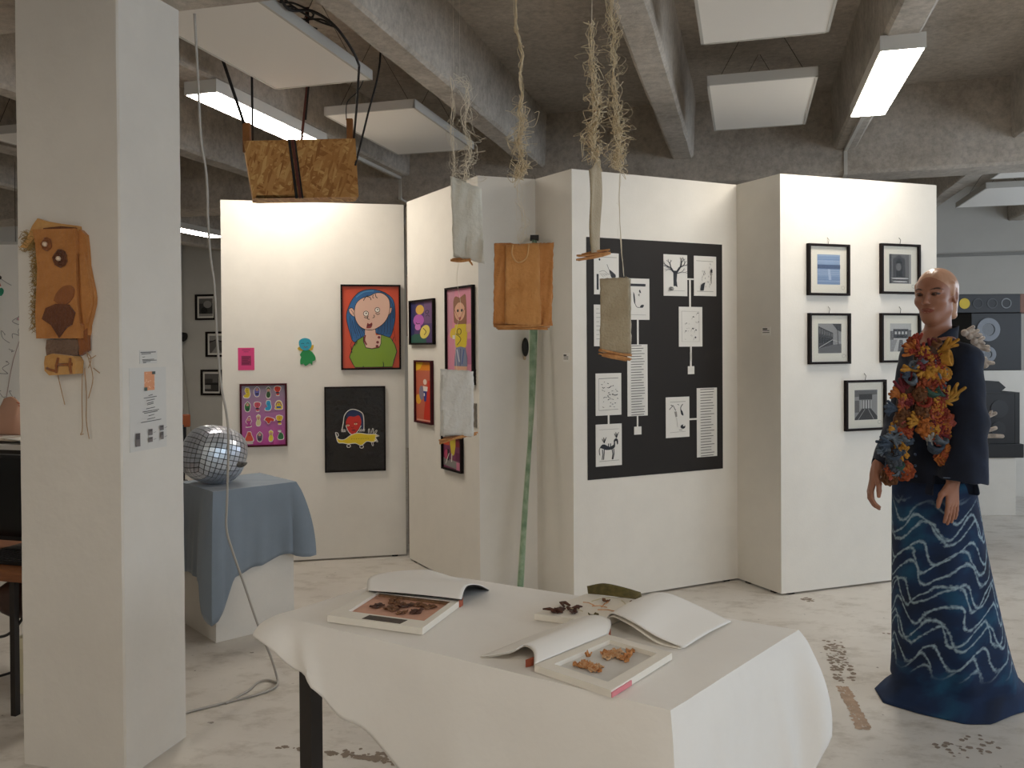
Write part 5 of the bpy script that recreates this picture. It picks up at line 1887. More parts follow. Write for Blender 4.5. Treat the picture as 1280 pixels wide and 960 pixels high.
mb = MB()
for (n_, a, b_) in CF:
    N_ = 9
    rows = [[ballp(n_, a, b_, -1 + 2 * i / N_, -1 + 2 * j / N_, R_ * .985) for i in range(N_ + 1)] for j in range(N_ + 1)]
    mb.grid(rows)
mb.build('black_cover', M('black_net', '#15161a', .6), tball, smooth=True)
mb = MB()
for (n_, a, b_) in CF:
    N_ = 9
    for i in range(N_):
        for j in range(N_):
            g_ = .15 / N_
            x0, x1 = -1 + 2 * i / N_ + g_, -1 + 2 * (i + 1) / N_ - g_
            y0, y1 = -1 + 2 * j / N_ + g_, -1 + 2 * (j + 1) / N_ - g_
            q = [ballp(n_, a, b_, *w, R_) for w in ((x0, y0), (x1, y0), (x1, y1), (x0, y1))]
            nn = (q[1] - q[0]).cross(q[3] - q[0]).normalized() * .0015
            mb.add([p - nn for p in q] + [p + nn for p in q], [(4, 5, 6, 7), (0, 1, 5, 4), (1, 2, 6, 5), (2, 3, 7, 6), (3, 0, 4, 7)])
o = mb.build('mirror_square', holo_mat(), tball); o['kind'] = 'stuff'
tp = [at(292, 577, bc.y - .05), at(300, 581, bc.y - .06), at(306, 580, bc.y - .07), at(309, 578, bc.y - .07)]
mb = MB(); mb.tube(smooth_pts(tp, 4), [.022 - .0016 * i for i in range(13)], 8); mb.build('tail', M('silver_cord', '#8f8d88', .3, metal=.7, col2='#1c1c1e', vscale=60), tball, smooth=True)
# ================================================================== ON THE COLUMN
_c0, _c1, _c2 = B(C_X0, C_Y0), B(C_X1, C_Y0), B(C_X1, C_Y1)
FC = Face((_c0.x, _c0.y), (_c1.x, _c1.y))
FR_ = Face((_c1.x, _c1.y), (_c2.x, _c2.y))
zc = lambda x, y: (20 + x / 3.2, 260 + y / 3.2)
u, v = FC.uv(78, 470)
fa = thing('felt_relief', 'orange brown felt wall relief with fringes and dangling threads on the column', 'textile art', FC.P(u, v, .01), math.atan2(FC.u.y, FC.u.x))
OF1 = textile_mat('relief_felt', '#bd8044', '#a86c32', 60)
OF2 = textile_mat('relief_felt_dark', '#93592c', '#7c4620', 60)
OF3 = textile_mat('relief_felt_light', '#c99a5c', '#b58243', 60)
BRN = textile_mat('relief_brown', '#6e3f20', '#552d15', 80)
GBR = textile_mat('relief_grey_brown', '#7d6350', '#5f4836', 120)
cz = lambda pts: [zc(*p) for p in pts]
cut(FC, cz([(255, 85), (292, 110), (302, 230), (322, 330), (325, 385), (305, 470), (298, 520), (262, 520), (258, 300)]), .0, .016, OF1, 'side_flap', fa, 2)
cut(FC, cz([(104, 44), (135, 55), (200, 66), (262, 74), (266, 95), (180, 100), (98, 110), (62, 162), (32, 160), (60, 128), (82, 75)]), .0, .02, OF3, 'top_flap', fa, 0)
cut(FC, cz([(130, 84), (200, 76), (262, 82), (262, 96), (130, 98)]), .015, .024, BRN, 'dark_lining', fa, 0)
cut(FC, cz([(92, 90), (262, 86), (266, 180), (266, 262), (270, 380), (280, 462), (286, 470), (286, 522), (108, 522), (104, 420), (112, 250), (104, 150)]), .004, .03, OF1, 'front_panel', fa, 0)
# the slit is the open gap between the front panel and this raised outer strip
cut(FC, cz([(276, 200), (292, 180), (302, 232), (320, 330), (322, 385), (302, 462), (292, 462), (286, 380)]), .010, .026, OF1, 'outer_strip', fa, 0)
for k, (x, y, r_) in enumerate(((153, 150, 27), (207, 207, 38))):
    u, v = FC.uv(*zc(x, y)); s = r_ / 3.2 * 3.0 / F_PX
    mb = MB()
    pts = []
    for i in range(70):
        a = i * .42; q_ = s * (.25 + .7 * i / 70)
        pts.append(FC.P(u + math.cos(a) * q_ * .85, v + math.sin(a) * q_, .034 + .004 * math.sin(i * 1.9)))
    mb.tube(pts, .0042, 6); mb.build('coil', BRN if k else OF2, fa, smooth=True)
    mb = MB(); mb.ball(FC.P(u, v, .042), .009, 10, 7); mb.build('button', M('cream_button', '#d9bfa4', .4), fa, smooth=True)
cut(FC, cz([(180, 372), (190, 345), (215, 318), (248, 312), (262, 335), (250, 370), (215, 392)]), .028, .034, OF2, 'oval_patch', fa, 3)
cut(FC, cz([(150, 402), (190, 385), (240, 388), (265, 420), (252, 468), (232, 478), (202, 518), (172, 470), (135, 445)]), .028, .036, BRN, 'leaf_patch', fa, 0)
cut(FC, cz([(140, 528), (262, 524), (268, 560), (262, 588), (140, 592), (136, 560)]), .003, .02, GBR, 'ribbed_neck', fa, 0)
cut(FC, cz([(255, 520), (300, 480), (302, 570), (270, 590)]), .003, .018, OF2, 'neck_side', fa, 0)
cut(FC, cz([(152, 592), (180, 582), (262, 592), (274, 612), (270, 662), (168, 668), (150, 650), (148, 618)]), .003, .04, OF3, 'lower_block', fa, 0)
for (a_, b_) in (((205, 598), (198, 658)), ((198, 626), (262, 624)), ((252, 600), (256, 660)), ((160, 640), (196, 652))):
    p, q = FC.uv(*zc(*a_)), FC.uv(*zc(*b_))
    mb = MB(); mb.tube([FC.P(*p, .04), FC.P((p[0] + q[0]) / 2, (p[1] + q[1]) / 2, .045), FC.P(*q, .04)], .005, 6); mb.build('fold', OF2, fa, smooth=True)
THR = M('relief_thread', '#a88866', .9)
for pts in ([(276, 664), (274, 760), (276, 880), (268, 904), (280, 902)], [(285, 640), (292, 740), (292, 850), (303, 922)], [(178, 668), (190, 720), (206, 786)], [(300, 600), (318, 680), (300, 760)], [(285, 570), (310, 600), (300, 640)], [(320, 640), (345, 660)], [(290, 540), (300, 600), (330, 590)]):
    mb = MB(); mb.tube(smooth_pts([FC.P(*FC.uv(*zc(*p)), .012) for p in pts], 5), .0016, 5); mb.build('thread', THR, fa, smooth=True)
rnd = random.Random(77)
mb = MB()
for k in range(420):
    y = rnd.choice([rnd.uniform(105, 175), rnd.uniform(185, 320), rnd.uniform(330, 490)])
    x0 = 106 if y > 170 else rnd.uniform(60, 100)
    l = rnd.uniform(12, 38)
    p = [(x0 + 4, y), (x0 - l * .5, y + rnd.uniform(-12, 12)), (x0 - l, y + rnd.uniform(-18, 18))]
    mb.tube(smooth_pts([FC.P(*FC.uv(*zc(*q)), .01 + rnd.random() * .012) for q in p], 3), .0009, 3, caps=False)
o = mb.build('fringe', M('fringe_straw', '#a98a52', .9, col2='#7a5c30', vscale=30), fa); o['kind'] = 'stuff'

# text sheet on the side of the column
zq = lambda x, y: (150 + x / 6.4, 420 + y / 6.4)
r = FR_.rect(zq(72, 262), zq(365, 242), zq(372, 890), zq(78, 925))
t = thing('info_sheet', 'printed white information sheet with a small orange picture on the column side', 'sign', FR_.P((r[0] + r[2]) / 2, r[1], 0), math.atan2(FR_.u.y, FR_.u.x))
mb = MB(); slab(mb, FR_, r, -.0005, .001); mb.build('sheet', M('sheet_paper', '#c9c6c0', .7), t)
pc = Pic(FR_, r, (75, 252, 368, 908), .001, t)
pc.rectf(190, 285, 272, 435, C_('#d9946a'))
rnd = random.Random(4)
for k in range(16):
    x, y = rnd.uniform(195, 265), rnd.uniform(290, 428)
    pc.line([(x, y), (x + rnd.uniform(-14, 14), y + rnd.uniform(-14, 14))], 6, C_(rnd.choice(['#e8b898', '#c86a50', '#e0a070'])))
pc.rectf(250, 285, 276, 308, C_('#3f4a48')); pc.rectf(186, 410, 210, 438, C_('#4a5a50'))
INKG = C_('#55524e')
for (x0, x1, y) in ((218, 252, 475), (180, 285, 492), (202, 268, 514), (206, 258, 535), (206, 258, 547), (198, 268, 578), (168, 302, 600), (180, 290, 612), (215, 262, 636), (205, 268, 662), (155, 318, 682)):
    pc.line([(x0, y + 3), (x1, y - 5)], 5, INKG)
for (x0, y0, x1, y1) in ((112, 765, 148, 870), (215, 745, 245, 795), (212, 810, 245, 850), (305, 728, 336, 768), (308, 780, 334, 842)):
    pc.rectf(x0, y0, x1, y1, C_('#6b6462'))
    pc.rectf(x0 + 4, y0 + 4, x1 - 4, (y0 + y1) / 2 - 4, C_('#4a4444'))
    if y1 - y0 < 90: pc.line([(x1 + 6, y1 - 16), (x1 + 28, y1 - 22)], 4, C_('#8a8682'))
pc.build('lettering')
r = FR_.rect(zq(155, 118), zq(295, 110), zq(295, 215), zq(155, 225))
t = thing('caption_card', 'tiny printed caption above the information sheet on the column', 'caption', FR_.P((r[0] + r[2]) / 2, r[1], 0), math.atan2(FR_.u.y, FR_.u.x), 'small caption cards')
mb = MB(); slab(mb, FR_, r, -.0005, .001); mb.build('card', M('sheet_paper', '#c9c6c0', .7), t)
pc = Pic(FR_, r, (155, 114, 295, 220), .001, t)
for (x0, x1, y, w) in ((162, 285, 130, 7), (168, 245, 142, 6), (176, 196, 168, 4), (174, 270, 188, 5), (176, 290, 196, 5), (178, 240, 206, 4), (180, 205, 214, 4)):
    pc.line([(x0, y + 1), (x1, y - 2)], w, C_('#3c3a38'))
pc.build('lettering')

# ================================================================== LEFT: DESK BEHIND THE COLUMN
BLK = M('black_plastic', '#141314', .45)
BLKG = M('black_screen', '#0b0b0d', .15)
WOODD = M('desk_wood', '#8a5630', .55, col2='#6b3f22', vscale=6, stretch=(1, 12, 12))
dleg = toB(pz(23, 893, 0))
dx1 = min(dleg[0] + .16, C_X0 - .03)
desk = thing('desk', 'brown wooden desk with black legs beside the column', 'desk', B(dx1 - .6, dleg[1] - .3, 0), BROT)
dz = .60
dy0 = dleg[1] - .03
dy1 = dy0 + .62
mb = MB(); bbox_(mb, dx1 - 1.3, dx1, dy0, dy1, dz - .05, dz); mb.build('desk_top', WOODD, desk, bevel=.004)
for (bx, by) in ((dleg[0] - .018, dy0 + .01), (dx1 - .06, dy1 - .06), (dx1 - 1.26, dy0 + .04), (dx1 - 1.26, dy1 - .06)):
    mb = MB(); bbox_(mb, bx, bx + .024, by, by + .024, 0, dz - .03); mb.build('leg', DARKMETAL, desk)
mb = MB(); bbox_(mb, dx1 - 1.25, dx1 - .05, dy1 - .05, dy1 - .03, dz - .22, dz - .03); mb.build('modesty_panel', M('dark_brown_panel', '#4a2e20', .6), desk)
mon = thing('monitor', 'black computer monitor standing on the desk', 'monitor', B(dx1 - .35, dy1 - .25, dz), BROT)
mb = MB(); bbox_(mb, dx1 - .66, dx1 - .02, dy0 + .30, dy0 + .335, dz + .035, dz + .42); mb.build('casing', BLK, mon, bevel=.004)
mb = MB(); bbox_(mb, dx1 - .645, dx1 - .035, dy0 + .298, dy0 + .301, dz + .055, dz + .405); mb.build('screen', BLKG, mon)
mb = MB(); bbox_(mb, dx1 - .38, dx1 - .30, dy0 + .33, dy0 + .36, dz + .005, dz + .2); mb.build('stand', BLK, mon)
mb = MB(); bbox_(mb, dx1 - .47, dx1 - .21, dy0 + .25, dy0 + .43, dz, dz + .012); mb.build('foot', BLK, mon)
kb = thing('keyboard', 'black keyboard lying on the wooden desk', 'keyboard', B(dx1 - .25, dy0 + .14, dz), BROT)
mb = MB(); bbox_(mb, dx1 - .48, dx1 - .02, dy0 + .06, dy0 + .21, dz, dz + .018); mb.build('case', BLK, kb, bevel=.003)
mb = MB()
for i in range(15):
    for j in range(5):
        bbox_(mb, dx1 - .472 + i * .0297, dx1 - .448 + i * .0297, dy0 + .07 + j * .027, dy0 + .092 + j * .027, dz + .017, dz + .023)
o = mb.build('keys', M('dark_keys', '#2c2a2b', .5), kb); o['kind'] = 'stuff'
for k, pts in enumerate(([(-.10, .05, .55), (-.14, .04, .40), (-.2, .03, .33), (-.28, .05, .30)], [(-.22, .48, .555), (-.2, .47, .3), (-.42, .44, .06), (-.6, .2, .012)])):
    mb = MB(); mb.tube(smooth_pts([B(dx1 + a, dy0 + b_, c) for a, b_, c in pts], 6), .006, 6)
    props(mb.build('desk_cable', BLK, None, smooth=True), ['black cable looping beneath the wooden desk', 'black cable dropping from the desk to the floor'][k], 'cable', 'cables under the desk')
bg_ = B(dleg[0] - .05, dy0 + .13, dz - .15)
bag = thing('leather_bag', 'dark brown leather bag hanging under the wooden desk', 'bag', bg_ - Vector((0, 0, .1)))
mb = MB(); mb.ball(bg_, (.13, .10, .085), 16, 10); mb.build('pouch', M('brown_leather', '#3a2218', .5, var=.2, vscale=20), bag, smooth=True)
for s_ in (-.06, .06):
    mb = MB(); mb.tube(smooth_pts([bg_ + Vector((s_, 0, .06)), bg_ + Vector((s_ * 1.1, 0, .09)), bg_ + Vector((s_ * .8, 0, .105))], 4), .006, 6); mb.build('strap', BLK, bag)
bb = toB(pz(27, 868, 0))
bxo = thing('paper_box', 'pale cream paper box standing on the floor under the desk', 'box', B(bb[0] + .06, bb[1] + .1, 0), BROT)
mb = MB(); bbox_(mb, bb[0] - .025, bb[0] + .15, bb[1], bb[1] + .2, 0, .235); mb.build('body', M('cream_card', '#c9c2a4', .8), bxo, bevel=.004)
mb = MB(); bbox_(mb, bb[0] - .03, bb[0] + .155, bb[1] - .005, bb[1] + .205, .2, .245); mb.build('lid', M('cream_card2', '#d2ccb0', .8), bxo)

# counter with papers and drawing sheets farther back on the left
ct = thing('side_table', 'white topped side table with papers behind the desk', 'table', at(-40, 560, 5.3) * 1.0, BROT)
ct.location.z = 0
cb_ = toB(at(0, 560, 5.3)); czz = at(10, 556, 5.3).z
mb = MB(); bbox_(mb, cb_[0] - 1.4, cb_[0] + .35, cb_[1], cb_[1] + .6, czz - .03, czz); mb.build('table_top', M('white_laminate', '#d3cfc8', .5), ct)
mb = MB(); bbox_(mb, cb_[0] - 1.38, cb_[0] + .33, cb_[1] + .01, cb_[1] + .03, czz - .1, czz - .03); mb.build('apron', DARKMETAL, ct)
for (a_, b_) in ((cb_[0] - 1.35, cb_[1] + .04), (cb_[0] + .27, cb_[1] + .04), (cb_[0] - 1.35, cb_[1] + .5), (cb_[0] + .27, cb_[1] + .5)):
    mb = MB(); bbox_(mb, a_, a_ + .04, b_, b_ + .04, 0, czz - .03); mb.build('leg', DARKMETAL, ct)
for k in range(5):
    mb = MB(); rx = random.Random(k)
    a_ = cb_[0] - .35 + k * .11; b_ = cb_[1] + .07 + rx.uniform(0, .05)
    R2 = Matrix.Rotation(rx.uniform(-.4, .4), 3, 'Z')
    mb.cbox(B(a_, b_ + .1, czz + .004 + k * .006), R2 @ (BX * .21), R2 @ (BY * .29), Vector((0, 0, .005)))
    props(mb.build('paper_sheet', M('paper_%d' % k, ['#d6d2ca', '#c98a74', '#d9d5cc', '#b8a894', '#dcd8d0'][k], .8)), ['white paper lying lowest in the pile on the side table', 'salmon paper in the pile on the side table', 'off white paper above the salmon one on the side table', 'tan paper in the pile on the side table', 'pale paper lying uppermost in the pile on the side table'][k], 'paper', 'papers on the side table')
# drawing wall: a big hung paper with scribbles
YP = 6.7
pl, pr = at(-90, 300, YP), at(38, 300, YP)
FD = Face((pl.x, pl.y), (pr.x, pr.y))
(u0, v1), (u1, v0) = FD.uv(-90, 306), FD.uv(38, 548)
ds = thing('drawing_sheet', 'large white paper hung up with coloured scribbles behind the desk', 'drawing', FD.P(u0 + .3, v0, 0))
mb = MB(); slab(mb, FD, (u0, v0, u1, v1), -.004, 0); mb.build('sheet', PAPER, ds)
pc = Pic(FD, (u0, v0, u1, v1), (-90, 306, 38, 548), 0, ds)
rnd = random.Random(12)
for k in range(46):
    x, y = rnd.uniform(-85, 36), rnd.uniform(330, 540)
    pts = [(x, y)]
    for _ in range(4): pts.append((pts[-1][0] + rnd.uniform(-9, 9), pts[-1][1] + rnd.uniform(-6, 10)))
    pc.line(pts, .7, C_('#8d8a88'), 4)
pc.poly([(-2, 362), (4, 360), (7, 364), (4, 370), (-3, 369)], C_('#2f8a6a'), 2)
pc.poly([(-4, 346), (3, 345), (4, 349), (-3, 351)], C_('#3a3430'), 2)
pc.line([(0, 352), (3, 358)], 1.5, C_('#c0603a'))
pc.line([(36, 400), (18, 450), (8, 500), (2, 540)], .9, C_('#b49a94'), 4)
pc.line([(24, 398), (34, 410), (26, 420)], 2, C_('#d8a0a8'), 3)
pc.build('scribbles')
mb = MB(); slab(mb, FD, (u0 - .05, v1 - .002, u1 + .02, v1 + .02), -.01, .006); mb.build('top_rail', ALU, ds)
for (x0, y0) in ((u0 + .1, v1), (u1 - .1, v1)):
    mb = MB(); mb.tube([FD.P(x0, y0 + .01, -.002), FD.P(x0, Z_B, -.002)], .002, 4); mb.build('hanging_wire', WIRE, ds)
# rolled peach paper resting against it
rp = thing('paper_roll', 'curled peach coloured paper standing on the side table', 'paper', at(26, 548, 5.88))
n0 = [at(5, 498, 5.88), at(16, 496, 5.83), at(26, 505, 5.80), at(34, 518, 5.85)]
f0_ = [at(-8, 540, 5.93), at(6, 540, 5.9), at(20, 540, 5.87), at(36, 540, 5.88)]
for p_ in f0_: p_.z = czz + .001
sheet('curl', M('peach_paper', '#d9ab92', .8), [n0, [(a + b) / 2 + Vector((0, -.03, 0)) for a, b in zip(n0, f0_)], f0_], rp)
for k in range(5):
    mb = MB(); a_ = at(21 + k * 2.4, 503 + k * 4, 5.80); mb.tube([a_, a_ + Vector((.03, 0, -.012))], .004, 5); mb.build('curl_edge', M('salmon_edge', '#c07050', .8), rp)

# ================================================================== FAR LEFT WALL: PHOTOGRAPHS, LAMP, CHAIR
_w0, _w1 = B(X_L, BACK_Y), B(X_R, BACK_Y)
FB = Face((_w0.x, _w0.y), (_w1.x, _w1.y))
for k, ((x0, y0, x1, y1), lab) in enumerate((((245, 368, 270.5, 400), 'small black framed photograph above the other two on the far wall'), ((258, 414.5, 284, 446), 'small black framed photograph between the other two on the far wall'), ((252, 462, 278, 494), 'small black framed photograph nearest the floor on the far wall'))):
    t, r, pc = framed(FB, (x0, y0), (x1, y0), (x1, y1), (x0, y1), 'wall_photograph', lab, 'framed photo', fw=.03, fd=.03, back=PAPER, glass=True, box=(0, 0, 10, 12), group='small photographs on the far wall')
    pc.rectf(1, 1.2, 9, 11, PG[1]); pc.rectf(1, 1.2, 9, 4, PG[2 + k % 2])
    if k == 0: pc.ell(6, 4.5, 2.4, 2, PG[3]); pc.ell(4, 8, 2, 2, PG[0]); pc.rectf(1, 9.6, 9, 11, PG[3])
    elif k == 1: pc.poly([(1, 5), (5, 3.4), (9, 5.4), (9, 11), (1, 11)], PG[2]); pc.line([(1, 5), (5, 3.4), (9, 5.4)], .5, PG[0]); pc.poly([(2, 11), (5, 7), (8, 11)], PG[3])
    else: pc.rectf(1, 6.4, 9, 7.4, PG[0]); pc.rectf(1, 7.4, 4.5, 9.6, PG[3]); pc.rectf(5.5, 2.2, 8.6, 6, PG[2])
    pc.build()
u, v = FB.uv(231, 420)
lp = thing('clip_lamp', 'small black clip lamp fixed to the far wall', 'lamp', FB.P(u, v, 0))
mb = MB(); mb.tube([FB.P(u - .09, v + .02, 0), FB.P(u - .06, v + .02, .06), FB.P(u, v, .12)], .015, 6); mb.build('arm', BLK, lp)
mb = MB(); mb.tube([FB.P(u - .03, v + .02, .12), FB.P(u + .02, v + .005, .14), FB.P(u + .1, v - .02, .15)], [.035, .06, .075], 12); mb.build('shade', BLK, lp, smooth=True)
mb = MB(); mb.tube(smooth_pts([FB.P(u, v - .02, .1), FB.P(u - .01, v - .4, .03), FB.P(u + .05, v - .9, .02), FB.P(u + .12, v - 1.6, .02)], 6), .008, 5); mb.build('cord', CABW, lp, smooth=True)
for x, nm in ((220.5, 'thick white pipe running down the far wall'), (229, 'thin white pipe running down the far wall')):
    u, _ = FB.uv(x, 400)
    mb = MB(); mb.tube([FB.P(u, 0, .03), FB.P(u, Z_S, .03)], .025 if 'thick' in nm else .012, 8)
    props(mb.build('wall_pipe', TRK, None, smooth=True), nm, 'pipe', 'pipes on the far wall')
# chair behind the mirror ball
chp = at(198, 530, 6.3)
ch = thing('chair', 'black chair with an orange topped backrest behind the mirror ball', 'chair', (chp.x, chp.y, 0), .4)
Rc = Matrix.Rotation(.4, 3, 'Z')
ex, ey = Rc @ Vector((1, 0, 0)), Rc @ Vector((0, 1, 0))
o_ = Vector((chp.x, chp.y, 0))
mb = MB(); mb.cbox(o_ + Vector((0, 0, .45)), ex * .42, ey * .42, Vector((0, 0, .05))); mb.build('seat', BLK, ch, bevel=.015)
mb = MB(); mb.cbox(o_ + ey * .2 + Vector((0, 0, .80)), ex * .40, ey * .03, Vector((0, 0, .30))); mb.build('backrest', BLK, ch, bevel=.012)
mb = MB(); mb.cbox(o_ + ey * .2 + ex * .03 + Vector((0, 0, .93)), ex * .40, ey * .04, Vector((0, 0, .1))); mb.build('top_rail', M('orange_wood', '#a8582c', .5), ch, bevel=.01)
for a_, b_ in ((-.18, -.18), (.18, -.18), (-.18, .18), (.18, .18)):
    mb = MB(); mb.tube([o_ + ex * a_ + ey * b_, o_ + ex * a_ * .95 + ey * b_ * .95 + Vector((0, 0, .44 if b_ < 0 else .9))], .012, 8); mb.build('leg', DARKMETAL, ch)

# ================================================================== FAR RIGHT: SPEAKER SCULPTURES
def disc(face, cx, cy, r0, r1, d0, d1, mat, name, parent, n=28):
    """annulus (r0 may be 0) on a face"""
    mb = MB()
    o_, i_ = [], []
    for k in range(n):
        a = 2 * math.pi * k / n
        o_.append((cx + r1 * math.cos(a), cy + r1 * math.sin(a))); i_.append((cx + r0 * math.cos(a), cy + r0 * math.sin(a)))
    if r0 > 0:
        mb.grid([[face.P(*p, d0) for p in o_], [face.P(*p, d1) for p in o_], [face.P(*p, d1) for p in i_], [face.P(*p, d0) for p in i_]], close_u=True)
    else:
        mb.grid([[face.P(*p, d0) for p in o_], [face.P(*p, d1) for p in o_]], close_u=True)
        mb.add([face.P(*p, d1) for p in o_], [tuple(range(n))])
    return mb.build(name, mat, parent)


YS = 8.2
SB = M('speaker_black', '#17171a', .5)
RING = M('speaker_ring_grey', '#7d828a', .5)


def facepx(x0, x1, Y, dY=0.0):
    a, b_ = at(x0, 420, Y), at(x1, 420, Y + dY)
    return Face((a.x, a.y), (b_.x, b_.y))


# rear pedestal + upper speaker + bar
f_ = facepx(1214, 1277, YS)
w_ = f_.len
zt = f_.uv(1245, 463)[1]
pt = pedestal('tall white pedestal carrying the speaker with two grey rings', f_.P(-.04, 0, .03), f_.u * (w_ + .06), -f_.n * .45, zt)
sp = thing('speaker_sculpture', 'black speaker sculpture with two grey rings on a white pedestal', 'sculpture', f_.P(w_ / 2, zt, -.2))
zt2 = f_.uv(1245, 391)[1]
mb = MB(); slab(mb, f_, (0, zt, w_, zt2), -.4, 0); mb.build('cabinet', SB, sp, bevel=.006)
k1 = 8.2 / F_PX
u, v = f_.uv(1235, 412); disc(f_, u, v, 8 * k1, 14.5 * k1, -.001, .012, RING, 'ring', sp); disc(f_, u, v, 0, 8 * k1, -.001, .004, BLKG, 'cone', sp)
u, v = f_.uv(1234.5, 443); disc(f_, u, v, 5 * k1, 10 * k1, -.001, .012, RING, 'ring', sp); disc(f_, u, v, 0, 5 * k1, -.001, .004, BLKG, 'cone', sp)
bar = thing('disc_bar', 'long black bar with one yellow disc and three dark rings', 'sculpture', f_.P(w_ / 2, zt2, -.2))
(ub0, _), (ub1, vb1) = f_.uv(1194, 380), f_.uv(1273, 367.5)
mb = MB(); slab(mb, f_, (ub0, zt2, ub1, vb1), -.35, .03); mb.build('bar', SB, bar, bevel=.005)
mb = MB(); slab(mb, f_, (ub1, zt2, ub1 + .22, vb1), -.35, .03); mb.build('wood_end', M('wood_end', '#7c5646', .6), bar)
vm = (zt2 + vb1) / 2
disc(f_, f_.uv(1203.5, 380)[0], vm, 0, 6.6 * k1, .029, .034, M('yellow_disc', '#d2b416', .5), 'yellow_disc', bar)
for k, x in enumerate((1220, 1238, 1255.5)):
    disc(f_, f_.uv(x, 380)[0], vm, 5.2 * k1, 6.4 * k1, .029, .034, M('dark_ring_%d' % k, ['#3a3b3e', '#484a4c', '#7b7e80'][k], .5), 'ring', bar)
# front pedestal + lower speaker
YS2 = 7.3
f2_ = facepx(1222, 1269.5, YS2)
w2 = f2_.len
zp = f2_.uv(1250, 572)[1]
pedestal('low white pedestal carrying the dark speaker on a black plinth', f2_.P(0, 0, 0), f2_.u * w2, -f2_.n * .4, zp)
pl_ = thing('plinth', 'black plinth slab on the low white pedestal', 'plinth', f2_.P(w2 / 2, zp, -.2))
zs = f2_.uv(1250, 555)[1]
mb = MB(); slab(mb, f2_, (-.02, zp, w2 + .06, zs), -.42, .02); mb.build('slab', SB, pl_, bevel=.004)
s2 = thing('speaker_sculpture', 'dark speaker sculpture with two faint discs on a black plinth', 'sculpture', f2_.P(w2 / 2, zs, -.2))
zs2 = f2_.uv(1250, 492)[1]
mb = MB(); slab(mb, f2_, (0.02, zs, w2 - .005, zs2), -.36, 0); mb.build('cabinet', SB, s2, bevel=.004)
mb = MB(); slab(mb, f2_, (w2 - .005, zs, w2 + .035, zs2 + .01), -.37, .0); mb.build('side_panel', SB, s2)
mb = MB(); slab(mb, f2_, (0.02, zs2, w2 - .005, zs2 + .012), -.36, .0); mb.build('top_panel', SB, s2)
DKD = M('faint_disc', '#26272b', .4)
for (x, y, rr) in ((1249, 511, 11), (1248, 536, 9)):
    u, v = f2_.uv(x, y); disc(f2_, u, v, 0, rr * 7.3 / F_PX, -.001, .006, DKD, 'disc', s2)
lid = thing('wedge_block', 'small dark wedge lying on top of the dark speaker', 'sculpture', f2_.P(.1, zs2 + .012, -.1))
(a0, b1), (a1, b0) = f2_.uv(1232, 477), f2_.uv(1259, 486)
q = [(a0, zs2 + .011), (a1 - .05, zs2 + .011), (a1, b0 + .01), (a1 - .06, b1), (a0, b1)]
mb = MB(); n = len(q)
mb.add([f2_.P(x, y, -.02) for x, y in q] + [f2_.P(x, y, -.3) for x, y in q], [tuple(range(n)), tuple(range(n, 2 * n))[::-1]] + [(i, n + i, n + (i + 1) % n, (i + 1) % n) for i in range(n)])
mb.build('wedge', SB, lid)

# ================================================================== MANNEQUIN
def surface_nets(F, org, h):
    """dual surface of F<0 on a grid; returns verts, quads"""
    ins = F < 0
    nx, ny, nz = F.shape
    cnt = np.zeros((nx - 1, ny - 1, nz - 1), np.int8)
    for dx in (0, 1):
        for dy in (0, 1):
            for dz in (0, 1):
                cnt += ins[dx:nx - 1 + dx, dy:ny - 1 + dy, dz:nz - 1 + dz]
    act = (cnt > 0) & (cnt < 8)
    idx = -np.ones(act.shape, np.int64)
    ci = np.argwhere(act)
    idx[act] = np.arange(len(ci))
    acc = np.zeros((len(ci), 3)); num = np.zeros(len(ci))
    corners = [(a, b, c) for a in (0, 1) for b in (0, 1) for c in (0, 1)]
    for a in corners:
        for k in range(3):
            if a[k] == 1: continue
            b = list(a); b[k] = 1
            fa = F[ci[:, 0] + a[0], ci[:, 1] + a[1], ci[:, 2] + a[2]]
            fb = F[ci[:, 0] + b[0], ci[:, 1] + b[1], ci[:, 2] + b[2]]
            m = (fa < 0) != (fb < 0)
            t = np.where(m, fa / np.where(m, fa - fb, 1), 0)
            p = np.tile(np.array(a, float), (len(ci), 1)); p[:, k] += t
            acc[m] += p[m]; num[m] += 1
    V = (ci + acc / num[:, None]) * h + np.array(org)
    Q = []
    for k in range(3):
        u, v = [(1, 2), (2, 0), (0, 1)][k]
        s0 = [slice(1, -1)] * 3; s0[k] = slice(0, -1)
        s1 = [slice(1, -1)] * 3; s1[k] = slice(1, None)
        A, Bv = ins[tuple(s0)], ins[tuple(s1)]
        e = np.argwhere(A != Bv)
        if len(e) == 0: continue
        flip = A[tuple(e.T)]
        e = e.copy()
        for d in range(3):
            if d != k: e[:, d] += 1

        def cell(du, dv):
            c = e.copy(); c[:, u] += du; c[:, v] += dv
            return idx[c[:, 0], c[:, 1], c[:, 2]]
        q = np.stack([cell(-1, -1), cell(0, -1), cell(0, 0), cell(-1, 0)], 1)
        q = np.where(flip[:, None], q, q[:, ::-1])
        Q.append(q)
    Q = np.concatenate(Q)
    return V, Q[(Q >= 0).all(1)]


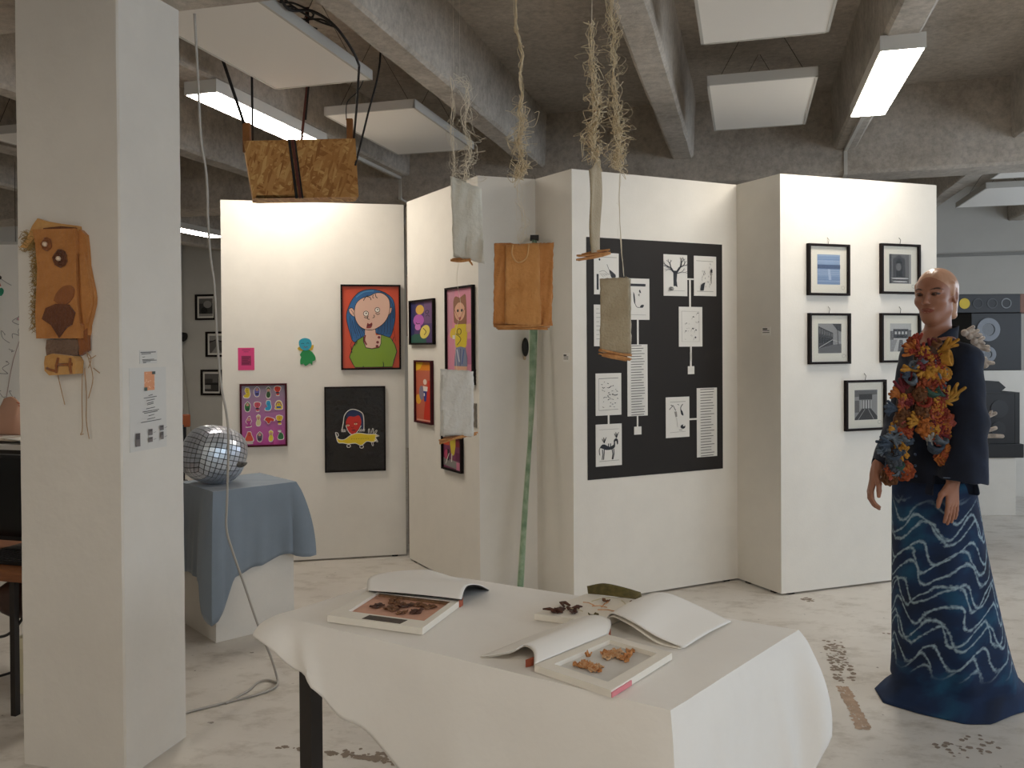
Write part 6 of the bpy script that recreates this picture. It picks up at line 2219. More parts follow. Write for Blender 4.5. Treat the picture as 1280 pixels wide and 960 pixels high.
class SDF:
    def __init__(self, lo, hi, h):
        self.lo, self.h = np.array(lo, float), h
        self.n = np.ceil((np.array(hi) - self.lo) / h).astype(int) + 1
        self.F = np.full(self.n, 1.0, np.float32)

    def _box(self, lo, hi, pad):
        a = np.clip(((np.array(lo) - pad - self.lo) / self.h).astype(int), 0, self.n)
        b = np.clip(((np.array(hi) + pad - self.lo) / self.h).astype(int) + 2, 0, self.n)
        g_ = [self.lo[i] + self.h * np.arange(a[i], b[i]) for i in range(3)]
        return tuple(slice(a[i], b[i]) for i in range(3)), np.meshgrid(*g_, indexing='ij')

    def _mix(self, sl, d, k, op):
        f = self.F[sl]
        if op == 'add':
            t = np.clip(.5 + .5 * (f - d) / k, 0, 1)
            self.F[sl] = f * (1 - t) + d * t - k * t * (1 - t)
        else:
            t = np.clip(.5 - .5 * (f + d) / k, 0, 1)
            self.F[sl] = f * (1 - t) - d * t + k * t * (1 - t)

    def cone(self, a, b, ra, rb, k=.01, op='add', flat=None):
        """tapered capsule; flat=(axis vector, factor) squashes across an axis"""
        a, b = np.array(a, float), np.array(b, float)
        r = max(ra, rb)
        sl, (X, Y, Z) = self._box(np.minimum(a, b) - r, np.maximum(a, b) + r, k + .02)
        P = np.stack([X - a[0], Y - a[1], Z - a[2]], -1)
        ab = b - a
        L2 = max(float(ab @ ab), 1e-9)
        t = np.clip(P @ ab / L2, 0, 1)
        D = P - t[..., None] * ab
        if flat is not None:
            ax = np.array(flat[0], float); ax /= np.linalg.norm(ax)
            c = D @ ax
            D = D + (c * (flat[1] - 1))[..., None] * ax
        d = np.sqrt((D * D).sum(-1)) - (ra + (rb - ra) * t)
        self._mix(sl, d.astype(np.float32), k, op)

    def ell(self, c, r, R=None, k=.01, op='add'):
        c, r = np.array(c, float), np.array(r, float)
        m = r.max()
        sl, (X, Y, Z) = self._box(c - m, c + m, k + .02)
        P = np.stack([X - c[0], Y - c[1], Z - c[2]], -1)
        if R is not None: P = P @ np.array(R)           # columns of R are the local axes
        k0 = np.sqrt(((P / r) ** 2).sum(-1)); k1 = np.sqrt(((P / r ** 2) ** 2).sum(-1)) + 1e-9
        d = k0 * (k0 - 1) / k1
        self._mix(sl, d.astype(np.float32), k, op)

    def mesh(self, name, mat, parent, smooth_it=2, cull=None):
        V, Q = surface_nets(self.F, self.lo, self.h)
        me = bpy.data.meshes.new(name)
        inv = np.array(mloc(parent).inverted())
        Vw = V @ inv[:3, :3].T + inv[:3, 3]
        me.from_pydata(Vw.tolist(), [], Q.tolist())
        me.polygons.foreach_set('use_smooth', [True] * len(me.polygons))
        if mat: me.materials.append(mat)
        o = bpy.data.objects.new(name, me); COL.objects.link(o); o.parent = parent
        if smooth_it:
            s = o.modifiers.new('smooth', 'SMOOTH'); s.factor = .5; s.iterations = smooth_it
        return o, V, Q


MY = 3.62
foot = pz(1186, 868, 0); MX = foot.x; MY = foot.y
man = thing('mannequin', 'bald mannequin in an indigo jacket and tie dyed skirt covered with crochet corals', 'mannequin', (MX, MY, 0), 0)
A = lambda px, py, dy=0.0: np.array(at(px, py, MY + dy))      # point at the mannequin's distance (dy: nearer < 0)
# body faces the viewer's left: facing vector and her left-hand side
BA = math.radians(74)
FWD = np.array((-math.sin(BA), -math.cos(BA), 0)); LFT = np.array((math.cos(BA), -math.sin(BA), 0)); UPV = np.array((0, 0, 1.0))
SKIN = M('mannequin_skin', '#9c6a52', .42, var=.06, vscale=14)

# ---- head frame
HA = math.radians(49)
hf = np.array((-math.sin(HA), -math.cos(HA), 0)); hl = np.array((math.cos(HA), -math.sin(HA), 0)); hu = UPV
hc = A(1170, 372)                                   # centre of the skull, between the ears
PX = MY / F_PX                                      # metres per pixel at the mannequin


def H(x, y, z):
    """head coordinates: x to her left, y forward, z up from the skull centre"""
    return hc + hl * x + hf * y + hu * z


RH = np.stack([hl, hf, hu], 1)
chest = A(1174, 490)
body = SDF(np.minimum(hc, chest) - np.array((.42, .30, .62)), np.maximum(hc, chest) + np.array((.36, .30, .14)), .0038)
# skull, face, jaw
body.ell(H(0, -.020, .038), (.073, .094, .080), RH, .02)
body.ell(H(0, .025, .012), (.062, .066, .092), RH, .03)
body.ell(H(0, .036, -.048), (.043, .048, .056), RH, .03)
body.ell(H(0, .052, -.094), (.021, .024, .020), RH, .03)      # chin
for s in (-1, 1):
    body.ell(H(.038 * s, .058, -.018), (.022, .020, .018), RH, .03)   # cheekbones
    body.cone(H(.048 * s, .0, -.05), H(.014 * s, .055, -.090), .015, .013, .03)   # jaw line
    body.ell(H(.031 * s, .094, .012), (.017, .016, .010), RH, .012, 'sub')   # eye sockets
    body.ell(H(.031 * s, .080, .011), (.0135, .0125, .0085), RH, .004)        # eyeballs
    body.cone(H(.014 * s, .089, .027), H(.050 * s, .074, .028), .0065, .005, .012)   # brow ridge
    # ears
    body.ell(H(.073 * s, -.014, .002), (.010, .019, .031), RH, .008)
    body.ell(H(.080 * s, -.008, .004), (.007, .010, .018), RH, .006, 'sub')
body.cone(H(0, .090, .018), H(0, .108, -.020), .0075, .0105, .012)      # nose bridge
body.ell(H(0, .110, -.023), (.010, .010, .008), RH, .008)
for s in (-1, 1):
    body.ell(H(.010 * s, .100, -.027), (.0075, .009, .006), RH, .006)
body.cone(H(-.018, .086, -.0525), H(.018, .086, -.0525), .006, .006, .008)
body.ell(H(0, .094, -.0505), (.018, .008, .0050), RH, .006)
body.ell(H(0, .092, -.0600), (.015, .008, .0060), RH, .006)
body.cone(H(-.022, .099, -.0555), H(.022, .099, -.0555), .0016, .0016, .003, 'sub')
# neck and shoulders
nb = A(1170, 432)
body.cone(H(0, -.022, -.055), nb + FWD * -.01, .050, .054, .03)
sL = A(1173, 446) + LFT * .145; sR = A(1173, 446) - LFT * .145
body.cone(nb, sL, .055, .045, .05); body.cone(nb, sR, .055, .045, .05)
body.ell(A(1173, 480), (.15, .09, .15), np.stack([LFT, FWD, UPV], 1), .05)
body.ell(A(1173, 555), (.12, .085, .16), np.stack([LFT, FWD, UPV], 1), .05)
# arms: her left arm (viewer's right) and right arm
elL, wrL = A(1211, 528, -.15), A(1192, 600, -.17)
elR, wrR = A(1124, 525, .06), A(1098, 588, -.06)
body.cone(sL, elL, .046, .036, .02); body.cone(elL, wrL, .036, .025, .02)
body.cone(sR, elR, .046, .036, .02); body.cone(elR, wrR, .036, .025, .02)


def hand(w, dirv, side, spread, knuckle_curl, palm_n, seed=0):
    """w wrist, dirv finger direction, side across the palm (towards the thumb), palm_n palm normal"""
    dirv = np.array(dirv, float); dirv /= np.linalg.norm(dirv)
    side = np.array(side, float); side -= dirv * (side @ dirv); side /= np.linalg.norm(side)
    pn = np.array(palm_n, float); pn -= dirv * (pn @ dirv); pn -= side * (pn @ side); pn /= np.linalg.norm(pn)
    w = np.array(w)
    body.cone(w - dirv * .03, w + dirv * .012, .026, .024, .015, flat=(pn, 1.25))
    for q in (-.027, -.009, .009, .027):
        body.cone(w + dirv * .008 + side * q * .6, w + dirv * .082 + side * q, .017, .0125, .014, flat=(pn, 1.3))
    L = [.066, .080, .086, .078]
    for i, q in enumerate((-.029, -.010, .010, .029)):
        base = w + dirv * .082 + side * q
        d1 = dirv + side * q * spread
        p = base
        ang = 0.0
        for j, f in enumerate((.45, .31, .24)):
            ang += knuckle_curl * (1.0 if j else .6)
            dd = d1 * math.cos(ang) + pn * math.sin(ang); dd /= np.linalg.norm(dd)
            q2 = p + dd * L[i] * f
            body.cone(p, q2, .0092 - .0008 * j, .0086 - .001 * j, .004)
            p = q2
    tb = w + dirv * .022 + side * .026 + pn * .006
    t1 = tb + (dirv * .75 + side * .6 + pn * .3) * .036
    t2 = t1 + (dirv * .95 + side * .12 + pn * .25) * .030
    t3 = t2 + (dirv * 1.0 - side * .05 + pn * .2) * .022
    body.cone(tb, t1, .0150, .0115, .010); body.cone(t1, t2, .0112, .0100, .005); body.cone(t2, t3, .0100, .0078, .004)


# her left hand hangs straight down, back of the hand to the viewer; thumb towards the body
hand(wrL + np.array((-.004, 0, -.01)), (-.04, -.05, -1), (-.85, -.5, 0), 3.0, .10, (.45, .9, 0))
# her right hand swings out to the viewer's left, fingers curled
hand(wrR + np.array((-.012, 0, -.005)), (-.30, -.12, -.9), (-.25, -.95, .12), 2.0, .48, (.9, -.1, -.3))
bo, bV, bQ = body.mesh('body', SKIN, man, 2)

# ---- painted face and moulded hair
EYEB = M('paint_brown', '#3a2016', .5)
LIPM = M('paint_lip', '#8a4a3c', .4)


def on_head(x, z, lift=.0012):
    """point on the front of the head surface found by marching the distance field towards the head centre plane"""
    p = H(x, .16, z); d = -hf
    for _ in range(200):
        i = np.round((p - body.lo) / body.h).astype(int)
        if (i < 0).any() or (i >= body.n).any() or body.F[tuple(i)] > .0005:
            p = p + d * .001
        else:
            break
    return Vector(p - d * lift)


def patch(name, pts, mat, n=3):
    """thin painted patch following the face: closed outline in (x, z)"""
    q = [(p.x, p.y) for p in smooth_pts([(a, b, 0) for a, b in pts + [pts[0]]], n)[:-1]]
    cx, cz_ = sum(a for a, b in q) / len(q), sum(b for a, b in q) / len(q)
    mb = MB()
    rings = []
    for f in (1.0, .6, .25):
        rings.append([on_head(cx + (a - cx) * f, cz_ + (b - cz_) * f, .0016) for a, b in q])
    mb.grid(rings, close_u=True); mb.add(rings[-1], [tuple(range(len(q)))])
    return mb.build(name, mat, man, smooth=True)


for s in (-1, 1):
    patch('eye', [(.016 * s, .008), (.025 * s, .0165), (.037 * s, .0175), (.050 * s, .0130), (.039 * s, .0050), (.026 * s, .0045)], EYEB)
    patch('eye_white', [(.0215 * s, .0105), (.025 * s, .0120), (.0265 * s, .0090)], M('eye_cream', '#8f7460', .4), 2)
    patch('iris', [(.036 * s, .0132), (.0395 * s, .0105), (.0365 * s, .0080), (.033 * s, .0105)], M('iris_amber', '#a5673e', .3), 2)
    patch('eyebrow', [(.012 * s, .027), (.026 * s, .035), (.043 * s, .0375), (.058 * s, .029), (.043 * s, .0320), (.026 * s, .0290)], EYEB)
patch('lip', [(-.028, -.0555), (-.011, -.0480), (0, -.0503), (.011, -.0480), (.028, -.0555), (.010, -.0555), (-.010, -.0555)], LIPM)
patch('lip', [(-.026, -.0565), (-.010, -.0670), (.010, -.0670), (.026, -.0565), (0, -.0570)], LIPM)
HAIRM = M('moulded_hair', '#bf9377', .30, bump=.5, bscale=40, stretch=(1, 1, .25))
hair = SDF(hc - np.array((.14, .15, .13)), hc + np.array((.14, .15, .15)), .0042)
hair.ell(H(0, -.016, .040), (.0775, .102, .086), RH, .01)
hair.ell(H(0, -.062, -.02), (.060, .050, .060), RH, .03)
hair.cone(H(.02, -.088, -.045), H(.03, -.090, -.072), .030, .020, .02)
hair.cone(H(-.02, -.088, -.045), H(-.03, -.090, -.070), .030, .020, .02)
for s in (-1, 1):
    hair.cone(H(.070 * s, .012, .05), H(.074 * s, .012, .01), .014, .008, .012)
# hairline: carve the face opening
hair.ell(H(-.006, .088, -.012), (.068, .060, .076), RH, .010, 'sub')
hair.ell(H(0, .10, -.08), (.10, .11, .06), RH, .012, 'sub')
for s in (-1, 1):
    hair.ell(H(.078 * s, -.012, .000), (.020, .022, .034), RH, .006, 'sub')
ho, _, _ = hair.mesh('hair', HAIRM, man, 2)

# ---- jacket
def denim(name, c1, c2, c3):
    m, N, L, p = node_mat(name)
    tc = N.new('ShaderNodeTexCoord')
    n = N.new('ShaderNodeTexNoise'); n.inputs['Scale'].default_value = 7; n.inputs['Detail'].default_value = 8; n.inputs['Roughness'].default_value = .7
    L.new(tc.outputs['Object'], n.inputs['Vector'])
    r = ramp(N, [(.3, c1), (.55, c2), (.8, c3)]); L.new(n.outputs['Fac'], r.inputs['Fac'])
    L.new(r.outputs['Color'], p.inputs['Base Color'])
    p.inputs['Roughness'].default_value = .9; p.inputs['Sheen Weight'].default_value = .03
    n2 = N.new('ShaderNodeTexNoise'); n2.inputs['Scale'].default_value = 18; L.new(tc.outputs['Object'], n2.inputs['Vector'])
    b = N.new('ShaderNodeBump'); b.inputs['Strength'].default_value = .3; b.inputs['Distance'].default_value = .01
    L.new(n2.outputs['Fac'], b.inputs['Height']); L.new(b.outputs['Normal'], p.inputs['Normal'])
    return m


INDIGO = denim('indigo_cotton', '#080e1c', '#0d172b', '#16263f')
jk = SDF(np.array((A(1095, 400)[0] - .03, MY - .42, A(1180, 625)[2] - .04)), np.array((A(1240, 400)[0] + .06, MY + .3, A(1180, 400)[2] + .06)), .005)
RB_ = np.stack([LFT, FWD, UPV], 1)
jk.cone(nb - UPV * .02, sL + np.array((.0, 0, -.012)), .070, .056, .05); jk.cone(nb - UPV * .02, sR + np.array((0, 0, -.012)), .070, .052, .05)
jk.ell(A(1174, 486), (.175, .120, .16), RB_, .05)
for (py, rx, ry) in ((540, .168, .128), (580, .165, .130), (612, .168, .135)):
    jk.ell(A(1174, py), (rx, ry, .10), RB_, .05)
# sleeves: wide, kimono-like
jk.cone(sL + np.array((.005, 0, -.01)), elL + np.array((.002, 0, 0)), .058, .068, .03)
jk.cone(elL + np.array((.002, 0, 0)), A(1204, 603, -.19), .068, .090, .03)
jk.cone(sR, elR, .054, .050, .03); jk.cone(elR, A(1104, 582, -.05), .050, .050, .03)
# cut: open cuffs and hem, neck opening
X_, Y_, Z_ = np.meshgrid(*[jk.lo[i] + jk.h * np.arange(jk.n[i]) for i in range(3)], indexing='ij')
hemz = A(1180, 613)[2]
jk.F = np.maximum(jk.F, (hemz - Z_)).astype(np.float32)
# left cuff plane (her left sleeve, viewer's right): runs slightly downwards to the viewer's right
cz0 = A(1204, 601, -.19)
selL = ((X_ - cz0[0]) ** 2 + (Y_ - cz0[1]) ** 2) < .115 ** 2
pl_n = np.array((.14, .0, 1.0)); dcut = (cz0[2] - (Z_ + (X_ - cz0[0]) * .14))
jk.F = np.where(selL & (Y_ < cz0[1] + .09) & (X_ > cz0[0] - .09), np.maximum(jk.F, dcut), jk.F).astype(np.float32)
wr = A(1101, 583, -.06)
dv = (wrR - elR) / np.linalg.norm(wrR - elR)
dcut = ((X_ - wr[0]) * dv[0] + (Y_ - wr[1]) * dv[1] + (Z_ - wr[2]) * dv[2])
near_ = ((X_ - wr[0]) ** 2 + (Y_ - wr[1]) ** 2 + (Z_ - wr[2]) ** 2) < .12 ** 2
jk.F = np.where(near_, np.maximum(jk.F, dcut), jk.F).astype(np.float32)
# hollow shell so that cuffs, hem and collar are open
shell = np.abs(jk.F + .004) - .006
jk.cone(nb - UPV * .05, nb + UPV * .12 + FWD * .02, .060, .066, .006, 'sub')
# folds
fold = .004 * np.sin(Z_ * 46 + X_ * 30) * np.sin(Y_ * 22 + X_ * 14) + .003 * np.sin(X_ * 75 + Z_ * 8)
jk.F = (jk.F + fold * .55).astype(np.float32)
jo, jV, jQ = jk.mesh('jacket', INDIGO, man, 3)
# stand collar
mb = MB()
rows = []
for j in range(4):
    row = []
    for i in range(25):
        a = math.radians(14 + 332 * i / 24); tp_ = min(1.0, min(i, 24 - i) / 5)
        r_ = .070 + .004 * j * .5
        p = Vector(nb + FWD * (math.cos(a) * r_ - .012) + LFT * math.sin(a) * r_ + UPV * (-.010 + .022 * j * (.35 + .65 * tp_) + .030 * (1 - math.cos(a)) * .5))
        row.append(p)
    rows.append(row)
mb.grid(rows); mb.build('collar', INDIGO, man, smooth=True, solid=.006, offset=0)
# pale worn seam on the cuff
mb = MB(); cpts = []
for i in range(13):
    f = i / 12
    cpts.append(Vector(A(1179 + 54 * f, 597 + 9 * f - 2 * math.sin(f * 3.1), -.245 + .03 * abs(f - .5))))
STL = M('pale_stitch', '#6f7d92', .9)
mb.tube(cpts, .0013, 4); mb.build('cuff_seam', STL, man)
for (x, y) in ((1144, 568), (1144, 582), (1145, 595)):
    mb = MB(); mb.ball(A(x, y, -.14), .006, 8, 6); mb.build('button', M('jacket_button', '#2a3850', .4), man, smooth=True)

# ---- tie-dyed skirt
def skirt_mat():
    m, N, L, p = node_mat('tie_dyed_indigo')
    uv = N.new('ShaderNodeAttribute'); uv.attribute_name = 'cloth_uv'
    sep = N.new('ShaderNodeSeparateXYZ'); L.new(uv.outputs['Vector'], sep.inputs[0])
    nz = N.new('ShaderNodeTexNoise'); nz.inputs['Scale'].default_value = 3.4; nz.inputs['Detail'].default_value = 2
    L.new(uv.outputs['Vector'], nz.inputs['Vector'])
    nf = N.new('ShaderNodeTexNoise'); nf.inputs['Scale'].default_value = 75; nf.inputs['Detail'].default_value = 3
    L.new(uv.outputs['Vector'], nf.inputs['Vector'])

    def math_(op, a, b=None):
        k = N.new('ShaderNodeMath'); k.operation = op
        for i, x in enumerate((a, b)):
            if x is None: continue
            if isinstance(x, (int, float)): k.inputs[i].default_value = x
            else: L.new(x, k.inputs[i])
        return k.outputs[0]
    X, Z = sep.outputs['X'], sep.outputs['Y']
    ph = math_('MULTIPLY', nz.outputs['Fac'], 5.5)
    lines = None
    for (fr, amp, per, off, wdt, pk) in ((35.0, .046, .084, .0, .0042, 1.0), (35.0, .050, .142, .045, .0044, 1.35)):
        s = math_('MULTIPLY', math_('SINE', math_('ADD', math_('MULTIPLY', X, fr), math_('MULTIPLY', ph, pk))), amp)
        zz_ = math_('ADD', math_('ADD', Z, s), off)
        fr_ = math_('FRACT', math_('DIVIDE', zz_, per))
        dist = math_('MULTIPLY', math_('ABSOLUTE', math_('SUBTRACT', fr_, .5)), per)
        dist = math_('SUBTRACT', dist, math_('MULTIPLY', math_('SUBTRACT', nf.outputs['Fac'], .5), .024))
        mr = N.new('ShaderNodeMapRange'); mr.inputs['From Min'].default_value = wdt * 2.3; mr.inputs['From Max'].default_value = -wdt * .3
        L.new(dist, mr.inputs['Value'])
        lines = mr.outputs['Result'] if lines is None else math_('MAXIMUM', lines, mr.outputs['Result'])
    # no pattern on the lowest band nor at the waist
    lo = N.new('ShaderNodeMapRange'); lo.inputs['From Min'].default_value = .12; lo.inputs['From Max'].default_value = .18; L.new(Z, lo.inputs['Value'])
    hi = N.new('ShaderNodeMapRange'); hi.inputs['From Min'].default_value = .86; hi.inputs['From Max'].default_value = .78; L.new(Z, hi.inputs['Value'])
    lines = math_('MULTIPLY', math_('MULTIPLY', lines, lo.outputs['Result']), hi.outputs['Result'])
    lines = math_('MULTIPLY', lines, .8)
    n3 = N.new('ShaderNodeTexNoise'); n3.inputs['Scale'].default_value = 6; n3.inputs['Detail'].default_value = 6; L.new(uv.outputs['Vector'], n3.inputs['Vector'])
    base = ramp(N, [(.3, '#08152c'), (.52, '#0d2648'), (.72, '#17506e')]); L.new(n3.outputs['Fac'], base.inputs['Fac'])
    mx = N.new('ShaderNodeMix'); mx.data_type = 'RGBA'
    L.new(lines, mx.inputs['Factor']); L.new(base.outputs['Color'], mx.inputs['A']); mx.inputs['B'].default_value = (*lin('#a3bac4'), 1)
    L.new(mx.outputs['Result'], p.inputs['Base Color'])
    p.inputs['Roughness'].default_value = .9
    return m


# silhouette (pixel left, pixel right, row) down to the floor, then the trailing hem
sil = [(1121, 1218, 600), (1121, 1224, 640), (1121.5, 1232, 690), (1122, 1242, 740), (1122.5, 1253, 790), (1122.5, 1262, 825), (1121, 1270, 848)]
rows, uvs = [], []
NU = 64
for j, (xl, xr, y) in enumerate(smooth_pts([(a, b, c) for a, b, c in sil], 4)):
    c = at((xl + xr) / 2, y, MY); hw_ = (xr - xl) / 2 * PX
    dep = .13 + .09 * (y - 600) / 250
    row, ur = [], []
    for i in range(NU):
        a = 2 * math.pi * i / NU
        f = (y - 600) / 250
        fold_ = 1 + (.02 + .035 * f) * math.sin(7 * a + 1.2) * (.6 + .4 * math.sin(3 * a)) + .02 * f * math.sin(13 * a)
        row.append(Vector((c.x + hw_ * math.cos(a), MY + .02 + dep * math.sin(a) * fold_, c.z)))
        ur.append((a / 6.283 * (2.2 * (hw_ + dep)) * 1.3, c.z, 0))
    rows.append(row); uvs.append(ur)
# hem lying on the floor
hemL = {0: (1300, 866), 1: (1285, 884)}
outer_px = []
for i in range(NU):
    a = 2 * math.pi * i / NU
    base = rows[-1][i]
    # target outline on the floor (front half visible)
    out_pts = [(0.0, (1302, 872)), (.18, (1300, 862)), (.32, (1240, 838)), (.42, (1150, 832)), (.49, (1112, 843)), (.53, (1093, 860)), (.58, (1104, 878)), (.66, (1150, 892)), (.74, (1208, 905)), (.80, (1240, 905)), (.87, (1268, 893)), (.94, (1300, 884)), (1.0, (1302, 872))]
    t = (a / (2 * math.pi)) % 1.0
    for (ta, pa), (tb, pb) in zip(out_pts, out_pts[1:]):
        if ta <= t <= tb:
            f = (t - ta) / (tb - ta)
            outer_px.append((pa[0] + (pb[0] - pa[0]) * f, pa[1] + (pb[1] - pa[1]) * f)); break
outer = [pz(*p, .004) for p in outer_px]
for f, zz_ in ((.30, .055), (.6, .022), (.85, .010), (1.0, .003)):
    row, ur = [], []
    for i in range(NU):
        p = rows[6 * 4][i].lerp(outer[i], f)
        p.z = zz_ + .008 * (1 - f) * math.sin(i * .9)
        row.append(p); ur.append((uvs[24][i][0], .05 * (1 - f), 0))
    rows.append(row); uvs.append(ur)
mb = MB(); mb.grid(rows, close_u=True)
sko = mb.build('skirt', skirt_mat(), man, smooth=True)
at_ = sko.data.attributes.new('cloth_uv', 'FLOAT_VECTOR', 'POINT')
flat_ = [c for ur in uvs for c in ur]
for i, c in enumerate(flat_): at_.data[i].vector = c
s = sko.modifiers.new('solid', 'SOLIDIFY'); s.thickness = .003; s.offset = 0

# ---- crochet corals on the jacket front
YARN = {}


def yarn(c):
    if c not in YARN:
        m, N, L, p = node_mat('yarn_' + c.strip('#'))
        tc = N.new('ShaderNodeTexCoord')
        n = N.new('ShaderNodeTexNoise'); n.inputs['Scale'].default_value = 45; n.inputs['Detail'].default_value = 4; L.new(tc.outputs['Object'], n.inputs['Vector'])
        l = lin(c)
        r = N.new('ShaderNodeValToRGB'); r.color_ramp.elements[0].color = (*[x * .55 for x in l], 1); r.color_ramp.elements[1].color = (*l, 1)
        r.color_ramp.elements[0].position = .3; r.color_ramp.elements[1].position = .65
        L.new(n.outputs['Fac'], r.inputs['Fac']); L.new(r.outputs['Color'], p.inputs['Base Color'])
        v = N.new('ShaderNodeTexVoronoi'); v.inputs['Scale'].default_value = 220; L.new(tc.outputs['Object'], v.inputs['Vector'])
        b = N.new('ShaderNodeBump'); b.inputs['Strength'].default_value = .6; b.inputs['Distance'].default_value = .003
        L.new(v.outputs['Distance'], b.inputs['Height']); L.new(b.outputs['Normal'], p.inputs['Normal'])
        p.inputs['Roughness'].default_value = .95
        YARN[c] = m
    return YARN[c]


MU, OR, RD, DR, GY, BLG, BRW, PK, GRN, RST = '#bd8630', '#b96c30', '#953827', '#6e2228', '#66707a', '#434f5e', '#6e4628', '#a8564a', '#37554a', '#a5502e'


def vec(px, py, d):
    return Vector(A(px, py, d))


def fingers(px, py, d, col, n, l, ang, spread, r=.0078, seed=0, name='branch_coral'):
    """a hand of n fingers of length l fanning about angle ang (picture plane, 0 = right, up positive)"""
    rnd = random.Random(seed)
    mb = MB()
    c = vec(px, py, d)
    for k in range(n):
        a = ang + spread * ((k / max(n - 1, 1)) - .5) + rnd.uniform(-.12, .12)
        ll = l * rnd.uniform(.75, 1.1)
        dv = Vector((math.cos(a), -.35 + rnd.uniform(-.3, .3), math.sin(a)))
        p1 = c + dv * ll * .5 + Vector((0, 0, rnd.uniform(-.004, .004)))
        p2 = c + dv * ll
        pts = smooth_pts([c - dv * .008, p1, p2], 3)
        mb.tube(pts, [r * (1.05 - .25 * i / 6) for i in range(7)], 8)
        mb.ball(p2, r * .8, 8, 6)
        if ll > .045 and rnd.random() < .7:
            sd = Vector((math.cos(a + .8), -.3, math.sin(a + .8)))
            mb.tube([p1, p1 + sd * ll * .4], [r * .8, r * .6], 7); mb.ball(p1 + sd * ll * .4, r * .62, 7, 5)
    mb.ball(c, r * 1.6, 9, 6)
    return mb.build(name, yarn(col), man, smooth=True)


def rosette(px, py, d, col, r, seed=0, layers=3, name='ruffled_coral'):
    rnd = random.Random(seed)
    mb = MB(); c = vec(px, py, d)
    nrm = Vector((rnd.uniform(-.4, .2), -1, rnd.uniform(-.2, .5))).normalized()
    u = nrm.orthogonal().normalized(); w = nrm.cross(u)
    for L_ in range(layers):
        R0 = r * (1 - .28 * L_); nr = 5 + L_
        rows = []
        for f in (.15, .5, .8, 1.0):
            row = []
            for i in range(30):
                a = 2 * math.pi * i / 30
                wv = math.sin(nr * a + L_ * 1.7 + seed) * .28 * f * f
                rad = R0 * f * (1 + .08 * math.sin(nr * a * 2 + seed))
                row.append(c + (u * math.cos(a) + w * math.sin(a)) * rad + nrm * (L_ * r * .22 + R0 * (wv + .25 * f * f)))
            rows.append(row)
        mb.grid(rows, close_u=True)
        mb.add(rows[0], [tuple(range(30))])
    return mb.build(name, yarn(col), man, smooth=True, solid=.004, offset=0)


def tubec(px, py, d, col, r, l, ang, seed=0, name='tube_coral'):
    """open cup sponge: hollow tube"""
    mb = MB(); c = vec(px, py, d)
    ax = Vector((math.cos(ang), -.8, math.sin(ang))).normalized()
    u = ax.orthogonal().normalized(); w = ax.cross(u)
    rows = []
    for (f, rr) in ((0, .8), (.6, .95), (1.0, 1.05), (1.08, .9), (1.0, .66), (.35, .55)):
        rows.append([c + ax * l * f + (u * math.cos(2 * math.pi * i / 14) + w * math.sin(2 * math.pi * i / 14)) * r * rr for i in range(14)])
    mb.grid(rows, close_u=True); mb.add(rows[0], [tuple(range(14))[::-1]]); mb.add(rows[-1], [tuple(range(14))])
    return mb.build(name, yarn(col), man, smooth=True)


def bobble(px, py, d, col, r, seed=0, name='bobble_coral'):
    rnd = random.Random(seed)
    mb = MB(); c = vec(px, py, d)
    mb.ball(c, r * .85, 10, 8)
    for k in range(26):
        v_ = Vector((rnd.gauss(0, 1), -abs(rnd.gauss(0, 1)), rnd.gauss(0, 1))).normalized()
        mb.ball(c + v_ * r * .85, r * .28, 7, 5)
    return mb.build(name, yarn(col), man, smooth=True)


def cordc(pts, col, r, name='cord_coral'):
    mb = MB(); mb.tube(smooth_pts([vec(*p) for p in pts], 5), r, 8)
    return mb.build(name, yarn(col), man, smooth=True)


# positions in picture pixels via an enlarged view (1060..1250 x 400..640, scale 4)
zm = lambda x, y: (1060 + x / 4, 400 + y / 4)
D0 = -.165
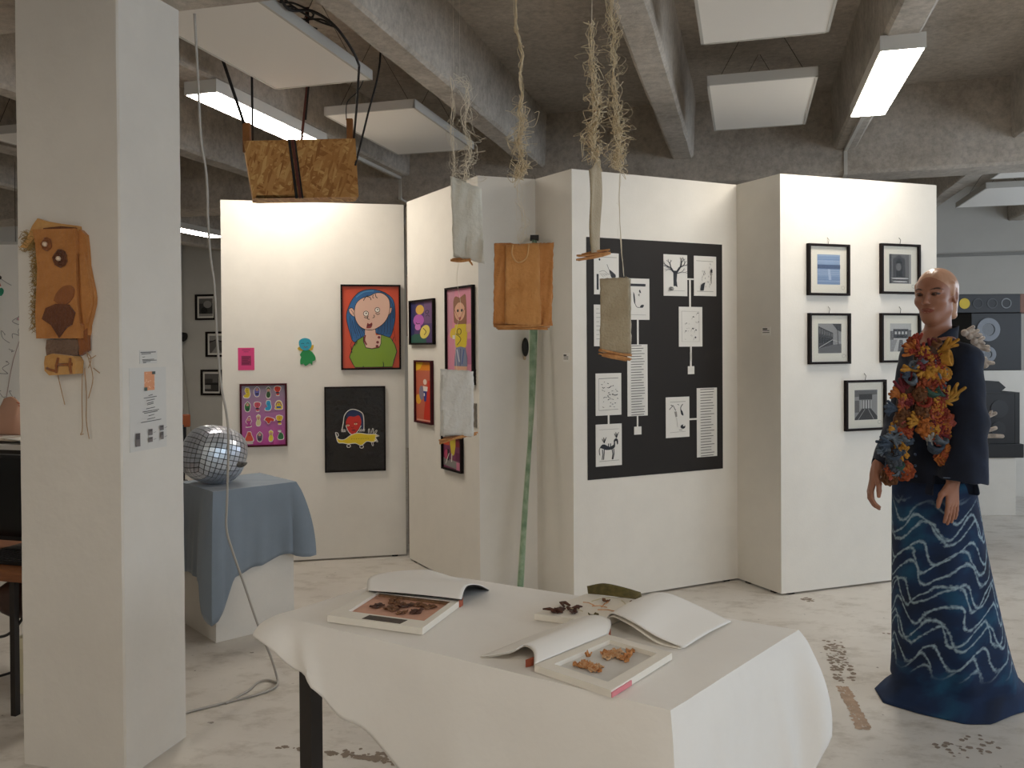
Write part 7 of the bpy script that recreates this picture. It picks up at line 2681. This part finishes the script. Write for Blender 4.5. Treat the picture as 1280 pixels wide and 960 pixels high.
# backing bands of brown crochet that carry the corals
for pts, col in (([(395, 130), (390, 230), (380, 330), (385, 450), (430, 560), (470, 660)], '#4a3224'), ([(300, 330), (278, 430), (268, 540), (240, 650), (225, 770)], '#4a3224')):
    mb = MB(); P = smooth_pts([vec(*zm(x, y), D0 + .03) for x, y in pts], 5)
    mb.tube(P, [.050 if i < len(P) * .75 else .036 for i in range(len(P))] if pts[0][0] > 350 else .030, 10)
    o = mb.build('coral_backing', yarn(col), man, smooth=True)
k = 0
for (kind, x, y, col, *a) in (
    ('f', 318, 125, RST, 5, .035, 2.4, 1.8), ('f', 345, 105, RD, 4, .028, 1.8, 1.4), ('f', 330, 160, OR, 5, .05, 2.6, 1.6),
    ('f', 370, 175, RD, 5, .06, 2.3, 1.2), ('r', 395, 185, RD, .040), ('t', 425, 130, BRW, .022, .03, 1.2), ('f', 412, 135, DR, 4, .035, 1.5, 1.2), ('f', 400, 215, DR, 4, .05, 3.4, 1.2),
    ('f', 470, 150, MU, 4, .058, .9, 1.0), ('r', 462, 180, MU, .038), ('t', 460, 195, MU, .034, .04, .2), ('f', 455, 235, MU, 4, .045, -1.3, 1.0),
    ('t', 355, 215, GY, .020, .03, 1.0), ('t', 340, 235, GY, .018, .028, 2.6), ('f', 320, 245, MU, 4, .05, 3.0, .7), ('f', 385, 250, MU, 5, .05, 2.9, 1.2),
    ('b', 405, 262, MU, .034), ('b', 450, 268, MU, .036), ('b', 478, 270, MU, .030), ('b', 432, 285, OR, .028),
    ('f', 320, 272, BLG, 4, .045, 3.1, .7), ('t', 325, 310, GY, .024, .035, 2.4), ('f', 310, 315, PK, 4, .035, 2.2, 1.6), ('r', 380, 320, RST, .042), ('r', 430, 330, PK, .032), ('t', 420, 325, RD, .020, .02, 1.0),
    ('t', 405, 370, GRN, .034, .03, 1.2), ('t', 435, 365, GRN, .028, .03, .6), ('b', 365, 370, BRW, .036), ('r', 395, 400, RD, .040), ('r', 430, 420, RST, .040), ('t', 385, 425, RD, .030, .03, 2.2),
    ('f', 490, 410, '#b98a3a', 4, .075, .95, 1.25), ('f', 470, 425, '#b98a3a', 3, .06, 2.2, .9), ('r', 420, 455, RD, .038), ('b', 370, 455, BRW, .036),
    ('r', 375, 485, OR, .040), ('f', 355, 510, MU, 5, .055, 2.9, 1.5), ('f', 395, 490, OR, 4, .045, 1.2, 1.4), ('r', 470, 490, RST, .040), ('r', 490, 510, PK, .034), ('f', 440, 470, RST, 4, .05, .4, 1.4),
    ('b', 380, 545, OR, .034), ('b', 420, 545, MU, .032), ('r', 400, 565, RST, .032), ('f', 470, 565, MU, 6, .034, .6, 3.0),
    ('t', 445, 605, GY, .032, .03, 1.0), ('t', 430, 650, BLG, .032, .035, 1.6), ('f', 410, 620, '#a7a6a0', 3, .05, 2.0, .6), ('r', 480, 665, RST, .044), ('b', 485, 645, OR, .026), ('r', 470, 690, OR, .034),
    ('f', 285, 375, DR, 5, .085, 1.9, 1.0), ('f', 262, 390, OR, 4, .06, 2.4, .8), ('f', 300, 320, DR, 4, .05, 1.5, .9), ('f', 240, 445, BLG, 5, .055, 2.9, 1.1),
    ('b', 275, 470, BRW, .032), ('b', 262, 500, BRW, .034), ('r', 280, 535, RD, .036), ('f', 245, 550, MU, 5, .04, 2.7, 1.6), ('b', 290, 560, RST, .026),
    ('t', 262, 598, GY, .024, .03, .8), ('f', 235, 600, GY, 4, .06, 2.6, .8), ('f', 215, 625, BLG, 4, .065, 2.9, .7), ('f', 200, 650, GY, 3, .055, 3.1, .5),
    ('f', 255, 640, MU, 4, .045, -1.2, 1.0), ('f', 262, 680, MU, 4, .045, 1.4, .9), ('t', 222, 690, BLG, .032, .03, 1.8), ('b', 225, 720, '#4a4f56', .036), ('r', 210, 735, BLG, .032), ('t', 245, 745, GRN, .024, .03, 1.6),
    ('r', 278, 755, RST, .042), ('b', 285, 745, OR, .024), ('f', 235, 775, PK, 4, .035, 2.8, 1.6), ('r', 205, 785, BRW, .036), ('t', 240, 770, GY, .020, .026, 2.4)):
    px_, py_ = zm(x, y)
    # the band nearer the viewer's left lies on the far flank, a little farther away
    d = D0 + (.02 if x < 320 else 0.0) + (.03 if y < 130 else 0)
    k += 1
    if kind == 'f': fingers(px_, py_, d, col, *a, seed=k)
    elif kind == 'r': rosette(px_, py_, d, col, a[0], seed=k)
    elif kind == 't': tubec(px_, py_, d, col, *a, seed=k)
    else: bobble(px_, py_, d, col, a[0], seed=k)
# smaller pieces filling the bands
rnd = random.Random(2024)
for k in range(64):
    if k % 3:
        t = rnd.random(); x = 395 + 60 * t + rnd.uniform(-55, 55); y = 150 + 520 * t; x = min(x, 490)
    else:
        t = rnd.random(); x = 300 - 75 * t + rnd.uniform(-38, 38); y = 370 + 400 * t
    px_, py_ = zm(x, y)
    d = D0 - .012 + (.02 if x < 320 else 0.0)
    col = rnd.choice([MU, OR, RD, DR, RST, GY, PK, OR, MU, RD])
    if y > 560 and x < 320: col = rnd.choice([GY, BLG, MU, RST, '#4a4f56'])
    q_ = rnd.random()
    if q_ < .55: fingers(px_, py_, d, col, rnd.randint(4, 6), rnd.uniform(.022, .038), rnd.uniform(0, 6.28), rnd.uniform(1.5, 3.5), r=.0055, seed=300 + k)
    elif q_ < .8: rosette(px_, py_, d, col, rnd.uniform(.018, .026), seed=300 + k, layers=2)
    else: bobble(px_, py_, d, col, rnd.uniform(.014, .02), seed=300 + k)
# white corals on the back, seen beyond the sleeve
WYA = '#cdbfb2'
for k, (x, y, l, ang) in enumerate(((1206, 416, .055, .5), (1212, 420, .062, .35), (1218, 427, .05, .1), (1222, 433, .05, -.2), (1230, 450, .03, -.3), (1231, 456, .04, .6))):
    fingers(x, y, .06, WYA, 2 if k < 4 else 1, l * .72, ang, .5, r=.010, seed=80 + k, name='white_coral')
for k, (x, y, l, ang) in enumerate(((1230, 523, .06, .62), (1230, 538, .055, .4), (1230, 545, .07, .08))):
    fingers(x, y, .0, WYA, 1, l, ang, .1, r=.010, seed=90 + k, name='white_coral')
